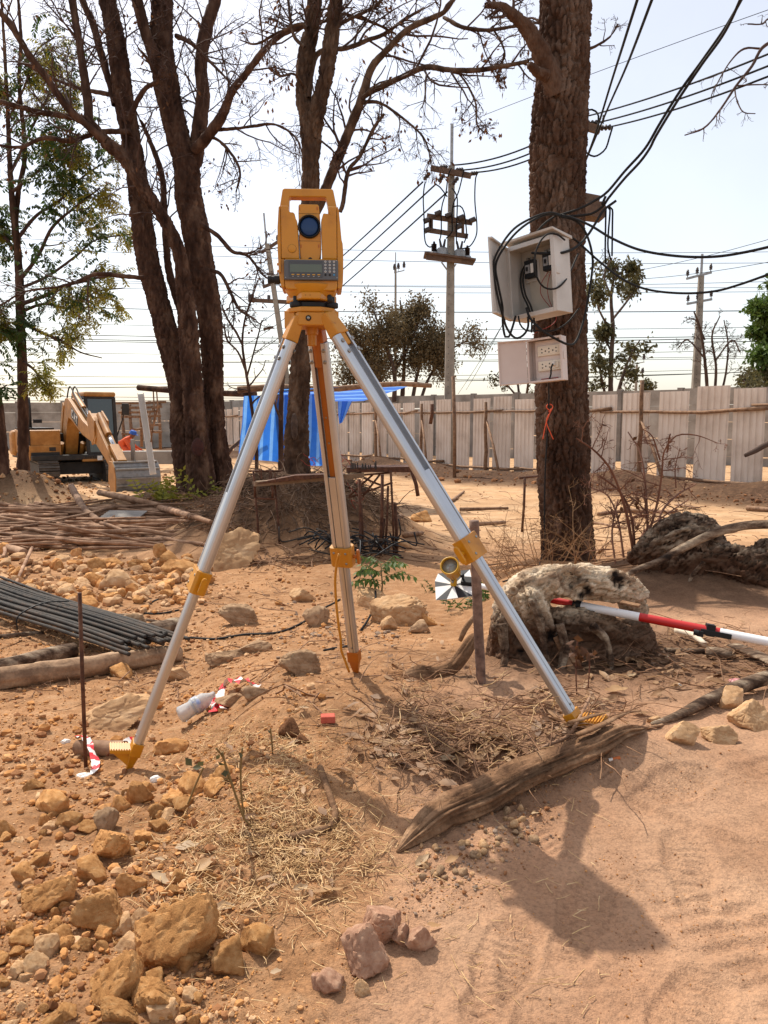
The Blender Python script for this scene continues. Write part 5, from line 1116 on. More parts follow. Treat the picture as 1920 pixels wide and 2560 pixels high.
# ============================================================= weathered wood, stumps, logs
M_wood = mat('silver_weathered_wood', [srgb(52,38,28), srgb(116,92,70), srgb(170,145,118), srgb(198,176,148)], .9, 7, .7, 70, coord='World', spec=.2, bdist=.008, ramp=(.3, .66), fine=.15)
M_wooddk = mat('dark_weathered_wood', [srgb(40,30,24), srgb(80,62,49), srgb(122,102,84), srgb(160,142,120)], .92, 8, .9, 60, coord='World', stretch=(.8,2.4,2.4), spec=.15, bdist=.008, ramp=(.34, .64), fine=.25)
M_log = mat('brown_rotten_wood', [srgb(84,60,43), srgb(126,95,70), srgb(166,133,103)], .95, 10, .8, 80, coord='World', spec=.15, bdist=.006, fine=.2)
M_stick = mat('peeled_stick', [srgb(92,66,48), srgb(144,110,85), srgb(176,143,115)], .85, 6, .5, 60, coord='Object', rand=.25, fine=.15, bdist=.002, spec=.25)
M_char = mat('charred_hollow', [srgb(22,18,16), srgb(60,50,42)], .95, 12, .6, 60, coord='World')
M_stump = mat('silver_stump_wood', [srgb(112,88,68), srgb(164,138,112), srgb(200,178,150), srgb(216,198,174)], .9, 9, .8, 90, coord='World', stretch=(.7,2.2,2.2), spec=.15, bdist=.005, ramp=(.3, .66), fine=.25)
def _stump_nodes(m):
    n = m.node_tree; b = n.nodes['Principled BSDF']; src = b.inputs['Base Color'].links[0].from_socket
    for nm, col in (('mud', srgb(82,54,37)), ('char_dark', srgb(34,27,23))):
        a = n.nodes.new('ShaderNodeAttribute'); a.attribute_name = nm; x = n.nodes.new('ShaderNodeMix'); x.data_type = 'RGBA'; n.links.new(a.outputs['Fac'], x.inputs[0]); n.links.new(src, x.inputs[6]); x.inputs[7].default_value = (*col, 1); src = x.outputs[2]
    n.links.new(src, b.inputs['Base Color'])
_stump_nodes(M_stump); _stump_nodes(M_wooddk)
def remesh_blob(mbs, voxel):
    o = mbs.build('tmp_blob', None); m = o.modifiers.new('r', 'REMESH'); m.mode = 'VOXEL'; m.voxel_size = voxel
    dg = bpy.context.evaluated_depsgraph_get(); e = o.evaluated_get(dg); me = e.to_mesh(); n = len(me.vertices)
    V = np.empty(n * 3); me.vertices.foreach_get('co', V); N = np.empty(n * 3); me.vertices.foreach_get('normal', N)
    me.calc_loop_triangles(); T = np.empty(len(me.loop_triangles) * 3, np.int32); me.loop_triangles.foreach_get('vertices', T)
    e.to_mesh_clear(); d = o.data; bpy.data.objects.remove(o); bpy.data.meshes.remove(d)
    return V.reshape(-1, 3), N.reshape(-1, 3), T.reshape(-1, 3)
AXES = []
def seg(mb, pts, d0, d1=None):
    L = limb(pts, d0, d1); Q = catmull(L, .04); AXES.append(Q); mb.tube(Q[:, :3], Q[:, 3], 12)
    for p in (Q[0], Q[-1]):
        bmx = bmesh.new(); bmesh.ops.create_icosphere(bmx, subdivisions=2, radius=float(p[3]) * .98); v = np.array([tuple(x.co) for x in bmx.verts]) + p[:3]; f = np.array([[y.index for y in x.verts] for x in bmx.faces]); bmx.free(); mb.add(v, [f])
def grain_tube(pts, k, amp, seed, flat=1.0, step=.012):
    """pts rows (x,y,z,r): tube with lengthwise grain and splits"""
    Q = catmull(np.array(pts, float), step); P = Q[:, :3]; r = np.maximum(Q[:, 3], .0015); n = len(P)
    T = np.gradient(P, axis=0); T /= np.linalg.norm(T, axis=1, keepdims=True); B = np.cross(T, [0, 0, 1.0]); B /= np.linalg.norm(B, axis=1, keepdims=True); U = np.cross(B, T)
    th = np.arange(k) * 2 * math.pi / k; D = np.cos(th)[None, :, None] * B[:, None] + np.sin(th)[None, :, None] * U[:, None] * flat
    s = np.concatenate([[0], np.cumsum(np.linalg.norm(np.diff(P, axis=0), axis=1))])
    C = np.stack([np.repeat(np.cos(th)[None] * 5, n, 0), np.repeat(np.sin(th)[None] * 5, n, 0), np.repeat(s[:, None] * 2.2, k, 1)], -1).reshape(-1, 3)
    g1 = fbm(C, 4, seed); rid = 1 - np.abs(fbm(C * 1.7, 3, seed + 7)) * 2.2
    rr = r[:, None] * (1 + (amp * g1 - amp * .5 * sstep(.55, .95, rid)).reshape(n, k) * 1.6)
    V = (P[:, None] + D * rr[..., None]).reshape(-1, 3); i = np.arange(n - 1)[:, None] * k; j = np.arange(k)[None]; j2 = (j + 1) % k
    q = np.stack([i + j, i + j2, i + k + j2, i + k + j], -1).reshape(-1, 4)
    return V, [q, np.array([[a for a in range(k)][::-1], [(n - 1) * k + a for a in range(k)]])]
def wood_grain(V, seed, a=3.0, b=3.0):
    """grooves that follow each limb's own axis"""
    C, T, Sx, K = [], [], [], []
    for i, Q in enumerate(AXES):
        P = Q[:, :3]; C.append(P); T.append(unit(np.gradient(P, axis=0))); Sx.append(np.concatenate([[0], np.cumsum(np.linalg.norm(np.diff(P, axis=0), axis=1))])); K.append(Q[:, 3])
    off = np.concatenate([np.full(len(c), i * 7.7) for i, c in enumerate(C)]); C, T, Sx, K = np.vstack(C), np.vstack(T), np.concatenate(Sx), np.concatenate(K)
    idx = np.empty(len(V), int)
    for i in range(0, len(V), 6000): d = np.linalg.norm(V[i:i + 6000, None] - C[None], axis=2) / K[None]; idx[i:i + 6000] = d.argmin(1)
    D = V - C[idx]; t = T[idx]; s = Sx[idx] + (D * t).sum(1); D = unit(D - t * (D * t).sum(1, keepdims=True))
    wv = .5 * fbm(V * 5, 3, seed + 2)
    X = np.stack([D[:, 0] * a + wv, D[:, 1] * a + wv, D[:, 2] * a + s * 0], 1) + off[idx][:, None]; X = np.column_stack([X[:, 0] + s * b * .3, X[:, 1] + s * b * .2, X[:, 2] + s * b * .25])
    f = fbm(X * 2.2, 4, seed); ridge = 1 - np.abs(fbm(X * 3.4, 3, seed + 4)) * 3
    return f, np.clip(ridge, 0, 1), fbm(X * 5.5, 3, seed + 9)
def stump_near():
    AXES.clear()
    t = thing('tree_stump', 'pale weathered hollow stump with an arched root, behind the right tripod leg', 'stump', at(1410, 1680, 3.0))
    m = MB()
    seg(m, [(1250,1580,60),(1272,1520,80),(1305,1482,92),(1350,1462,92),(1410,1452,84),(1470,1456,88),(1535,1465,88),(1582,1478,66),(1608,1484,34)], 2.95, 3.0)
    seg(m, [(1335,1490,90),(1300,1560,140),(1290,1630,150),(1310,1710,190)], 2.98, 3.1)
    seg(m, [(1325,1500,76),(1345,1550,72),(1362,1590,56),(1370,1606,34)], 2.9, 2.86)
    seg(m, [(1390,1536,46),(1440,1550,84),(1500,1572,92),(1555,1592,70)], 2.98, 2.98)
    seg(m, [(1370,1680,220),(1470,1670,240),(1550,1640,190),(1585,1590,100)], 3.10, 3.12); seg(m, [(1440,1610,120),(1520,1620,130),(1570,1600,90)], 3.0, 3.02); seg(m, [(1300,1650,150),(1390,1660,190),(1490,1650,200),(1570,1610,150)], 3.0, 3.05)
    seg(m, [(1575,1490,70),(1590,1540,60),(1580,1600,70)], 3.05, 3.1)
    seg(m, [(1395,1700,50),(1410,1760,60),(1395,1790,50)], 2.9, 2.8)
    V, N, T = remesh_blob(m, .0078)
    # knots and cavities pushed into the wood
    for cx, cy, d, r_, dep in ((1432,1452,2.91,.055,.07), (1455,1478,2.91,.04,.05), (1540,1452,2.94,.035,.03), (1368,1588,2.86,.030,.035), (1300,1600,2.9,.035,.02), (1395,1590,3.0,.06,.08), (1440,1620,3.0,.07,.08), (1240+50,1480,2.9,.012,.012)):
        c = np.array(at(cx, cy, d)); dist = np.linalg.norm(V - c, axis=1); V = V + np.array([0, 1, -.1]) * (dep * np.exp(-(dist / r_) ** 2 * 1.6))[:, None] - N * (.010 * np.exp(-((dist - r_ * 1.15) / (r_ * .25)) ** 2))[:, None] * -1
    S = V * np.array([9, 40, 40]); g1 = fbm(S + 3 * np.stack([fbm(V * 7, 2, 5)] * 3, 1), 4, 61); f1, f2 = worley(V * np.array([14, 30, 30]), 62)
    dead = sstep(-.1, .35, fbm(V * 9, 2, 66)); gf, gr, gc = wood_grain(V, 63); V = V + N * (.006 * g1 + .015 * gf - .017 * sstep(.6, .95, gr) + .004 * gc + .005 * dead * (sstep(0, .3, f2 - f1) - .6) + .003 * fbm(V * 70, 2, 64))[:, None]
    ob = obj_np('root_mass', V, [T], M_stump, t)
    ch = np.zeros(len(V))  # dark colour on the burnt hole and other cavities, plus random streaks
    for cx, cy, d, r_ in ((1436,1456,2.93,.065), (1460,1480,2.93,.045), (1540,1452,2.95,.045), (1372,1592,2.86,.045), (1395,1590,3.0,.08), (1450,1630,3.02,.11), (1530,1630,3.03,.09), (1480,1500,3.0,.04), (1345,1500,2.9,.02), (1300,1640,2.95,.06)):
        ch = np.maximum(ch, np.exp(-(np.linalg.norm(V - np.array(at(cx, cy, d)), axis=1) / r_) ** 2 * 1.2))
    ch = np.clip(sstep(.45, .85, ch * (1 + 1.6 * fbm(V * 30, 4, 68))) + .55 * sstep(.25, .5, gc) * sstep(.0, .3, fbm(V * 6, 2, 69)), 0, 1)
    mud = .9 * sstep(.20, .08, V[:, 2] + .07 * fbm(V * 11, 3, 70))
    for nm, a_ in (('char_dark', ch), ('mud', mud)): ob.data.attributes.new(nm, 'FLOAT', 'POINT').data.foreach_set('value', a_.astype(np.float32))
    # knot rings near the arch
    for cx, cy, r_ in ((1283, 1477, .017), (1305, 1458, .010)):
        c = at(cx, cy, 2.86); MB().lathe([(0, -.004), (r_*.45, .0), (r_*.6, .006), (r_, .008), (r_*1.1, -.006)], c, (-.35, -1, .3), 14).build('knot', M_wood, t, True)
    for i, (pts, r_) in enumerate((([(1330,1500),(1350,1560),(1362,1620),(1372,1690)], 20), ([(1255,1560),(1262,1630),(1250,1700)], 24), ([(1480,1560),(1520,1610),(1530,1680)], 20), ([(1400,1560),(1412,1620),(1400,1700)], 26))):
        rows = [(*at(x, y, 2.83 + (.05 if y < 1500 else -.012 * k)), r_ / 2 * .00152 * (1 - .16 * k)) for k, (x, y) in enumerate(pts)]; V2, F2 = grain_tube(rows, 16, .4, 260 + i, 1, .008); V2 = V2 + .006 * fbm(V2 * 22, 3, 270)[:, None]; obj_np('root', V2, F2, M_wooddk, t)
    # split slivers leaning on its front
    for (x0, y0), (x1, y1), w in (((1392,1590),(1440,1690),.035), ((1405,1598),(1450,1680),.02), ((1552,1505),(1600,1515),.03)):
        a, b = at(x0, y0, 2.84), at(x1, y1, 2.8); MB().bar(a, b, w, .008, (1, .2, 0)).build('sliver', M_log, t, bevel=.002)
stump_near()
def stump_far():
    AXES.clear()
    t = thing('tree_stump', 'dark gnarled uprooted stump with a long split root at the right edge', 'stump', at(1760, 1490, 4.4))
    m = MB()
    seg(m, [(1590,1392,46),(1622,1374,70),(1660,1352,96),(1700,1335,110),(1745,1350,130)], 4.3, 4.35)
    seg(m, [(1680,1320,60),(1700,1308,50),(1722,1312,40)], 4.35, 4.35)
    seg(m, [(1735,1380,170),(1700,1430,190),(1660,1470,150)], 4.4, 4.4)
    seg(m, [(1750,1395,110),(1830,1400,84),(1900,1425,100),(1990,1452,90),(2070,1470,80)], 4.3, 4.1)
    seg(m, [(1640,1450,110),(1750,1490,170),(1880,1500,150),(2000,1510,140)], 4.35, 4.3)
    seg(m, [(1850,1400,36),(1895,1370,34),(1925,1352,18)], 4.45, 4.5)
    seg(m, [(1800,1420,60),(1850,1440,64),(1930,1470,70),(2000,1490,60)], 4.22, 4.05)
    V, N, T = remesh_blob(m, .013)
    S = V * np.array([6, 26, 26]); g1 = fbm(S + 3 * np.stack([fbm(V * 4, 2, 75)] * 3, 1), 4, 71); f1, f2 = worley(V * np.array([8, 22, 22]), 72)
    gf, gr, gc = wood_grain(V, 76, 3.0, 2.2); V = V + N * (.012 * g1 + .024 * gf - .032 * sstep(.55, .95, gr) + .012 * gc + .006 * fbm(V * 30, 2, 74))[:, None]
    ob = obj_np('root_mass', V, [T], M_wooddk, t); zz = V[:, 2] + .08 * fbm(V * 8, 3, 78)
    ob.data.attributes.new('mud', 'FLOAT', 'POINT').data.foreach_set('value', (.85 * sstep(.22, .08, zz)).astype(np.float32)); ob.data.attributes.new('char_dark', 'FLOAT', 'POINT').data.foreach_set('value', (.75 * sstep(.1, .5, gc) * sstep(-.3, .2, fbm(V * 4, 2, 79))).astype(np.float32))
    for i, pts in enumerate(([(1900,1390,10),(1935,1385,14),(1990,1378,16)], [(1715,1480,6),(1730,1440,10),(1760,1405,12)], [(1880,1470,10),(1840,1490,14),(1790,1540,12)])):
        V, q = bark_tube(limb(pts, 4.15, 4.1), .03, 8, .004, .05, .1, 190 + i); obj_np('root', V, [q], M_wooddk, t)
stump_far()
def ground_line(pts, lift=0.0, ext=1.0):
    """pixels on the ground with widths in pixels -> rows (x,y,z,r) resting on the ground"""
    out = []
    for p in pts:
        g = gp(p[0], p[1]); r = p[2] / 2 * pxm(g.y, g.z); out.append((g.x, g.y, g.z + r * .75 + lift + (p[3] if len(p) > 3 else 0), r))
    return out
def single(name, label, cat, V, Fs, m, group=None, smooth=True):
    o = obj_np(name, V, Fs, m, None, smooth, loc=V.mean(0)); return tag(o, label, cat, group)
V, Fs = grain_tube(ground_line([(992,2132,5),(1035,2106,46),(1100,2068,84),(1200,2022,96),(1300,1974,90),(1400,1925,82),(1490,1882,74),(1550,1852,52),(1590,1836,30),(1612,1826,8)]), 60, .30, 301, .70, .008)
LOG = thing('log', 'big rotten split log lying in front of the right tripod foot', 'log', Vector(V.mean(0))); obj_np('trunk_piece', V, Fs, M_log, LOG)
for pts in ([(1440,1898,16,.06),(1500,1860,18,.05),(1560,1815,12,.03),(1600,1795,5,.02)], [(1500,1885,14,.04),(1570,1852,14,.02),(1650,1815,10,.0),(1680,1802,4,.0)], [(1420,1880,12,.07),(1480,1845,12,.06),(1520,1820,6,.04)], [(1460,1905,14,.05),(1540,1868,16,.02),(1620,1826,8,.01)]):
    V, Fs = grain_tube(ground_line(pts), 10, .2, int(pts[0][0]), .6, .02); obj_np('splinter', V, Fs, M_log, LOG)
# wood stake
sb = gp(1205, 1708)
def stake():
    t = thing('wooden_stake', 'round brown wooden stake driven upright beside the prism target', 'stake', sb)
    top = at(1185, 1302, sb.y - .02); mid = at(1193, 1500, sb.y)
    L4 = np.array([(*(sb - Z3 * .05), .017), (*mid, .0168), (*top, .0165)]); V, q = bark_tube(L4, .02, 18, .0012, .03, .08, 310, .05); k = 18; n = len(V) // k
    obj_np('shaft', V, [q, np.array([[(n - 1) * k + a for a in range(k)]])], mat('stake_bark', [srgb(84,62,52), srgb(120,94,80), srgb(146,118,100)], .9, 30, .5, 90, coord='World'), t)
stake()
# torn root left of the stake
rows = [(*at(x, y, Y), w / 2 * pxm(Y)) for x, y, w, Y in ((1012,1742,30,2.55), (1030,1715,48,2.56), (1050,1705,54,2.58), (1075,1695,42,2.6), (1105,1688,40,2.62), (1135,1665,42,2.64), (1160,1630,40,2.66), (1178,1600,30,2.68), (1184,1585,10,2.7))]
rows = [(x, y, max(z, G(x, y) + r * .4), r) for x, y, z, r in rows]
V, Fs = grain_tube(rows, 26, .3, 320, .8, .01); single('torn_root', 'twisted golden brown torn root with a frayed end left of the stake', 'root', V, Fs, M_log)
rows = [(*at(x, y, Y), w / 2 * pxm(Y)) for x, y, w, Y in ((1150,1602,10,2.72), (1162,1575,14,2.72), (1180,1548,12,2.74), (1186,1535,5,2.75))]
V, Fs = grain_tube(rows, 10, .2, 321); single('broken_branch', 'short broken bark stick leaning up to the wooden stake', 'stick', V, Fs, M_log)

def stick(name, label, pts, m, k=12, cat='stick', group=None, amp=.12, seed=0, lift=0., flat=1., step=.03):
    V, Fs = grain_tube(ground_line(pts, lift), k, amp, seed or int(pts[0][0]) + 1, flat, step); return single(name, label, cat, V, Fs, m, group)
stick('branch', 'long grey branch lying right of the tripod foot towards the right edge', [(1990,1700,34),(1920,1722,36,.02),(1840,1745,34,.02),(1760,1775,30,.01),(1690,1800,22),(1630,1812,10)], M_wooddk, 16, 'branch')
stick('branch', 'thin pale bent twig against the right tripod foot', [(1300,1895,8,.0),(1370,1868,10,.005),(1420,1850,10,.01),(1450,1815,9,.03),(1475,1780,7,.05)], M_stick, 8, 'twig')
rows = [(*at(x, y, Y), w / 2 * pxm(Y)) for x, y, w, Y in ((1985,1308,22,3.9), (1920,1311,22,3.95), (1850,1316,22,4.0), (1780,1335,22,4.0), (1710,1368,21,4.0), (1650,1402,18,3.95), (1590,1425,16,3.9), (1555,1445,10,3.85))]
V, Fs = grain_tube(rows, 14, .1, 322, 1, .03); single('branch', 'long curved brown branch arching over the dark stump', 'branch', V, Fs, M_wooddk)
rows = [(*at(x, y, Y), w / 2 * pxm(Y)) for x, y, w, Y in ((1990,1085,16,5.0), (1920,1110,15,5.0), (1890,1126,14,5.0), (1862,1139,10,5.0))]
V, Fs = grain_tube(rows, 10, .1, 323, 1, .03); single('branch', 'broken branch end poking in at the right edge in front of the fence', 'branch', V, Fs, BARK['far'])
stick('board', 'flat weathered board half buried at the right edge behind the long branch', [(1835,1628,40),(1900,1655,46),(1990,1700,44)], M_wooddk, 12, 'board', None, .06, 0, 0, .25)
stick('wood_chunk', 'short pale grey wood block lying in the twig litter at right', [(1765,1646,44),(1830,1650,42)], M_wooddk, 10, 'wood chunk', None, .06, 0, 0, .6)
stick('bone_stick', 'pale whitish stick piece under the red and white pole', [(1690,1590,16,.02),(1730,1605,18,.01),(1764,1620,14)], mat('bleached_wood', [srgb(206,188,162), srgb(226,212,190)], .8, 20, coord='World'), 10)
stick('stick', 'thick bark stick lying flat left of the grey wood block', [(1660,1630,14),(1710,1634,16),(1762,1636,14)], M_wooddk, 8)
# twisted steel bar and stake in the foreground
M_rust = mat('rusty_steel', [srgb(58,36,26), srgb(92,58,40), srgb(112,76,54)], .8, 30, .4, 120, coord='World', metal=.3)
M_steel = mat('dark_ribbed_steel', [srgb(36,34,33), srgb(66,60,54), srgb(84,66,53)], .75, 14, .3, 90, spec=.25, metal=.1, coord='Object', rand=.25)
def ribbed(mb, pts, r, k=8, pitch=.012):
    Q = catmull(np.array(pts, float), pitch / 2); n = len(Q); rr = np.full(n, r); rr[::2] *= 1.16; mb.tube(Q, rr, k); return mb
q = ground_line([(800,1925,14),(815,1970,14),(830,2010,14),(838,2045,14),(826,2072,14),(790,2085,13),(720,2092,13),(640,2094,13),(600,2088,12)])
o = ribbed(MB(), [r_[:3] for r_ in q], .0072, 10).build('bent_rebar', M_log, None, True, loc=Vector(q[3][:3])); tag(o, 'bent brown ribbed bar curving through the straw before the log', 'rebar')
b = gp(214, 1925); tp = at(199, 1482, b.y - .02)
o = MB().tube([b - Z3 * .1, b.lerp(tp, .5), tp], [.0058, .0058, .006], 10).build('rebar_stake', M_rust, None, True, loc=b); tag(o, 'rusty steel rod standing upright in the left foreground', 'steel rod')

# ============================================================= ranging pole and prism
def prism_pole():
    t = thing('prism_pole', 'red and white ranging pole propped through the pale stump', 'survey pole', at(1500, 1520, 2.92))
    M_wp = mat('scuffed_white_paint', [srgb(150,140,128), srgb(226,224,220), srgb(232,230,228)], .45, 30, coord='World', ramp=(.22, .34)); M_rp = mat('scuffed_red_paint', [srgb(210,190,184), srgb(176,22,20), srgb(186,28,24)], .45, 34, coord='World', ramp=(.24, .32))
    A = at(1235, 1472, 3.16); B = at(1476, 1513, 2.90); C = at(1632, 1545, 2.82); D = at(1826, 1585, 2.72); E = at(2010, 1622, 2.62)
    ax = (E - A).normalized()
    P = lambda x: A + ax * ((x - 1235) / (2010 - 1235) * (E - A).length)
    r1, r2 = .0135, .0165
    MB().cyl(P(1120), P(1395), r1 * .9, 20).build('inner_tube', M_wp, t, True, auto=40)
    MB().cyl(P(1395), P(1463), r1, 20).build('red_band', M_rp, t, True, auto=40)
    MB().cyl(P(1460), P(1482), r2 * 1.18, 22).build('clamp_collar', M_black, t, True, auto=40)
    MB().cyl(P(1482), P(1633), r2, 22).build('white_band', M_wp, t, True, auto=40); MB().cyl(P(1633), P(1826), r2, 22).build('red_band', M_rp, t, True, auto=40); MB().cyl(P(1826), P(2010), r2, 22).build('white_band', M_wp, t, True, auto=40)
    sd = Vector((0, -1, 0)); up = ax.cross(sd).normalized(); up = up if up.z > 0 else -up
    m = MB(); m.box(P(1812) + sd * .016 - up * .005, (.105, .012, .02), (ax, sd, up)); m.box(P(1800) + sd * .010 + up * .004, (.03, .02, .045), (ax, sd, up)); m.box(P(1775) + sd * .02 - up * .014, (.022, .016, .022), (ax, sd, up))
    m.build('level_bracket', M_black, t, bevel=.002); MB().cyl(P(1760) + sd * .024 - up * .012, P(1772) + sd * .024 - up * .012, .011, 16).build('level_vial', M_black, t, True, auto=40)
prism_pole()
def prism():
    c = at(1122, 1432, 2.72); S = pxm(2.72, .7)
    t = thing('survey_prism', 'yellow prism reflector with black and white target plate left of the stake', 'prism target', c)
    ax = Vector((-.28, -.80, .52)).normalized()     # looking axis of the canister
    cc = at(1127, 1420, 2.66); M_py = mat('mustard_plastic', [srgb(186,138,24), srgb(204,156,34)], .45, 20, coord='World')
    MB().lathe([(.0, -.062), (.018, -.062), (.024, -.055), (.030, .006), (.0335, .010), (.0335, .024), (.031, .026), (.0285, .024), (.0285, .012)], cc, ax, 34).build('canister', M_py, t, True, auto=35)
    X = ax.cross(Z3).normalized(); Yv = ax.cross(X)
    for i in range(22):
        a = 2 * math.pi * i / 22; d = X * math.cos(a) + Yv * math.sin(a); MB().bar(cc + d * .0268 - ax * .04, cc + d * .0305 + ax * .004, .003, .004, d).build('grip_rib', M_py, t, bevel=.0008)
    MB().lathe([(.0287, .011), (.0287, .0125), (0, .0127)], cc, ax, 32).build('prism_glass', mat('grey_prism_glass', [srgb(120,118,104), srgb(150,146,130)], .08, 20, coord='World', coat=1), t, True)
    for k in range(3):
        a = R(90 + 120 * k); d = X * math.cos(a) + Yv * math.sin(a); MB().bar(cc + ax * .0128, cc + ax * .0128 + d * .027, .0008, .0006, ax).build('corner_edge', M_redw if k == 0 else M_bez, t)
    # target plate: square with alternating black and white wedges
    pc = at(1134, 1462, 2.72); pn = Vector((-.20, -.60, .78)).normalized(); pr = Vector((1, -.05, .06)); pr = (pr - pn * pr.dot(pn)).normalized(); pu = pn.cross(pr).normalized(); pu = pu if pu.z > 0 else -pu
    hw, hh = .067, .062
    ang = math.radians(12); cr, sr = math.cos(ang), math.sin(ang)
    rim = [(-hw, 0), (-hw, -hh*.95), (-.028, -hh), (.012, -hh), (hw, -hh), (hw, -.02), (hw, hh*.2), (hw*.95, hh), (.02, hh), (-.02, hh), (-hw*.8, hh), (-hw, hh*.45)]
    n = len(rim); pm = (mat('target_white', [srgb(230,228,224)], .4), mat('target_black', [(.02,.021,.025)], .4))
    base = MB(); base.prism(rim, pc, pr, pu, pn, -.003, -.0005); pl = base.build('target_plate', pm[0], t)
    for i in range(n):
        (x0, y0), (x1, y1) = rim[i], rim[(i + 1) % n]; w = MB(); tri = [(0, 0), (x0, y0), (x1, y1)]
        ar = x0 * y1 - x1 * y0; w.prism(tri if ar > 0 else tri[::-1], pc, pr, pu, pn, 0, .0006); w.build('target_wedge', pm[i % 2], pl)
    MB().cyl(pc - pn * .0, cc - ax * .058, .012, 14).build('tilt_joint', M_py, t, True, auto=40); MB().cyl(pc + pr * .0 + pn * .012, pc + pn * .03, .006, 12).build('joint_screw', M_bolt, t, True, auto=40)
    m = MB(); m.bar(pc + pr * .03 + pu * .01, pc + pr * .085 - pu * .005, .03, .03, pu); m.build('mount_arm', M_black, t, bevel=.003)
    MB().lathe([(.004, 0), (.004, .012), (.008, .014), (.008, .02), (0, .021)], pc + pr * .036 + pu * .012 + pn * .014, pn, 14).build('lock_screw', M_black, t, True)
prism()

# ============================================================= rebar bundle and supporting logs
def bundle():
    g = np.random.default_rng(33)
    A0 = gp(-110, 1488); B0 = gp(372, 1668)
    u = Vector((B0.x - A0.x, B0.y - A0.y, 0)); L = u.length; u.normalize(); v = Vector((-u.y, u.x, 0)); 
    zA = A0.z + .10; zB = B0.z + .105; i = 0
    for layer, nb in ((0, 14), (1, 11), (2, 5)):
        for k in range(nb):
            off = (k - nb / 2) * .027 + g.normal(0, .005) + .06; spread = g.normal(0, .03); en = g.uniform(-.08, .05)
            a = A0 + v * (off * 1.25 + spread); b = B0 + u * en + v * (off * .95)
            za = zA + layer * .017 + g.normal(0, .003); zb = zB + layer * .017 + g.normal(0, .004)
            pts = [(a.x, a.y, za), (a.x * .6 + b.x * .4, a.y * .6 + b.y * .4, za * .6 + zb * .4 - .012), (a.x * .25 + b.x * .75, a.y * .25 + b.y * .75, za * .25 + zb * .75 + .002), (b.x, b.y, zb)]
            o = ribbed(MB(), pts, .0088, 7, .022).build('steel_bar', M_steel, None, True, loc=Vector(pts[3])); tag(o, 'long dark ribbed steel bar in the bundle laid across logs', 'rebar', 'ribbed steel bars in the bundle')
    p = A0.lerp(B0, .60) + v * -.20; q = A0.lerp(B0, .60) + v * .1
    ring = [(p.x, p.y, p.z + .05), (p.x + .01, p.y + .01, p.z + .13), ((p.x + q.x) / 2, (p.y + q.y) / 2, p.z + .175), (q.x, q.y, q.z + .16)]
    o = MB().tube(catmull(np.array(ring), .02), .004, 7).build('tie_wire', M_black, None, True, loc=p); tag(o, 'twist of black wire tying the steel bar bundle', 'wire')
bundle()
stick('log', 'long pale debarked log under the near end of the steel bars', [(-60,1725,58),(60,1712,60),(200,1692,58),(320,1672,54),(420,1655,46),(452,1650,38)], mat('debarked_log', [srgb(104,78,58), srgb(158,126,96), srgb(188,158,126)], .9, 7, .6, 50, coord='World', fine=.15), 24, 'log', None, .16, step=.015)
stick('log', 'grey log under the middle of the steel bars at left', [(-60,1690,40),(30,1676,42),(120,1655,42),(190,1640,38)], M_wooddk, 16, 'log', None, .1)
stick('log', 'dark split log sticking out behind the steel bars by the left tripod leg', [(300,1606,30),(370,1594,40),(430,1582,42),(462,1575,38)], M_wooddk, 16, 'log', None, .14)
stick('log', 'thin dark log lying behind the steel bars beside the grey rock', [(210,1568,22),(280,1556,24),(320,1548,18)], M_wooddk, 12, 'log', None, .1)
stick('log', 'pale thick log end at the left edge below the stick pile', [(-60,1374,30),(30,1386,28),(62,1392,24)], M_stick, 14, 'log', None, .06)
stick('stick', 'thin grey stick standing askew in the rubble at left', [(28,1488,9),(55,1450,9,.06),(82,1405,8,.12)], M_stick, 8)
stick('stick', 'dark thin stick lying behind the grey rock', [(365,1552,8),(395,1558,8),(418,1563,7)], M_wooddk, 7)
stick('stick', 'thin stick lying left of the steel bars in front of the rubble', [(-20,1598,12),(60,1590,12),(110,1584,8)], M_wooddk, 8)

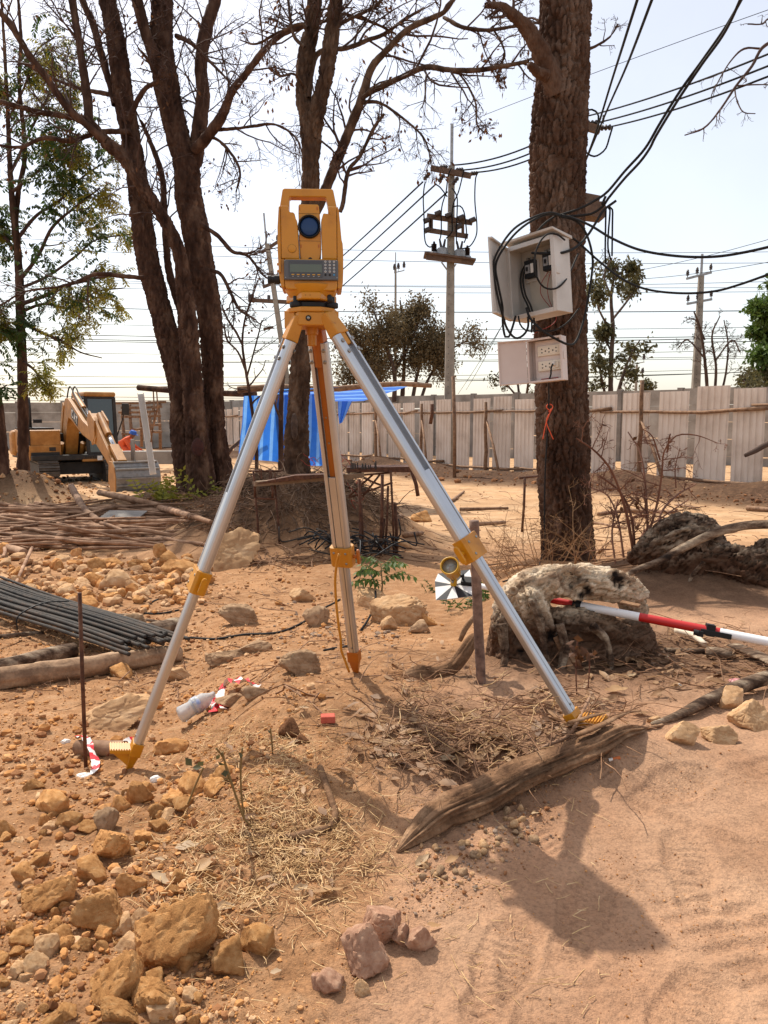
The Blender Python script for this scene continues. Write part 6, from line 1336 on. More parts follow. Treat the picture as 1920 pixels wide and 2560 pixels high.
# ============================================================= stick pile
def stick_pile():
    g = np.random.default_rng(34); protos = []
    for i in range(10):
        n = 9; x = np.linspace(-1, 1, n); pts = np.stack([x, .035 * np.cumsum(g.normal(0, .5, n)), .03 * np.cumsum(g.normal(0, .5, n)), np.linspace(.024, .015, n)], 1); pts[:, 1] -= np.linspace(pts[0, 1], pts[-1, 1], n); pts[:, 2] -= np.linspace(pts[0, 2], pts[-1, 2], n)
        V, Fs = grain_tube(pts, 9, .14, 340 + i, 1, .09); protos.append(mesh_np('pile_stick', V, Fs, M_stick))
    for i in range(210):
        # the heap runs back-left; sticks mostly point along it
        px = g.uniform(-160, 430); f = g.uniform(0, 1); py = 1278 + f * 100 - .02 * px + (0 if px < 250 else (px - 250) * .10 * (1 - f))
        c = gp(px, py); h = .20 * (1 - abs(2 * f - .9)) * sstep(560, 200, px) * g.uniform(.1, 1)
        L = g.uniform(.8, 1.5); an = R(-14) + g.normal(0, R(13)) + (R(50) * g.normal() if g.random() < .10 else 0)
        o = bpy.data.objects.new('pile_stick', protos[i % 10]); COL.objects.link(o); o.location = (c.x, c.y, c.z + .03 + max(h, 0)); th = g.uniform(.55, 1.15); o.scale = (L, th, th)
        o.rotation_euler = (g.uniform(0, 6.28), g.normal(0, .05), an); tag(o, 'barkless grey brown stick in the heap of cut sticks', 'stick', 'cut sticks in the heap at left')
    for i, pts in enumerate(([(330,1270,16,.05),(400,1290,16,.06),(470,1312,15,.06),(530,1322,13,.05)], [(250,1258,16,.10),(340,1278,16,.10),(430,1298,15,.08),(540,1330,12,.03)], [(180,1255,18,.2),(195,1285,18,.18),(215,1315,17,.15),(250,1335,16,.1)])):
        stick('pile_stick', ['longest pale stick reaching right out of the heap', 'second long stick reaching right out of the heap, just below', 'crooked stick lying crosswise over the heap top'][i], pts, M_stick, 9, 'stick', None, .12, 370 + i, .02)
    p = gp(310, 1318); o = MB().box(p + Vector((0, 0, .16)), (.5, .3, .012), (Vector((1, -.1, 0)).normalized(), Vector((.1, 1, .2)).normalized(), Vector((0, -.2, 1)).normalized())).build('metal_sheet', M_concd, None, loc=p); tag(o, 'small grey metal sheet lying among the cut sticks', 'metal sheet')
stick_pile()
# ============================================================= excavator, worker, scaffold, tarp, rebar bench
M_exy = mat('dusty_machine_yellow', [srgb(138,92,38), srgb(162,110,46), srgb(182,132,70)], .55, 4, .1, 40, coord='World', fine=.08)
M_exd = mat('grimy_black_steel', [srgb(28,26,25), srgb(52,47,42)], .7, 6, .2, 40, coord='World')
M_track = mat('worn_track_steel', [srgb(70,62,54), srgb(104,94,84)], .6, 8, metal=.4, coord='World')
M_bkt = mat('scraped_bucket_steel', [srgb(96,94,92), srgb(134,131,128), srgb(118,108,98)], .5, 5, .2, 30, metal=.5, coord='World')
M_cabg = mat('dark_cab_glass', [(.02,.028,.028)], .06, spec=.8); M_chrome = mat('bright_rod', [srgb(210,210,210)], .15, metal=1)
M_ltr = mat('black_decal', [(.015,.015,.015)], .6); M_wht = mat('white_decal', [srgb(222,218,210)], .6)
def excavator():
    B = Vector((-8.7, 21.25, 0)); u = Vector((.57, -.82, 0)).normalized(); s = Vector((-u.y, u.x, 0)); zg = G(-8.5, 21) - .02
    t = thing('excavator', 'yellow crawler excavator with raised boom and grey bucket at far left', 'excavator', (B.x, B.y, zg))
    def P(f, ss, z): return B + u * f + s * ss + Z3 * (zg + z)
    hx = (s, u)
    # tracks
    th = Vector((.50, -.86, 0)).normalized(); ts = Vector((-th.y, th.x, 0)); C0 = B + Vector((.08, .2, 0))
    for sg in (-1, 1):
        c = C0 + ts * (.82 * sg) + Z3 * (zg + .31); L2, r_ = 1.1, .29
        prof = []
        for i in range(13): a = R(90 - 15 * i); prof.append((L2 + r_ * math.cos(a), r_ * math.sin(a)))
        for i in range(13): a = R(270 - 15 * i); prof.append((-L2 + r_ * math.cos(a), r_ * math.sin(a)))
        mb = MB(); mb.prism([(x * .93, y * .86) for x, y in prof][::-1], c, th, Z3, ts, -.24, .24); tr = mb.build('track', M_exd, t)
        per = 2 * math.pi * r_ + 4 * L2; n = 42; sh = None
        for i in range(n):
            d = per * i / n
            if d < 2 * L2: x, y, a = L2 - d, r_, 90
            elif d < 2 * L2 + math.pi * r_: a = 90 + math.degrees((d - 2*L2) / r_); x, y = -L2 + r_ * math.cos(R(a)), r_ * math.sin(R(a))
            elif d < 4 * L2 + math.pi * r_: x, y, a = -L2 + (d - 2*L2 - math.pi * r_), -r_, 270
            else: a = 270 + math.degrees((d - 4*L2 - math.pi * r_) / r_); x, y = L2 + r_ * math.cos(R(a)), r_ * math.sin(R(a))
            nn = th * math.cos(R(a)) + Z3 * math.sin(R(a)); tt = nn.cross(ts)
            m = MB(); m.box(c + th * x + Z3 * y, (.50, per / n * .86, .035), (ts, tt, nn)); m.box(c + th * x + Z3 * y + nn * .03, (.50, .018, .04), (ts, tt, nn)); m.build('track_shoe', M_track, tr)
        for i in range(5): MB().cyl(c + th * (-.8 + .4 * i) - Z3 * .12 - ts * .22, c + th * (-.8 + .4 * i) - Z3 * .12 + ts * .22, .10, 12).build('roller', M_exd, tr)
    MB().box(C0 + Z3 * (zg + .42), (1.3, 1.5, .32), (ts, th, Z3)).build('undercarriage', M_exd, t)
    MB().cyl(C0 + Z3 * (zg + .56), C0 + Z3 * (zg + .68), .5, 24).build('slew_ring', M_exd, t)
    # house
    z0 = .66
    MB().box(P(-.55, 0, z0 + .06), (2.2, 2.9, .14), (s, u, Z3)).build('deck', M_exd, t, bevel=.02)
    MB().box(P(-.40, -.72, z0 + .46), (.78, 2.2, .66), (s, u, Z3)).build('engine_cover', M_exy, t, bevel=.05)
    MB().box(P(.52, -.74, z0 + .20), (.80, .46, .38), (s, u, Z3)).build('tool_box', M_exy, t, bevel=.03)
    MB().box(P(.755, -.74, z0 + .16), (.7, .015, .10), (s, u, Z3)).build('black_stripe', M_ltr, t); MB().box(P(.757, -.56, z0 + .29), (.16, .02, .10), (s, u, Z3)).build('vent', M_exd, t)
    MB().box(P(-.70, -.05, z0 + .42), (.9, 1.9, .55), (s, u, Z3)).build('engine_bay', M_exd, t, bevel=.02)
    MB().box(P(-1.55, -.15, z0 + .40), (2.1, .55, .72), (s, u, Z3)).build('counterweight', M_exy, t, bevel=.12, segs=4)
    MB().box(P(-.5, -.75, z0 + .82), (.7, 1.6, .05), (s, u, Z3)).build('hood_grille', M_exd, t, bevel=.01)
    MB().tube([P(-.1, -.92, z0 + .75), P(-.1, -.92, z0 + 1.35), P(-.15, -.92, z0 + 1.65)], .045, 10).build('exhaust', M_exd, t, True)
    MB().box(P(-.05, -.74, z0 + 1.02), (.22, .06, .10), (s, u, Z3)).build('mirror', M_exd, t, bevel=.01)
    for a, b in (((.70, -1.10, .1), (.70, -1.10, .95)), ((.70, -1.10, .95), (.2, -1.10, .95)), ((.2, -1.10, .95), (.2, -1.10, .5))): MB().cyl(P(a[0], a[1], z0 + a[2]), P(b[0], b[1], z0 + b[2]), .018, 8).build('handrail', M_exd, t)
    # cab: posts, glass, roof
    x0, x1, f0, f1, zc, zt = .34, 1.08, -.55, .80, z0 + .12, z0 + 1.66
    cabp = MB()
    for fx in (f0, f1):
        for sx in (x0, x1): cabp.bar(P(fx, sx, zc), P(fx - (.10 if fx == f1 else 0), sx, zt), .09, .09, s)
    for sx in (x0, x1): cabp.bar(P(f0, sx, zt), P(f1 - .1, sx, zt), .08, .08, Z3); cabp.bar(P(f0, sx, zc + .5), P(f1 - .03, sx, zc + .5), .06, .06, Z3)
    for fx, zz in ((f0, zt), (f1 - .1, zt), (f1 - .03, zc + .52), (f1, zc + .03)): cabp.bar(P(fx, x0, zz), P(fx, x1, zz), .08, .08, Z3)
    cb = cabp.build('cab', M_exd, t, bevel=.015)
    MB().box(P((f0 + f1) / 2 - .05, (x0 + x1) / 2, zt + .08), (x1 - x0 + .1, f1 - f0 + .05, .13), (s, u, Z3)).build('cab_roof', M_exy, cb, bevel=.05, segs=3)
    g = MB(); g.add([tuple(P(f1 - .03, x0 + .05, zc + .56)), tuple(P(f1 - .03, x1 - .05, zc + .56)), tuple(P(f1 - .09, x1 - .05, zt - .04)), tuple(P(f1 - .09, x0 + .05, zt - .04))], [[[0, 1, 2, 3]]]); g.build('windscreen', M_cabg, cb)
    g = MB(); g.add([tuple(P(f1 - .0, x0 + .05, zc + .07)), tuple(P(f1, x1 - .05, zc + .07)), tuple(P(f1 - .02, x1 - .05, zc + .48)), tuple(P(f1 - .02, x0 + .05, zc + .48))], [[[0, 1, 2, 3]]]); g.build('lower_window', M_cabg, cb)
    for sx in (x0 - .0, x1): MB().box(P((f0 + f1) / 2, sx, (zc + zt) / 2 + .2), (.01, f1 - f0 - .1, zt - zc - .6), (s, u, Z3)).build('side_window', M_cabg, cb)
    MB().box(P((f0 + f1) / 2, x1 + .005, zc + .25), (.03, f1 - f0, .48), (s, u, Z3)).build('cab_door', M_exy, cb, bevel=.02)
    MB().box(P(-.2, .7, zc + .55), (.45, .4, .7), (s, u, Z3)).build('seat', M_exd, cb, bevel=.06)
    MB().box(P(.85, .62, z0 + .02), (.95, .1, .16), (s, u, Z3)).build('front_sill', M_exy, t, bevel=.02)
    MB().box(P(.905, .60, z0 + .03), (.13, .012, .12), (s, u, Z3)).build('white_plate', M_wht, t)
    MB().tube([P(.75, x1 + .05, zc + .5), P(.85, x1 + .2, zc + 1.0), P(.85, x1 + .24, zc + 1.35)], .018, 8).build('mirror_arm', M_exd, t, True); MB().box(P(.86, x1 + .27, zc + 1.22), (.2, .05, .32), (s, u, Z3)).build('side_mirror', M_exd, t, bevel=.03)
    # boom
    bm = MB(); poly = [(.30,-.08),(-.10,.05),(-.12,.30),(.10,.95),(.42,1.42),(.62,1.56),(.90,1.57),(1.25,1.44),(2.35,.98),(3.38,.72),(3.52,.58),(3.40,.42),(2.30,.62),(1.22,.98),(.92,1.05),(.74,.90),(.55,.50)]
    zb = .72; bo = B + Z3 * (zg + zb)
    bm.prism(poly, bo, u, Z3, s, -.16, .16); boom = bm.build('boom', M_exy, t, bevel=.015)
    for sg in (-1, 1):
        bm = MB(); bm.prism([(x, z) for x, z in [(.34,-.10),(-.14,.03),(-.16,.30),(.07,.97),(.40,1.46),(.52,1.38),(.25,.90),(.08,.3)]], bo, u, Z3, s, .161 * sg - .02, .161 * sg + .02); bm.build('boom_plate', M_exy, boom, bevel=.006)
    for a, b, r_ in (((.98, 1.66), (1.9, 1.28), .075), ((.15, -.15), (.5, .38), .07)):
        for sg in ((0,) if a[0] > .5 else (-.28, .28)): MB().cyl(bo + u * a[0] + Z3 * a[1] + s * sg, bo + u * b[0] + Z3 * b[1] + s * sg, r_, 16).build('ram', M_exy, boom, True, auto=40)
    MB().cyl(bo + u * 1.9 + Z3 * 1.28, bo + u * 2.95 + Z3 * .88 + Z3 * .08, .04, 12).build('piston_rod', M_chrome, boom, True)
    for sg in (-.06, .06): MB().tube(catmull(np.array([tuple(bo + u * f + Z3 * z + s * sg) for f, z in ((.2,1.2),(.5,1.66),(.75,1.86),(1.0,1.80),(1.3,1.6),(2.2,1.16),(2.9,.94))]), .05), .02, 7).build('hose', M_exd, boom, True)
    # maker's letters on the boom side
    fo = bo + s * .163
    def stroke(pts, x, z, sc):
        for (a, b), (c, d) in zip(pts[:-1], pts[1:]):
            p = fo + u * (x + a * sc) + Z3 * (z + b * sc - .40 * (x + a * sc - 1.25)); q = fo + u * (x + c * sc) + Z3 * (z + d * sc - .40 * (x + c * sc - 1.25)); MB().bar(p, q, .030, .004, s.cross((q - p).normalized())).build('letter', M_wht, boom)
    for side in (1, -1):
        fo = bo + s * (.163 * side); k = 1 if side < 0 else -1
        pp = fo + u * 1.58 + Z3 * (1.20 - .40 * .33); du = (u - Z3 * .40).normalized(); MB().box(pp, (.68, .006, .26), (du, s, du.cross(s))).build('decal', M_ltr, boom); fo = bo + s * (.168 * side)
        M = lambda pts: [(x if k > 0 else .8 - x, y) for x, y in pts]
        for i, pts in enumerate(([(.75,.85),(.5,1),(.2,1),(0,.8),(0,.2),(.2,0),(.5,0),(.75,.15)], [(0,0),(.4,1),(.8,0)], [(0,1),(.8,1)])):
            xx = 1.32 + .21 * (i if k > 0 else 2 - i); stroke(M(pts), xx, 1.12, .17)
            if i == 1: stroke(M([(.18,.36),(.62,.36)]), xx, 1.12, .17)
            if i == 2: stroke(M([(.4,1),(.4,0)]), xx, 1.12, .17)
    # stick
    sm = MB(); sm.prism([(2.86,1.05),(3.10,1.16),(3.30,1.06),(3.75,.74),(4.82,.06),(4.92,-.12),(4.76,-.20),(4.2,.08),(3.5,.38),(3.25,.50)], bo, u, Z3, s, -.13, .13); stk = sm.build('dipper_arm', M_exy, t, bevel=.015)
    for sg in (-1, 1): MB().prism([(2.80,1.0),(3.02,1.22),(3.5,.98),(3.45,.6),(3.2,.4)], bo, u, Z3, s, .15 * sg - .02, .15 * sg + .02).build('arm_plate', M_exy, stk, bevel=.006)
    MB().cyl(bo + u * 3.35 + Z3 * 1.12, bo + u * 4.05 + Z3 * .66, .075, 16).build('ram', M_exy, stk, True, auto=40); MB().cyl(bo + u * 4.05 + Z3 * .66, bo + u * 4.45 + Z3 * .40, .042, 12).build('piston_rod', M_chrome, stk, True)
    lk = MB(); lk.bar(bo + u * 4.42 + Z3 * .42, bo + u * 4.62 - Z3 * .0, .09, .26, u); lk.bar(bo + u * 4.45 + Z3 * .42, bo + u * 5.05 + Z3 * .08, .09, .2, u); lk.build('linkage', M_exy, stk, bevel=.01)
    # bucket: shell of plates with side cheeks and teeth
    k0 = bo + u * 4.80 + Z3 * .06 + s * .28
    prof = [(.02, .02), (.26, .02), (.40, -.10), (.47, -.32), (.44, -.58), (.32, -.86)]
    bk = MB()
    for (a, b), (c, d) in zip(prof[:-1], prof[1:]): bk.bar(k0 + u * a + Z3 * b, k0 + u * c + Z3 * d, .03, .98, u)
    bkt = bk.build('bucket', M_bkt, t, bevel=.004)
    for sg in (-1, 1): MB().prism([(.0, .03)] + [(x, y) for x, y in prof[1:]] + [(.20, -.84), (-.10, -.40)], k0, u, Z3, s, .49 * sg - .018, .49 * sg + .018).build('cheek', M_exy if sg < 0 else M_bkt, bkt, bevel=.004)
    for i, (a, b) in enumerate(((.30, .01), (.43, -.14), (.475, -.34), (.47, -.50))): MB().box(k0 + u * (a + .02) + Z3 * b, (.96, .035, .04), (s, u, Z3)).build('wear_strip', M_bkt, bkt, bevel=.006)
    for i in range(5):
        p = k0 + u * .33 - Z3 * .82 + s * (-.42 + .21 * i); MB().bar(p + Z3 * .06 + u * .02, p - Z3 * .15 - u * .05, .075, .06, s, taper=.45).build('tooth', M_bkt, bkt, bevel=.006)
excavator()
def steel_channel():
    a = at(383, 1186, 15.6); b = at(352, 985, 15.9); t = MB(); d = (b - a).normalized(); s = Vector((1, .25, 0)); s = (s - d * s.dot(d)).normalized(); n = d.cross(s)
    t.bar(a, b, .125, .012, s)
    for sg in (-1, 1): p = s * (.057 * sg) - n * .045 * (1 if n.y > 0 else -1); t.bar(a + p, b + p, .012, .09, s)
    base = a.copy(); o = t.build('steel_channel', mat('white_painted_steel', [srgb(206,204,200), srgb(224,222,218)], .5, 3, coord='World'), None, loc=a, bevel=.002); tag(o, 'long white steel channel leaning against the excavator bucket', 'steel channel')
steel_channel()
def person():
    d = 26.0; c = at(306, 1153, d); t = thing('person', 'crouching worker in orange shirt and blue safety helmet bent over by the scaffold', 'person', c)
    bm = bmesh.new(); sk = bm.verts.layers.skin.verify(); V = {}
    J = dict(pelvis=((.0, 0, .30), .14), belly=((.06, -.02, .44), .145), chest=((.20, -.05, .62), .165), neck=((.33, -.08, .72), .07), kneeL=((.28, -.22, .28), .085), ankL=((.05, -.24, -.02), .05), toeL=((.2, -.28, -.06), .045), kneeR=((.26, .18, .26), .085), ankR=((.02, .2, -.02), .05), toeR=((.18, .22, -.06), .045), shL=((.22, -.24, .62), .075), elL=((.36, -.30, .36), .055), wrL=((.56, -.22, .26), .038), haL=((.64, -.2, .22), .045), shR=((.22, .14, .63), .075), elR=((.38, .2, .38), .055), wrR=((.58, .1, .28), .038), haR=((.66, .08, .24), .045))
    for k, (p, r_) in J.items(): v = bm.verts.new(p); v[sk].radius = (r_, r_); V[k] = v
    V['pelvis'][sk].use_root = True
    for a, b in (('pelvis','belly'),('belly','chest'),('chest','neck'),('pelvis','kneeL'),('kneeL','ankL'),('ankL','toeL'),('pelvis','kneeR'),('kneeR','ankR'),('ankR','toeR'),('chest','shL'),('shL','elL'),('elL','wrL'),('wrL','haL'),('chest','shR'),('shR','elR'),('elR','wrR'),('wrR','haR')): bm.edges.new((V[a], V[b]))
    me = bpy.data.meshes.new('body'); bm.to_mesh(me); bm.free(); me.materials.append(mat('orange_work_shirt', [srgb(206,78,36), srgb(222,96,48)], .8, 9)); o = bpy.data.objects.new('body', me); link(o, t)
    m = o.modifiers.new('s', 'SKIN'); m.use_smooth_shade = True; m2 = o.modifiers.new('d', 'SUBSURF'); m2.levels = 2; m2.render_levels = 2; o.scale = (1, 1, 1); o.location = (0, 0, .12)
    sk_ = mat('skin', [srgb(120,78,58)], .6)
    hb = c + Vector((.42, -.1, .90)); MB().lathe([(.0, -.11), (.06, -.10), (.085, -.04), (.09, .02), (.08, .08), (.0, .11)], hb, (.35, -.1, .9), 16).build('head', sk_, t, True)
    hm = MB(); hm.lathe([(.125, .0), (.12, .05), (.09, .11), (.0, .135)], hb + Vector((.0, 0, .02)), (.35, -.1, .9), 20); hm.box(hb + Vector((.13, -.03, -.01)), (.10, .16, .015), (Vector((.9, 0, -.4)).normalized(), Vector((0, 1, 0)), Vector((.4, 0, .9)).normalized())); hm.build('helmet', mat('blue_helmet', [srgb(32,84,170)], .35), t, True, auto=40)
    for sg in (-.22, .1): MB().lathe([(.0, -.05), (.04, -.03), (.045, .02), (.02, .07), (0, .08)], c + Vector((.68, sg, .33)), (1, 0, -.2), 8).build('hand', sk_, t, True)
    s0 = at(395, 1134, 25.0); o = MB().box(s0 + Vector((.2, 0, -.12)), (2.6, .5, .42), (Vector((1, .12, 0)).normalized(), Vector((-.12, 1, 0)).normalized(), Z3)).build('concrete_beam', M_conc, None, bevel=.02, loc=s0); tag(o, 'low concrete beam in front of the crouching worker', 'concrete beam')
person()
def scaffold():
    d = 27.0; t = thing('pole_scaffold', 'rough bare pole scaffold frame against the wall right of the excavator', 'scaffold', at(355, 1125, d))
    C = lambda x, y, dd=0: at(x / 3.95, 940 + y / 3.95, d + dd)
    for (x0, y0), (x1, y1), dd in (((1205,370),(1225,720),0), ((1275,300),(1305,730),.0), ((1475,350),(1490,720),1.4), ((1565,300),(1585,725),.6), ((1385,330),(1400,700),.6)):
        a, b = C(x0, y0, dd), C(x1, y1, dd); MB().tube([a, a.lerp(b, .5) + Vector((.02, 0, 0)), b], .055, 7).build('upright', M_pole, t, True)
    for (x0, y0), (x1, y1) in (((1080,268),(1640,255)), ((1195,312),(1600,300)), ((1170,358),(1560,345)), ((1195,400),(1590,390)), ((1200,565),(1300,570)), ((1310,525),(1400,520)), ((1490,548),(1600,545)), ((1205,345),(1290,285)), ((1500,325),(1590,275)), ((1490,480),(1590,475))):
        a, b = C(x0, y0, -.1), C(x1, y1, .1); MB().tube([a, a.lerp(b, .5) - Vector((0, 0, .02)), b], .045, 7).build('ledger', M_pole, t, True)
    a, b = at(345, 969, 15), at(640, 986, 14.2); o = MB().tube([a, a.lerp(b, .5) - Z3 * .03, b], .055, 8).build('wooden_pole', BARK['left'], None, True, loc=a); tag(o, 'dark horizontal pole tied high between the excavator and the blue tarp', 'pole')
    for px_, y1 in ((383, 1105), (391, 1060)):
        a, b = at(px_, 972, 15), at(px_ - 6, y1, 15.1); o = MB().tube([a, a.lerp(b, .5) + Vector((.05, 0, 0)), b], .014, 6).build('rope', M_stick, None, True, loc=a); tag(o, ['longer', 'shorter'][px_ > 385] + ' pale rope hanging from the dark horizontal pole', 'rope')
scaffold()

def tarp():
    d = 12.3
    m = bpy.data.materials.new('blue_striped_tarpaulin'); m.use_nodes = True; n = m.node_tree; b = n.nodes['Principled BSDF']; b.inputs['Roughness'].default_value = .4; L = n.links.new
    at_ = n.nodes.new('ShaderNodeAttribute'); at_.attribute_name = 'stripe'; mp = n.nodes.new('ShaderNodeMath'); mp.operation = 'SINE'; L(at_.outputs['Fac'], mp.inputs[0])
    nz = n.nodes.new('ShaderNodeTexNoise'); nz.inputs['Scale'].default_value = 9; nz.inputs['Detail'].default_value = 5; g = n.nodes.new('ShaderNodeNewGeometry'); L(g.outputs['Position'], nz.inputs['Vector'])
    cr = n.nodes.new('ShaderNodeValToRGB'); L(mp.outputs[0], cr.inputs[0]); e = cr.color_ramp.elements; e[0].position = .42; e[0].color = (*srgb(44,116,216), 1); e[1].position = .58; e[1].color = (*srgb(112,170,238), 1)
    hs = n.nodes.new('ShaderNodeHueSaturation'); L(cr.outputs[0], hs.inputs['Color']); mr = n.nodes.new('ShaderNodeMapRange'); mr.inputs[3].default_value = .8; mr.inputs[4].default_value = 1.25; L(nz.outputs['Fac'], mr.inputs[0]); L(mr.outputs[0], hs.inputs['Value']); L(hs.outputs[0], b.inputs['Base Color'])
    tr = n.nodes.new('ShaderNodeBsdfTranslucent'); L(hs.outputs[0], tr.inputs[0]); mx = n.nodes.new('ShaderNodeMixShader'); mx.inputs[0].default_value = .5; L(b.outputs[0], mx.inputs[1]); L(tr.outputs[0], mx.inputs[2]); L(mx.outputs[0], n.nodes['Material Output'].inputs[0])
    t = thing('blue_tarp', 'blue striped tarpaulin shelter hung from a bare pole behind the forked tree', 'tarp', at(700, 1160, d))
    def sheet(c00, c10, c11, c01, nu, nv, name, k, amp, d_=0, along=0):
        A = [np.array(at(*c)) for c in (c00, c10, c11, c01)]; uu, vv = np.meshgrid(np.linspace(0, 1, nu), np.linspace(0, 1, nv))
        P = (A[0] * ((1-uu)*(1-vv))[..., None] + A[1] * (uu*(1-vv))[..., None] + A[2] * (uu*vv)[..., None] + A[3] * ((1-uu)*vv)[..., None])
        w = fbm(np.stack([uu * 6, vv * 2.2, uu * 0 + k], -1).reshape(-1, 3), 3, 81).reshape(nv, nu); w2 = np.sin(uu * 17 + 2 * vv + k) * .4
        P = P + np.array([.3, 1, .15]) * (amp * (w + w2) * (.25 + .75 * np.sin(math.pi * np.clip(vv, .0, 1) * .5)))[..., None]
        i = np.arange(nv - 1)[:, None] * nu; j = np.arange(nu - 1)[None]; q = np.stack([i + j, i + j + 1, i + nu + j + 1, i + nu + j], -1).reshape(-1, 4)
        base = np.array(t.location); me = mesh_np(name, P.reshape(-1, 3) - base, [q], m, True); o = bpy.data.objects.new(name, me); link(o, t)
        aa = me.attributes.new('stripe', 'FLOAT', 'POINT'); aa.data.foreach_set('value', ((uu if not along else vv) * k).ravel().astype(np.float32)); return o
    sheet((610,990,12.2), (815,985,12.6), (812,1166,12.6), (595,1146,12.2), 60, 40, 'hanging_sheet', 2 * math.pi * 9, .045)
    sheet((675,974,12.0), (1030,963,13.2), (910,1002,14.6), (690,1008,12.8), 50, 16, 'roof_sheet', 2 * math.pi * 4, .06, 0, 1)
    sheet((845,1003,12.9), (880,1003,13.0), (856,1056,13.0), (848,1060,13.0), 12, 12, 'corner_flap', 2 * math.pi * 1.5, .03)
    for (x0, y0, d0), (x1, y1, d1), r_ in (((594,975,12.0), (1078,961,13.2), .055), ((690,980,12.4), (702,1180,12.5), .06), ((566,1140,12.4), (645,1045,12.6), .035), ((1030,962,13.4), (905,966,14.8), .03)):
        a, b_ = at(x0, y0, d0), at(x1, y1, d1); pts = [a.lerp(b_, k / 6) + Vector((0, 0, .03 * math.sin(k * 1.7))) for k in range(7)]; MB().tube(pts, np.linspace(r_, r_ * .7, 7), 8).build('support_pole', M_pole, t, True)
tarp()
def rebar_bench():
    d = 7.0; t = thing('rebar_bench', 'rusty steel rod bench with a wooden plank in front of the root mound', 'work bench', at(760, 1330, d))
    P = lambda x, y, dd=0: at(620 + x / 3.456, 1160 + y / 3.456, d + dd)
    pl = MB(); pl.bar(P(50, 172), P(990, 95, .35), .11, .045, (0, 1, 0)); pl.build('plank', mat('grey_bench_plank', [srgb(108,86,66), srgb(150,124,98)], .9, 8, .4, 50, coord='World'), t, bevel=.004)
    o = MB(); o.prism([(0, 0), (.6, .05), (.8, .085), (.35, .075), (.05, .02)], P(70, 172), (1, .2, 0), Z3, (0, 1, 0), -.05, .14); o.build('crumpled_sheet', M_rust, t)
    MB().prism([(0, 0), (.72, -.005), (.72, .05), (0, .04)], P(850, 68, .3), (1, 0, 0), Z3, (0, 1, 0), 0, .35).build('steel_tray', M_rust, t)
    legs = [((45,60),(60,290)), ((55,185),(97,735)), ((230,170),(280,800)), ((205,185),(210,290)), ((960,130),(970,570)), ((978,350),(990,560)), ((965,500),(972,690)), ((1232,60),(1262,530)), ((1270,340),(1284,590)), ((1160,90),(1140,500)), ((1210,190),(1180,470)), ((1180,470),(1140,500)), ((70,295),(235,300))]
    for i, ((x0, y0), (x1, y1)) in enumerate(legs):
        a, b = P(x0, y0, .05 * (i % 3)), P(x1, y1, .05 * (i % 3)); g = G(b.x, b.y)
        if y1 > 450: b.z = min(b.z, g + .02) - .05
        MB().tube([a, a.lerp(b, .5) + Vector((.006, 0, 0)), b], .011 if i not in (4, 8, 9) else .016, 7).build('rod_leg', M_rust, t, True)
    for (x0, y0), (x1, y1) in (((870,290),(1250,160)), ((870,278),(1080,90)), ((990,280),(1140,90)), ((1000,120),(1165,190)), ((850,70),(1380,45)), ((900,100),(1230,75)), ((0,60),(290,60))): MB().tube([P(x0, y0, .3), P((x0+x1)/2, (y0+y1)/2 + 2, .32), P(x1, y1, .34)], .010, 6).build('rod_brace', M_rust, t, True)
    g = np.random.default_rng(40)
    for x in (105, 120, 185, 200, 235, 890, 903, 915, 930, 948, 985, 995, 1010, 1020, 1040, 1052, 1100, 1108): y0 = 130 if x < 300 else 45; dd = .4 * g.random(); MB().tube([P(x, y0, dd), P(x + g.normal(0, 5), y0 - g.uniform(30, 95), dd)], .006, 5).build('rod_stub', M_exd if x > 300 else M_rust, t)
    # offcuts of wire and bars on the ground beside it
    c = gp(885, 1312)
    for i in range(44):
        an = g.normal(0, 1.0); L = g.uniform(.15, .6); x, y = c.x + g.normal(0, .22), c.y + g.normal(0, .14); z = G(x, y) + g.uniform(.01, .14)
        dx, dy = math.cos(an) * L / 2, math.sin(an) * L / 2; pts = [(x - dx, y - dy, max(z + g.normal(0, .03), G(x-dx, y-dy) + .01)), (x + g.normal(0, .03), y, z + g.uniform(0, .06)), (x + dx, y + dy, max(z + g.normal(0, .04), G(x+dx, y+dy) + .01))]
        if g.random() < .3: pts.append((x + dx - .02, y + dy, pts[-1][2] + .12))
        pts = catmull(np.array(pts) + np.column_stack([np.zeros((len(pts), 2)), np.abs(g.normal(0, .03, len(pts)))]), .06)
        o = MB().tube(pts, .007, 6).build('bar_offcut', M_black if i % 3 else M_steel, None, True, loc=Vector(pts[1])); tag(o, 'black steel bar offcut in the tangled heap beside the bench', 'bar offcut', 'tangled bar offcuts beside the bench')
rebar_bench()

# a red plastic net scrap, rods and posts near the fence
for i, (x0, y0, x1, y1, Y, r_, nm, lb) in enumerate(((1133,940,1136,1222,21.5,.05,'wooden_post','tall thin wooden post in front of the centre pole base'), (1312,1195,1305,1330,7.2,.012,'steel_rod','rusty rod standing by the left side of the big trunk'), (1030,1180,1045,1240,12,.03,'steel_rod','short leaning rusty rod near the right tripod leg'), (1080,1010,1076,1060,19,.045,'steel_rod','pair of rusty bars tied to the fence left of the centre pole'))):
    a, b = at(x0, y0, Y), at(x1, y1, Y); o = MB().tube([a, a.lerp(b, .5) + Vector((r_ * .5, 0, 0)), b], r_, 8).build(nm, M_pole if i == 0 else M_rust, None, True, loc=b); tag(o, lb, nm.replace('_', ' '))
o = MB(); a, b = at(1300, 1195, 7.2), at(1348, 1190, 7.4); o.tube([a, b], .012, 6); o = o.build('steel_rod', M_rust, None, True, loc=a); tag(o, 'short rusty rod lying across the upright rod beside the trunk', 'steel rod')
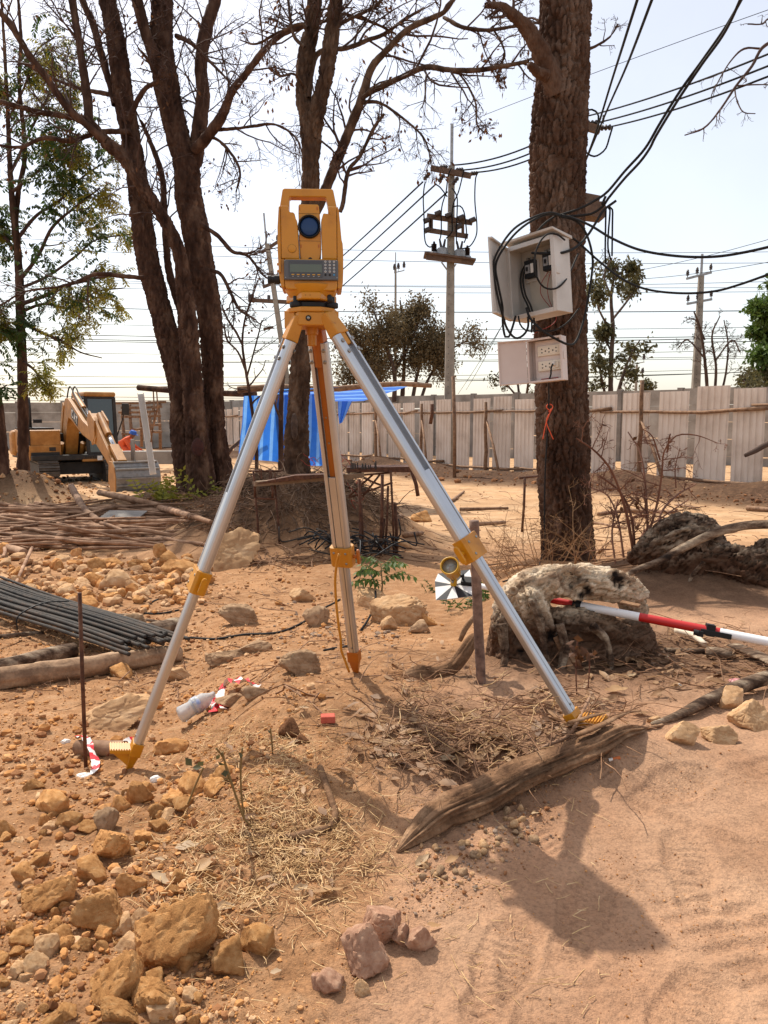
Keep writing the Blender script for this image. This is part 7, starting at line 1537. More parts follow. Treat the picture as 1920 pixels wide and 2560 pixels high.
def net():
    g = np.random.default_rng(41); c = at(835, 1225, 8.0); Vv = []
    P0 = np.array(c) + g.normal(0, 1, (60, 3)) * np.array([.16, .12, .22]); P, Rr = grow(P0, g.normal(0, 1, (60, 3)) * np.array([.6, .4, 1]), g.uniform(.15, .4, 60), np.full(60, .0035), 7, .5, -.1, g); V, q = tubes_batch(P, Rr, 4)
    o = obj_np('string_tangle', V, [q], mat('red_string', [srgb(170,54,40)], .8), None, loc=c); tag(o, 'tangle of reddish string caught beside the root mound', 'string')
net()
# ============================================================= stones
M_rock = mat('orange_laterite_stone', [srgb(152,105,61), srgb(184,134,83), srgb(201,156,106)], .95, 2.2, .9, 26, rand=.24, spec=.15, bdist=.003, fine=.18)
M_rockp = mat('pale_tan_stone', [srgb(160,120,84), srgb(188,150,110), srgb(204,170,132)], .95, 2.2, .8, 26, rand=.14, spec=.15, bdist=.0018, fine=.1)
M_rockg = mat('grey_brown_stone', [srgb(124,96,72), srgb(158,128,98), srgb(176,146,116)], .95, 2.4, .8, 26, rand=.12, spec=.15, bdist=.0018, fine=.1)
M_rockr = mat('pinkish_stone', [srgb(138,100,78), srgb(162,124,100), srgb(180,146,120)], .92, 2, .6, 26, rand=.1, spec=.2, bdist=.0015, fine=.08)
M_clod = mat('dark_earth_clod', [srgb(86,56,38), srgb(118,80,54), srgb(140,100,70)], .95, 6, .7, 40, rand=.2, spec=.1, bdist=.002)
def ico(sub):
    b = bmesh.new(); bmesh.ops.create_icosphere(b, subdivisions=sub, radius=1); v = np.array([tuple(x.co) for x in b.verts]); f = np.array([[y.index for y in x.verts] for x in b.faces]); b.free(); return v, f
ICO = {k: ico(k) for k in (1, 2, 3, 4, 5)}
def rock_shape(sub, seed, flat=1.0, rough=.07):
    g = np.random.default_rng(seed); v, f = ICO[sub]; n = unit(g.normal(0, 1, (11, 3))); d = g.uniform(.56, 1.0, 11)
    c = np.maximum(v @ n.T, 1e-3); r = 1 / ((( c / d) ** 26).sum(1)) ** (1 / 26.); r = np.minimum(r, 1.25)
    P = v * r[:, None]; P = P * (1 + rough * fbm(P * 2.2 + seed, 3, seed)[:, None] + (rough * .45) * fbm(P * 7 + seed, 3, seed + 3)[:, None])
    if sub >= 4:
        f1, f2 = worley(P * 2.6 + seed, seed); P = P * (1 - .07 * sstep(.2, .0, f2 - f1) + .05 * (f1 - .4) + .035 * fbm(P * 15, 4, seed + 5, .6))[:, None]
    return P * np.array([1, 1, flat]), f
def rock_meshes(nm, sub, n, m, s0, smooth):
    out = []
    for i in range(n): P, f = rock_shape(sub, s0 + i); me = mesh_np(nm, P, [f], m, True); me.set_sharp_from_angle(angle=R(38)) if smooth else None; out.append(me)
    return out
RK = {k: rock_meshes('stone', 4, 6, m, 500 + 20 * i, True) for i, (k, m) in enumerate((('o', M_rock), ('p', M_rockp), ('g', M_rockg), ('r', M_rockr), ('c', M_clod)))}
RKB = {k: rock_meshes('stone', 5, 3, m, 700 + 20 * i, True) for i, (k, m) in enumerate((('o', M_rock), ('p', M_rockp), ('g', M_rockg), ('r', M_rockr)))}
grk = np.random.default_rng(50)
def rock(px, py, w, h, label, k='o', cat='rock', depth=None, name='rock', sink=.30, rz=None):
    g = gp(px, py + h * .28); q = pxm(g.y, g.z); a = math.atan2(H - g.z, g.y)
    sx = w * q / 2; sz = h * q / 2 / (math.cos(a) * .75 + .35); sy = (depth or .8) * (sx + sz) / 2 * 1.1
    pool = RKB if w > 85 and k in RKB else RK
    o = bpy.data.objects.new(name, pool[k][int(grk.integers(0, len(pool[k])))]); COL.objects.link(o)
    o.location = (g.x, g.y + sy * .3, g.z + sz * (1 - 2 * sink)); o.scale = (sx * 1.12, sy * 1.1, sz * 1.12); o.rotation_euler = (grk.normal(0, .15), grk.normal(0, .15), grk.uniform(-.5, .5) if rz is None else rz)
    return tag(o, label, cat)
for r_ in (
 (425,2350,172,185,'biggest orange boulder in the near left foreground, beside the straw'), (270,2120,88,84,'rounded orange rock above the stony slope, left of the straw'), (110,2240,112,95,'slanted long orange rock at left among the small stones'), (256,2285,126,96,'broad wedge shaped orange rock left of the biggest boulder'),
 (280,2462,112,140,'tall rough orange rock at the bottom left of the biggest boulder'), (386,2497,104,92,'blocky orange rock just below the biggest boulder'), (578,2392,78,98,'orange rock right of the biggest boulder'), (646,2362,74,64,'small knobbly rock touching the straw right of the biggest boulder'),
 (130,2010,78,58,'lone orange rock in the left gravel below the steel rod'), (226,2180,76,62,'orange rock tucked below the rounded rock at left'), (345,1992,70,62,'rock at the upper rim of the left stones beside the yellow foot'), (320,2208,66,60,'orange rock between the straw and the wedge shaped rock'),
 (60,2345,62,52,'rock at the left edge of the near stone heap'), (8,2080,44,44,'dark rounded rock cut by the left edge'), (300,2540,92,50,'rock at the bottom edge below the tall rough rock'), (175,2062,56,40,'small rock in front of the lone orange rock'),
 (262,2060,54,60,'rough grey speckled rock in the left stones'), (300,2015,50,44,'stone leaning on the upper rim of the left stones'), (420,2010,50,40,'stone below the yellow tripod foot at its right'), (540,2345,50,36,'flat stone at the edge of the straw'), (90,2420,58,46,'pale round stone in the lower left stones'), (40,2425,44,50,'stone at lower left edge by the pale round stone'), (150,2340,56,40,'stone wedged between two bigger rocks at left')):
    rock(*r_, k='g' if 'grey' in r_[4] else ('p' if 'pale' in r_[4] else 'o'))
for r_ in ((948,2312,116,92,'upper pinkish broken stone below the big log','r'), (915,2395,122,110,'flat pinkish stone half sunk in sand below the big log','r'), (1006,2352,46,58,'dark red stone wedged between pinkish stones','r'), (1046,2358,68,66,'light pink angular stone at the right of the stone cluster','r'), (834,2466,66,56,'pale pink split stone near the bottom edge','r'), (791,2457,32,42,'small pink stone beside the pale split stone','r'), (905,2295+180,34,36,'little round stone right of the pale pink split stone','p'),
 (470,2500,46,36,'whitish flat stone by the bottom left rocks','p'), (270,1790,178,78,'long flat pale slab of stone left of the tripod leg','p'), (565,1385,150,118,'large tan boulder behind the left tripod leg','p'), (330,1570,88,62,'grey layered rock behind the steel bars','g'), (1055,1293,52,40,'square cut orange block lying on the sandy ground behind the tripod','o'),
 (602,1545,94,56,'grey tan rock on the ground between left and rear tripod legs','g'), (632,1620,92,44,'flat cracked rock right of the low wide rock','g'), (570,1642,90,46,'low wide rock in the hollow','g'), (750,1490,56,42,'upright small rock between the rear leg and the big boulder','p'), (790,1545,62,60,'rock in the loose rubble left of the rear tripod leg','g'), (757,1668,92,66,'brown rock half buried in the mound edge by the rear foot','g'),
 (985,1535,128,84,'big tan boulder behind the little green plant','p'), (920,1500,86,54,'rock behind the rear tripod leg at the boulder edge','p'), (1062,1552,48,36,'crumbly orange stone right of the big tan boulder','o'), (1042,1570,60,32,'flat grey stone in front of the big tan boulder','g'), (978,1562,40,40,'small stone below the big tan boulder','p'),
 (425,1402,64,60,'tall pointed stone at the right end of the rubble','o'), (455,1425,84,44,'wide stone at the right end of the rubble','o'), (440,1690,66,38,'pale stone in front of the log end','p'), (482,1434,32,28,'white lump of plaster by the left leg clamp','p'),
 (1835,1752,64,62,'upper tan clod at the right edge below the long branch','p'), (1872,1795,100,76,'larger tan clod at the right edge','p'), (1712,1842,78,58,'rough tan stone right of the tripod foot','p'), (1792,1838,90,54,'flat tan stone below the two clods','p'), (1640,1800,40,26,'small pale stone near the pointed log end','p'),
 (730,1822,50,52,'dark crumbly clod in the middle of the mound','c'), (757,1848,32,24,'small dark clod beside the larger one','c'), (640,1735,60,36,'grey stone beside the red and white tape','g'), (575,1755,70,34,'flat stone under the red and white tape','g'), (430,1870,70,44,'stone right of the left tripod foot','o'), (300,1680,60,44,'orange stone under the log behind the steel rod','o'), (160,1670,50,46,'rock between the two logs at left','o'), (205,1665,44,40,'darker rock under the steel bars','o'), (1000,1360,44,26,'small stone on the far sand right of the rear leg','p'), (640,1350,24,20,'pebble on the shaded sand behind the mound','g')):
    rock(r_[0], r_[1], r_[2], r_[3], r_[4], r_[5])

def scatter(n, region, rad, kind, label, cat, group, name='stone', mask=None, sink=.28, seed=1, pool=None):
    g = np.random.default_rng(seed); x0, y0, x1, y1 = region; c = 0; protos = pool or RK[kind]
    X = g.uniform(x0, x1, n * 6); Y = g.uniform(y0, y1, n * 6); keep = np.ones(n * 6, bool) if mask is None else mask(X, Y) > g.random(n * 6)
    X, Y = X[keep][:n], Y[keep][:n]; gx, gy, gz = gpv(X, Y)
    rr = rad[0] * (1 - g.random(len(X)) * (1 - (rad[0] / rad[1]) ** 2)) ** -.5
    for i in range(len(X)):
        r_ = rr[i] * pxm(gy[i], gz[i]); o = bpy.data.objects.new(name, protos[int(g.integers(0, len(protos)))]); COL.objects.link(o)
        s = r_ * g.uniform(.8, 1.2, 3) * np.array([1, 1, .82]); o.scale = s; o.location = (gx[i], gy[i], gz[i] + s[2] * (1 - 2 * sink)); o.rotation_euler = (g.normal(0, .4), g.normal(0, .4), g.uniform(0, 6.28)); tag(o, label, cat, group)
RK2 = {k: rock_meshes('stone', 2, 8, m, 800 + 20 * i, False) for i, (k, m) in enumerate((('o', M_rock), ('p', M_rockp), ('g', M_rockg), ('c', M_clod)))}
def near_left(X, Y): return sstep(40, -140, X - 560 + (Y - 2250) * .15 * np.sign(2250 - Y)) * (.35 + .65 * sstep(-.1, .2, fbm(np.stack([X / 120, Y / 90, X * 0], -1), 2, 91)))
scatter(135, (-60, 1950, 620, 2600), (13, 38), 'o', 'orange rubble stone among the near left foreground rocks', 'stone', 'near left rubble stones', mask=near_left, seed=61, sink=.36, pool=RK['o'] * 5 + RK['p'])
scatter(125, (-120, 1378, 520, 1530), (12, 36), 'o', 'tan rubble stone in the bank between stick heap and steel bars', 'stone', 'rubble bank stones', mask=lambda X, Y: sstep(1375, 1420, Y) * sstep(1560, 1480, Y) * sstep(540, 440, X) * (.4 + .6 * sstep(-.1, .2, fbm(np.stack([X / 90, Y / 40, X * 0], -1), 2, 93))), seed=62, sink=.3, pool=RK['o'] * 2 + RK['p'])
scatter(38, (1040, 1990, 1340, 2260), (8, 16), 'p', 'grey brown gravel stone below the big rotten log', 'stone', 'gravel stones under the log', mask=lambda X, Y: np.exp(-(((Y - 2125 + (X - 1180) * .55) / 55) ** 2)), seed=63, pool=RK2['g'] + RK2['p'])

def pebbles(name, label, n, region, rad, mats_, seed, sub=1, mask=None, sink=.3, flat=.8, exp=1.0):
    """countless small stones: one mass"""
    g = np.random.default_rng(seed); x0, y0, x1, y1 = region; X = g.uniform(x0, x1, n); Y = g.uniform(y0, y1, n)
    if mask is not None: k = mask(X, Y) > g.random(n); X, Y = X[k], Y[k]
    gx, gy, gz = gpv(X, Y); n = len(gx); rr = rad[0] * (1 - g.random(n) * (1 - (rad[0] / rad[1]) ** 2)) ** -.5 * np.array([pxm(a) for a in gy])
    shapes = [rock_shape(sub, 900 + i, 1, .1)[0] for i in range(12)]; f = ICO[sub][1]; nv = len(ICO[sub][0])
    S = np.stack(shapes)[g.integers(0, 12, n)]; an = g.uniform(0, 6.28, n); ca, sa = np.cos(an)[:, None], np.sin(an)[:, None]
    sc = rr[:, None] * g.uniform(.75, 1.25, (n, 3)); S = S * sc[:, None]; x = S[..., 0] * ca - S[..., 1] * sa; y = S[..., 0] * sa + S[..., 1] * ca; z = S[..., 2] * flat
    V = np.stack([x + gx[:, None], y + gy[:, None], z + gz[:, None] + (rr * flat * (1 - 2 * sink))[:, None]], -1).reshape(-1, 3)
    Fq = (f[None] + (np.arange(n) * nv)[:, None, None]).reshape(-1, 3); mi = np.repeat(g.integers(0, len(mats_), n), len(f))
    o = bpy.data.objects.new(name, mesh_np(name, V, [Fq], mats_, False, mi)); COL.objects.link(o); return tag(o, label, None, None, 'stuff')
W_ = lambda nm, cols: mat(nm, cols, .95, 9, .5, 120, coord='World', spec=.1, bdist=.004)
PB1 = W_('pebble_orange', [srgb(146,98,56), srgb(190,136,84), srgb(206,158,110)]); PB2 = W_('pebble_tan', [srgb(150,112,80), srgb(192,152,112), srgb(208,172,134)]); PB3 = W_('pebble_brown', [srgb(110,72,46), srgb(150,104,70), srgb(172,126,88)]); PB4 = W_('pebble_grey', [srgb(120,100,86), srgb(160,138,118)])
lm = lambda X, Y: sstep(160, -160, X - 620 + (Y - 2250) * .25 * np.sign(2250 - Y)) * (.25 + .75 * sstep(-.25, .25, fbm(np.stack([X / 110, Y / 80, X * 0], -1), 3, 95)))
pebbles('gravel', 'small orange stones and gravel over the left foreground', 12000, (-260, 1720, 820, 2720), (2.4, 17), [PB1, PB1, PB2, PB3], 71, 1, lm)
pebbles('rubble', 'hand sized rubble filling the bank behind the steel bars', 900, (-260, 1385, 620, 1540), (6, 20), [PB1, PB2, PB2], 69, 2, lambda X, Y: sstep(1380, 1420, Y) * sstep(1570, 1490, Y) * sstep(560, 430, X), sink=.2)
pebbles('rubble', 'fist sized rubble between the near left rocks', 900, (-260, 1900, 640, 2700), (6, 18), [PB1, PB1, PB2, PB3], 70, 2, near_left, sink=.2)
pebbles('gravel', 'fine crumbs of soil over the left foreground', 22000, (-260, 1650, 900, 2760), (1.0, 4.5), [PB1, PB3, PB2], 72, 1, lambda X, Y: .2 + .8 * lm(X, Y), flat=.7)
pebbles('gravel', 'grey brown gravel spilling out below the big log', 3000, (940, 1960, 1420, 2420), (2.0, 9), [PB3, PB4, PB2], 73, 1, lambda X, Y: np.exp(-(((Y - 2140 + (X - 1180) * .55) / 75) ** 2)) * sstep(960, 1060, X) * sstep(1420, 1330, X))
pebbles('gravel', 'loose rubble crumbs in the hollow behind the mound', 12000, (-260, 1380, 900, 1760), (1.6, 10), [PB1, PB2, PB2, PB3], 74, 1, lambda X, Y: sstep(900, 700, X + (Y - 1600) * .3) * sstep(1385, 1420, Y) * (.2 + .8 * sstep(-.3, .3, fbm(np.stack([X / 120, Y / 50, X * 0], -1), 3, 96))))
pebbles('gravel', 'rubble crumbs around the tan boulder behind the rear leg', 2200, (680, 1430, 1120, 1660), (2, 9), [PB2, PB1, PB4], 75, 1, lambda X, Y: np.exp(-(((X - 860) / 170) ** 2 + ((Y - 1580) / 55) ** 2)))
pebbles('gravel', 'clods of dark soil along the foot of the sheet fence', 2600, (850, 1130, 2100, 1300), (1.5, 9), [M_clod, PB3], 76, 1, lambda X, Y: np.exp(-(((Y - (1168 + np.maximum(X - 900, 0) * .09)) / 16) ** 2)))
pebbles('gravel', 'rubble and clods near the excavator and trunk bank', 3600, (-200, 1180, 640, 1300), (1.5, 11), [PB2, M_clod, PB1], 77, 1, lambda X, Y: .5 + .5 * fbm(np.stack([X / 60, Y / 20, X * 0], -1), 2, 97))
pebbles('gravel', 'crumbs of earth scattered over the sand at right', 14000, (700, 1850, 2200, 2700), (.8, 4), [PB3, PB1], 78, 1, lambda X, Y: .10 + .9 * sstep(.15, .4, fbm(np.stack([X / 130, Y / 90, X * 0], -1), 3, 98)))
pebbles('gravel', 'earth crumbs on the mound under the tripod', 4000, (420, 1560, 1250, 1900), (.8, 4.5), [PB3, PB1, PB2], 79, 1, lambda X, Y: .25 + .5 * sstep(0, .4, fbm(np.stack([X / 130, Y / 60, X * 0], -1), 3, 99)))
pebbles('gravel', 'bits of debris on the far sandy flat', 2600, (700, 1190, 2100, 1420), (.9, 4), [PB3, M_clod, PB2], 80, 1, lambda X, Y: .2 + .6 * sstep(.0, .4, fbm(np.stack([X / 130, Y / 30, X * 0], -1), 3, 100)))
pebbles('gravel', 'soil clods on the banks below the far left trunks', 2200, (-100, 1120, 640, 1330), (1.5, 8), [M_clod, PB3], 81, 1, lambda X, Y: np.maximum(np.exp(-(((X - 70) / 95) ** 2 + ((Y - 1210) / 45) ** 2)), np.exp(-(((X - 500) / 120) ** 2 + ((Y - 1265) / 40) ** 2))))

# ============================================================= straw, twigs, leaves
M_straw = mat('pale_straw', [srgb(168,130,86), srgb(202,166,118), srgb(216,186,144)], .8, 30, coord='World', spec=.3)
M_twigl = mat('litter_twig', [srgb(92,62,44), srgb(136,98,68), srgb(166,128,94)], .85, 20, coord='World')
M_lit = leafmat('litter_leaf', [srgb(96,66,44), srgb(156,120,86), srgb(192,160,124)], 8)
def litter(name, label, n, region, L, r, m, seed, mask=None, rise=.12, n_pts=5, wob=.22, k=3, stack=.0):
    g = np.random.default_rng(seed); x0, y0, x1, y1 = region; X = g.uniform(x0, x1, n); Y = g.uniform(y0, y1, n)
    if mask is not None: kk = mask(X, Y) > g.random(n); X, Y = X[kk], Y[kk]
    gx, gy, gz = gpv(X, Y); n = len(gx); P0 = np.stack([gx, gy, gz + .004 + g.random(n) * stack], 1); a = g.uniform(0, 6.28, n)
    P, Rr = grow(P0, np.stack([np.cos(a), np.sin(a), g.normal(0, rise, n)], 1), g.uniform(L[0], L[1], n), g.uniform(r[0], r[1], n), n_pts, wob, 0, g, .6)
    zg = Gn(P[..., 0].ravel(), P[..., 1].ravel()).reshape(P.shape[:2]); P[..., 2] = np.maximum(zg + .003, np.minimum(P[..., 2], zg + .05 + stack))
    V, q = tubes_batch(P, Rr, k); o = bpy.data.objects.new(name, mesh_np(name, V, [q], m, True)); COL.objects.link(o); return tag(o, label, None, None, 'stuff')
blob = lambda X, Y, cx, cy, rx, ry: np.exp(-(((X - cx) / rx) ** 2 + ((Y - cy) / ry) ** 2))
st_m = lambda X, Y: np.clip(np.maximum.reduce([1.2 * blob(X, Y, 660, 2160, 240, 110), .9 * blob(X, Y, 640, 1890, 200, 70), .9 * blob(X, Y, 520, 2200, 110, 110), .7 * blob(X, Y, 720, 2010, 160, 70)]) * (.5 + .9 * fbm(np.stack([X / 70, Y / 50, X * 0], -1), 3, 101)), 0, 1)
litter('straw', 'chopped pale straw strewn over the mound', 14000, (300, 1780, 1050, 2420), (.008, .048), (.0006, .0017), M_straw, 111, st_m, wob=.10, stack=.008)
litter('straw', 'sparse straw bits across the foreground', 1500, (200, 1700, 1500, 2560), (.01, .05), (.0006, .0012), M_straw, 112, lambda X, Y: .3 + 0 * X, wob=.1)
tw_m = lambda X, Y: np.clip(np.maximum.reduce([blob(X, Y, 1120, 1850, 190, 80), .8 * blob(X, Y, 1400, 1790, 170, 60), .9 * blob(X, Y, 1690, 1650, 260, 70), .4 * blob(X, Y, 1050, 1690, 120, 60)]), 0, 1)
litter('twigs', 'brown twigs and dry stalks littering the ground by the stump', 3400, (880, 1540, 2000, 1990), (.03, .22), (.0008, .0026), M_twigl, 113, tw_m, .2, stack=.03)
litter('twigs', 'pale dry stalks in the litter by the tripod foot', 380, (900, 1700, 1500, 1960), (.03, .14), (.0008, .0018), M_straw, 114, lambda X, Y: np.clip(np.maximum(blob(X, Y, 1130, 1840, 170, 70), .5 * blob(X, Y, 1400, 1800, 120, 60)), 0, 1), .3, stack=.05)
litter('twigs', 'thin dry twigs scattered on the far sand', 420, (600, 1180, 2000, 1420), (.1, .5), (.003, .008), M_twigl, 115, None, .05)
litter('twigs', 'fine roots and twigs below the thick left trunks', 500, (360, 1210, 680, 1330), (.1, .5), (.002, .006), M_twigl, 116, None, .1)
litter('twigs', 'thin twigs strewn in the hollow and rubble', 260, (0, 1400, 900, 1760), (.06, .3), (.0012, .004), M_twigl, 117, None, .05)
def leaf_mass(name, label, n, region, ln, seed, mask):
    g = np.random.default_rng(seed); x0, y0, x1, y1 = region; X = g.uniform(x0, x1, n); Y = g.uniform(y0, y1, n); k = mask(X, Y) > g.random(n); gx, gy, gz = gpv(X[k], Y[k]); n = len(gx)
    a = g.uniform(0, 6.28, n); D = unit(np.stack([np.cos(a), np.sin(a), g.normal(0, .2, n)], 1)); N = unit(np.stack([g.normal(0, .35, n), g.normal(0, .35, n), np.ones(n)], 1)); U = unit(np.cross(N, D)); l = g.uniform(ln[0], ln[1], (n, 1)); w = l * g.uniform(.32, .5, (n, 1)); C = np.stack([gx, gy, gz + .004 + .012 * g.random(n)], 1)
    rows = []
    for t_, ww, up in ((0, .04, 0), (.3, .85, .10), (.65, .8, .10), (1, .03, .02)):
        c = C + D * l * (t_ - .5); e = N * l * up * g.uniform(-.2, 1.2, (n, 1)); rows += [c - U * w * ww * .5 + e, c, c + U * w * ww * .5 + e]
    V = np.stack(rows, 1); nv = 12; f = [[3*i + j, 3*i + j + 1, 3*i + j + 4, 3*i + j + 3] for i in range(3) for j in range(2)]; zg = Gn(V[..., 0].ravel(), V[..., 1].ravel()).reshape(V.shape[:2]); V[..., 2] = np.maximum(V[..., 2], zg + .003)
    Fq = (np.array(f)[None] + (np.arange(n) * nv)[:, None, None]).reshape(-1, 4); o = bpy.data.objects.new(name, mesh_np(name, V.reshape(-1, 3), [Fq], M_lit, True)); COL.objects.link(o); return tag(o, label, None, None, 'stuff')
leaf_mass('leaf_litter', 'dry brown leaf litter between the stump, log and mound', 2600, (850, 1560, 2000, 1980), (.02, .07), 121, lambda X, Y: np.clip(tw_m(X, Y) * .9, 0, 1))
leaf_mass('leaf_litter', 'dry leaf scraps across the straw', 420, (350, 1780, 1150, 2400), (.012, .045), 122, lambda X, Y: np.clip(st_m(X, Y), 0, .7))
def big_leaves():
    g = np.random.default_rng(51); protos = []
    for i in range(6):
        nu, nv = 9, 5; u, v = np.meshgrid(np.linspace(0, 1, nu), np.linspace(-1, 1, nv)); w = .22 * np.sin(math.pi * np.clip(u, 0, 1) ** .8) ** .8 * (1 + .12 * g.normal(0, 1, u.shape)); c1, c2 = g.uniform(-.2, .3), g.uniform(.1, .6)
        P = np.stack([u - .5, v * w, c2 * (v * w) ** 2 * 4 + c1 * (u - .5) ** 2 + .02 * np.sin(u * 14) * np.abs(v)], -1).reshape(-1, 3); a = np.arange(nv - 1)[:, None] * nu; b = np.arange(nu - 1)[None]; q = np.stack([a + b, a + b + 1, a + nu + b + 1, a + nu + b], -1).reshape(-1, 4)
        protos.append(mesh_np('dry_leaf', P, [q], leafmat('dry_leaf_' + 'tan' if i % 2 else 'dry_leaf_pale', [srgb(150,112,76), srgb(196,160,116)] if i % 2 else [srgb(176,148,114), srgb(206,182,148)], 12)))
    for px, py, w, a in ((468,2122,62,.2),(512,2172,70,.9),(402,2205,60,-.3),(560,2285,60,.5),(820,2242,84,.25),(752,2235,40,.2),(625,2290,52,.4),(1056,2160,48,.9),(415,2000,42,.1),(400,2160,30,.3),(1035,1838,46,.1),(1185,1870,54,-.2),(1240,1850,50,.4),(1120,1905,58,-.5),(1060,1920,40,.2),(1300,1900,40,.6),(1540,1735,60,-.1),(1600,1660,50,.2),(1460,1715,46,.5),(1690,1722,40,.1),(940,1870,38,.3),(1340,2040,40,.8),(1130,2160,46,.7),(1085,2325,42,.3),(690,2440,30,.2),(1000,1800,44,.6),(1165,1800,50,.2),(980,1905,44,-.6),(1580,1690,44,.8),(460,1935,36,.5),(540,2060,34,.2),(760,1790,26,.1)):
        c = gp(px, py); o = bpy.data.objects.new('dry_leaf', protos[int(g.integers(0, 6))]); COL.objects.link(o); o.location = c + Vector((0, 0, .010)); s = w * pxm(c.y, c.z); o.scale = (s, s, s); o.rotation_euler = (g.normal(0, .2), g.normal(0, .2), a + g.normal(0, .2)); tag(o, 'large pale dry leaf lying on the ground', 'leaf', 'large dry leaves on the ground')
big_leaves()

# ============================================================= live and dry plants
def plant_green():
    g = np.random.default_rng(52); b = gp(952, 1512); t = thing('seedling', 'little bright green seedling with drooping paired leaflets behind the rear tripod leg', 'plant', b); q = pxm(b.y)
    top = b + Vector((.0, 0, 105 * q)); MB().tube([b, b.lerp(top, .5) + Vector((.01, 0, 0)), top], [.006, .005, .003], 8).build('stem', mat('green_stem', [srgb(96,84,48)], .7), t, True)
    st = []; dd = []
    for i in range(13): f = g.uniform(.45, 1.0); a = g.uniform(0, 6.28); st.append(tuple(b.lerp(top, f))); dd.append((math.cos(a), math.sin(a) * .8, g.uniform(.3, 1.0)))
    st, dd = np.array(st), np.array(dd); V, q4, rc = pinnate(st, dd, g, g.uniform(.13, .22, 13), 6, .055, .022, .9); obj_np('leaflets', V, [q4], M_bleaf, t, False, kind='stuff'); obj_np('leaf_stalks', rc[0], [rc[1]], M_bleaf, t, kind='stuff')
    for (px, py, n, s, lb) in ((440, 1250, 26, .20, 'clump of yellow green weeds at the foot of the left trunks'), (1165, 1520, 14, .07, 'small low green weed beneath the prism target'), (1090, 1478, 8, .05, 'tiny weed behind the prism target')):
        b2 = gp(px, py); t2 = thing('weed', lb, 'weed', b2); st = np.array(b2) + g.normal(0, 1, (n, 3)) * np.array([s * 1.2, s * .8, .01]) ; dd = np.stack([g.normal(0, .7, n), g.normal(0, .5, n), g.uniform(.8, 1.4, n)], 1); V, q4, rc = pinnate(st, dd, g, g.uniform(1.2, 2.4, n) * s, 5, s * .5, s * .22, .1); obj_np('leaves', V, [q4], M_yleaf if px == 440 else M_bleaf, t2, False, kind='stuff'); obj_np('stems', rc[0], [rc[1]], M_gleaf, t2, kind='stuff')
plant_green()
def foreground_weed():
    g = np.random.default_rng(53); b = gp(636, 2072); t = thing('weed', 'wiry dry weed with a few olive leaves rising from the straw in the foreground', 'weed', b)
    for i, pts in enumerate(([(636,2072),(610,2045),(590,1990),(568,1930),(556,1880)], [(610,2045),(603,1980),(602,1920),(606,1870)], [(590,1990),(560,1900),(540,1870)], [(470,2010),(490,1960),(508,1920)], [(682,1890),(680,1860),(676,1822)])):
        q = [at(x, y, b.y - .02 * k - (.0 if i < 4 else -.3)) for k, (x, y) in enumerate(pts)]; MB().tube(catmull(np.array([tuple(v) for v in q]), .01), .0022, 6).build('stem', mat('olive_stem', [srgb(120,98,58)], .8), t, True)
    P, Fq = [], []
    for k, (x, y) in enumerate(((556,1885),(545,1905),(600,1880),(562,1925),(575,1950),(480,1915),(508,1915),(480,1920),(678,1828),(682,1850),(540,1890))):
        c = np.array([tuple(at(x, y, b.y - (.06 if x < 670 else -.3)))]); V, q = leaves_at(c, g, .024, .015, .5); P.append((V, q))
    V, q = join(P); obj_np('leaves', V, [q], M_oleaf, t, False, kind='stuff')
foreground_weed()
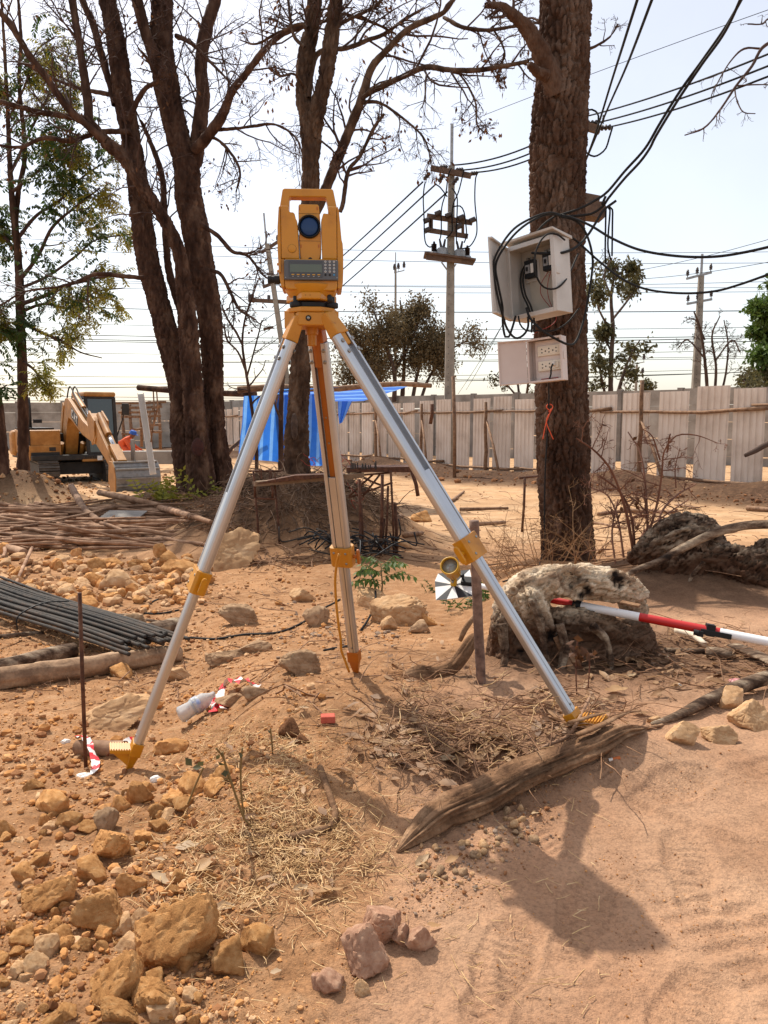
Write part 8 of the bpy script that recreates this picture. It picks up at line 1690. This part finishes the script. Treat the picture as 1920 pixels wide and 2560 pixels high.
def dry_bush():
    g = np.random.default_rng(54); M_db = mat('dry_reddish_stem', [srgb(88,54,40), srgb(132,88,64)], .9, 6, coord='World'); c = gp(1590, 1400)
    t = thing('dry_bush', 'tangled leafless dry bush right of the big trunk in front of the fence', 'bush', c); d = c.y
    L = [limb(p, d, d + g.normal(0, .3)) for p in ([(1590,1420,9),(1575,1330,8),(1560,1260,7),(1530,1180,6),(1490,1130,5),(1440,1095,3)], [(1588,1420,8),(1580,1300,7),(1550,1230,6),(1500,1190,5)], [(1620,1390,7),(1618,1290,6),(1612,1200,5),(1600,1130,4),(1570,1080,3)], [(1640,1380,7),(1650,1290,6),(1690,1240,5),(1740,1210,3)], [(1600,1400,7),(1640,1270,6),(1655,1180,5),(1660,1130,4),(1690,1090,4),(1740,1088,3),(1795,1108,2)], [(1560,1400,6),(1545,1300,5),(1520,1240,4),(1480,1220,3)], [(1650,1150,4),(1630,1090,3),(1600,1070,2)], [(1690,1220,4),(1688,1170,3),(1700,1120,2)], [(1540,1420,5),(1530,1330,5),(1545,1250,4)], [(1668,1130,5),(1672,1100,4),(1676,1085,3)], [(1575,1420,6),(1610,1330,5),(1660,1290,4),(1720,1250,3)])]
    for l in L: V, q = bark_tube(l, .04, 7, .001, .03, .1, 400, .1); obj_np('stem', V, [q], M_db, t)
    tw, e = twigs(L, g, [(5, .45, .6, .7), (4, .55, .7, .6), (3, .5, .8, .6)], 9, .25, -.03, .0016, maxL=.8); V, q = join(tw); obj_np('twigs', V, [q], M_db, t, kind='stuff')
    C = e[g.integers(0, len(e), 26), -1]; V, q = leaves_at(C, g, .04, .022, 1); obj_np('dry_leaves', V, [q], M_dleaf, t, False, kind='stuff')
    c = gp(1290, 1420); t = thing('dry_weeds', 'wispy dry weed stalks at the left foot of the big trunk', 'weeds', c); n = 46
    P0 = np.stack([g.uniform(.75, 1.45, n), g.uniform(4.9, 5.6, n), np.zeros(n)], 1); P0[:, 2] = Gn(P0[:, 0], P0[:, 1]); P, Rr = grow(P0, np.stack([g.normal(-.2, .6, n), g.normal(0, .4, n), g.uniform(.5, 1.2, n)], 1), g.uniform(.2, .6, n), np.full(n, .003), 8, .16, -.08, g); A = [tubes_batch(P, Rr, 4)]
    a, b_, l2, r2 = kids(P, Rr, np.full(n, .4), 5, .3, 1, .6, .6, .6, g); P, Rr = grow(a, b_, l2, np.maximum(r2, .0013), 6, .25, -.05, g); A.append(tubes_batch(P, Rr, 3)); a, b_, l2, r2 = kids(P, Rr, l2, 3, .3, 1, .7, .6, .7, g); P, Rr = grow(a, b_, l2, np.maximum(r2, .001), 5, .25, -.05, g); A.append(tubes_batch(P, Rr, 3)); V, q = join(A); obj_np('stalks', V, [q], mat('straw_brown_stalk', [srgb(128,92,60), srgb(168,130,90)], .9, 6, coord='World'), t, kind='stuff')
    c = gp(1440, 1740); t = thing('dry_weed', 'dead weed with curled brown leaves in front of the pale stump', 'weed', c)
    for pts in ([(1442,1740),(1440,1680),(1442,1620),(1446,1590)], [(1470,1720),(1474,1660),(1468,1628)], [(1442,1670),(1455,1650),(1458,1640)]):
        q = [at(x, y, c.y - .01) for x, y in pts]; MB().tube(catmull(np.array([tuple(v) for v in q]), .02), .0024, 6).build('stem', M_db, t, True)
    C = np.array([tuple(at(x + g.normal(0, 6), y + g.normal(0, 8), c.y - .02)) for x, y in ((1438,1600),(1448,1606),(1440,1625),(1450,1630),(1442,1645),(1468,1628),(1474,1634),(1455,1655)) for _ in range(2)]); V, q = leaves_at(C, g, .035, .026, .8, 1.2); obj_np('curled_leaves', V, [q], M_dleaf, t, False, kind='stuff')
dry_bush()

# ============================================================= small litter and left-over things
M_tapew = mat('tape_white', [srgb(226,220,214)], .4); M_tapr = mat('tape_red', [srgb(206,36,44)], .4)
def ribbon(name, label, pts, w, cat, seed, per=.05):
    """crumpled warning tape with alternating red and white blocks"""
    g = np.random.default_rng(seed); Q = catmull(np.array([tuple(p) for p in pts]), .008); n = len(Q); T = np.gradient(Q, axis=0); S = unit(np.cross(T, np.array([0, 0, 1.0]))); tl = fbm(np.stack([np.arange(n) / 6., np.zeros(n), np.zeros(n)], 1), 2, seed)
    S = unit(S + np.array([0, 0, 1.0]) * tl[:, None] * 1.6); V = np.stack([Q - S * w / 2, Q + S * w * .0 + np.array([0, 0, .3 * w]) * tl[:, None], Q + S * w / 2], 1).reshape(-1, 3); i = np.arange(n - 1)[:, None] * 3; j = np.arange(2)[None]; q = np.stack([i + j, i + j + 1, i + 4 + j, i + 3 + j], -1).reshape(-1, 4); V[:, 2] = np.maximum(V[:, 2], Gn(V[:, 0], V[:, 1]) + .003)
    mi = ((np.repeat(np.arange(n - 1), 2) * .008 + (q[:, 0] % 3) * .012) / per).astype(int) % 2
    o = bpy.data.objects.new(name, mesh_np(name, V - Q[0], [q], [M_tapr, M_tapew], True, mi)); o.location = Q[0]; COL.objects.link(o); return tag(o, label, cat)
G3 = lambda x, y, up=.012: gp(x, y) + Vector((0, 0, up))
ribbon('warning_tape', 'crumpled red and white warning tape behind the mound crest', [G3(535,1790), G3(545,1758,.02), G3(565,1735,.04), G3(590,1732,.05), G3(620,1735,.04), G3(648,1728,.02)], .038, 'warning tape', 71)
ribbon('warning_tape', 'short torn tape end below the crumpled red and white tape', [G3(530,1765), G3(548,1775,.02), G3(562,1782,.01)], .03, 'warning tape', 72, .03)
ribbon('warning_tape', 'red and white tape trailing from the short log to the yellow foot', [G3(272,1898), G3(300,1886,.02), G3(330,1872,.03), G3(352,1862,.02)], .028, 'warning tape', 73)
ribbon('warning_tape', 'red and white tape knotted at the base of the upright steel rod', [G3(196,1872,.05), G3(215,1890,.06), G3(226,1905,.05), G3(240,1925,.02), G3(236,1940)], .026, 'warning tape', 74, .04)
M_film = mat('grubby_white_film', [srgb(206,200,190), srgb(232,228,220)], .35, 14, coord='World')
def scrap(px, py, w, h, label, m, name='plastic_scrap', cat='plastic scrap', seed=1, lift=.0):
    g = np.random.default_rng(seed); c = gp(px, py); q = pxm(c.y, c.z); v, f = ICO[3]; P = v * np.array([w * q / 2, w * q / 2 * .6, h * q / 2]); P = P * (1 + .35 * fbm(v * 2.4 + seed, 3, seed) + .15 * fbm(v * 6 + seed, 2, seed))[:, None]; o = bpy.data.objects.new(name, mesh_np(name, P, [f], m, False)); o.location = c + Vector((0, 0, h * q * .25 + lift)); COL.objects.link(o); return tag(o, label, cat)
scrap(645, 1228, 46, 16, 'crumpled white plastic bag on the bank beside the rod bench', M_film, 'plastic_bag', 'plastic bag', 5); scrap(628, 1240, 40, 10, 'thin strip of white plastic beside the crumpled bag', M_film, seed=6)
scrap(212, 1938, 40, 14, 'dirty white plastic scrap at the foot of the steel rod', M_film, seed=7); scrap(1693, 1713, 22, 9, 'small white chip on the ground below the red and white pole', M_film, 'white_chip', 'chip', 8); scrap(165, 1862, 24, 14, 'white paper scrap left of the short log', M_film, 'paper_scrap', 'paper scrap', 9); scrap(390, 1960, 30, 22, 'pale chip of stone in the straw right of the yellow foot', M_film, 'stone_chip', 'chip', 10)
scrap(1845, 1706, 46, 12, 'faded pinkish red plastic wrapper behind the long branch', mat('faded_red_film', [srgb(176,110,110), srgb(196,140,136)], .4), 'wrapper', 'wrapper', 11)
c = gp(820, 1810); o = MB().box(c + Vector((0, 0, .009)), (.040, .030, .020), (Vector((1, .1, 0)).normalized(), Vector((-.1, 1, 0)).normalized(), Z3)).build('brick_piece', mat('red_brick', [srgb(170,70,52), srgb(196,100,78)], .9, 30), None, bevel=.003, loc=c); tag(o, 'small red brick fragment on the mound', 'brick piece')
def bottle():
    c = gp(478, 1812); q = pxm(c.y, c.z); ax = Vector((.62, .45, .30)).normalized(); o0 = c + Vector((-.035, -.01, .036)); t = thing('plastic_bottle', 'crumpled clear plastic bottle with a scrap of blue label in the hollow', 'bottle', c)
    k = 26; prof = [(.0, -.005), (.024, -.004), (.031, .005), (.031, .03), (.028, .045), (.031, .06), (.030, .08), (.027, .095), (.024, .105), (.012, .125), (.011, .14)]
    m = MB(); m.lathe(prof, o0, ax, k); V = np.concatenate(m.V); V += unit(V - np.array(o0)) * (.012 * fbm(V * 34, 3, 13))[:, None]; m.V = [V]
    mm = mat('clear_milky_plastic', [srgb(236,240,242)], .12, spec=.6); b = mm.node_tree.nodes['Principled BSDF']; b.inputs['Transmission Weight'].default_value = .55; b.inputs['IOR'].default_value = 1.12; m.build('body', mm, t, True)
    MB().lathe([(.0315, .052), (.0318, .06), (.0312, .078)], o0, ax, k).build('label', mat('silver_blue_label', [srgb(120,110,100), srgb(196,190,180), srgb(60,120,200)], .4, 30, coord='World', ramp=(.3, .75)), t, True)
bottle()
def short_log():
    a, b = gp(196, 1885), gp(312, 1892); r_ = 20 * pxm(a.y, a.z); pts = [(*(a + Vector((0, 0, r_ * .8))), r_), (*(a.lerp(b, .5) + Vector((0, 0, r_ * .8))), r_ * 1.02), (*(b + Vector((0, 0, r_ * .8))), r_ * .98)]
    V, Fs = grain_tube(pts, 24, .06, 77, 1, .01); t = thing('log', 'short cut log piece with a dark end lying behind the yellow tripod foot', 'log', a); obj_np('bark', V, [Fs[0]], M_stick, t); k = 24; n = len(V) // k; obj_np('cut_end', V[-k:], [np.array([list(range(k))])], mat('dark_cut_end', [srgb(96,52,34), srgb(120,70,46)], .8, 30, coord='World'), t, False); obj_np('cut_end', V[:k], [np.array([list(range(k))[::-1]])], mat('dark_cut_end', []), t, False)
short_log()
c0, c1 = gp(1522, 1900), gp(1550, 1902); t = thing('cigarette_butt', 'cigarette butt with orange filter on the sand beside the log', 'cigarette butt', c0); MB().cyl(c0 + Z3 * .005, c0.lerp(c1, .35) + Z3 * .005, .0042, 12).build('paper', M_white, t, True, auto=40); MB().cyl(c0.lerp(c1, .35) + Z3 * .005, c1 + Z3 * .005, .0042, 12).build('filter', mat('orange_filter', [srgb(196,110,60)], .8), t, True, auto=40)
def gcable(pts, r, label, m=None, name='cable'):
    q = [gp(p[0], p[1]) + Vector((0, 0, r * .8 + (p[2] if len(p) > 2 else 0))) for p in pts]; Q = catmull(np.array([tuple(v) for v in q]), .05); Q[:, 2] = np.maximum(Q[:, 2], Gn(Q[:, 0], Q[:, 1]) + r * .6); o = MB().tube(Q, r, 7).build(name, m or M_cab, None, True, loc=q[0]); return tag(o, label, 'cable')
gcable([(475,1596),(540,1600),(610,1588),(690,1585),(750,1562),(800,1530),(850,1500)], .006, 'thin black cable snaking across the hollow left of the rear tripod leg')
gcable([(350,1532),(372,1512),(395,1500)], .006, 'short loop of brown cable in front of the rubble'); gcable([(352,1535),(400,1536),(460,1524)], .006, 'thin brown cable lying before the rubble near the left leg')
gcable([(885,1490,.12),(915,1483,.16),(935,1500,.12),(938,1530,.05),(920,1560,.02),(900,1580)], .006, 'grey cable looping over the rock behind the rear tripod leg', M_wire); gcable([(810,1628),(850,1620),(885,1612)], .005, 'black cable end in front of the rear tripod leg')
for i, (x0, y0, x1, y1, r_, lb) in enumerate(((1560,1281,1690,1287,.04,'round bare pole lying on the sand before the fence'), (1690,1268,1745,1276,.05,'flat grey board lying on the dark soil ridge'), (1868,1277,1990,1287,.05,'thick pole lying on sand at the right edge'), (1495,1290,1560,1281,.03,'thin grey stick on the sand right of the big trunk'), (1150,1278,1270,1275,.03,'long thin pole lying on the far sand left of the big trunk'), (1180,1318,1262,1312,.035,'short pale pole on the sand right of the wooden stake'), (1010,1345,1055,1340,.03,'broken stick on the shaded sand behind the seedling'), (1130,1256,1160,1232,.03,'tilted stick near the leaning rod by the fence'), (1478,1310,1565,1325,.02,'thin twig pole on the sand behind the dry bush'), (985,1316,1000,1300,.04,'pale peeled stick beside the bar offcuts'))):
    a, b = gp(x0, y0), gp(x1, y1); pts = [(*(a.lerp(b, f) + Vector((0, 0, r_ * .7 + .01))), r_ * (1 - .25 * f)) for f in (0, .35, .7, 1)]
    V, Fs = grain_tube(pts, 9, .1, 430 + i, 1 if 'board' not in lb else .4, .1); single('fallen_pole' if 'board' not in lb else 'board', lb, 'pole' if 'board' not in lb else 'board', V, Fs, M_pole)
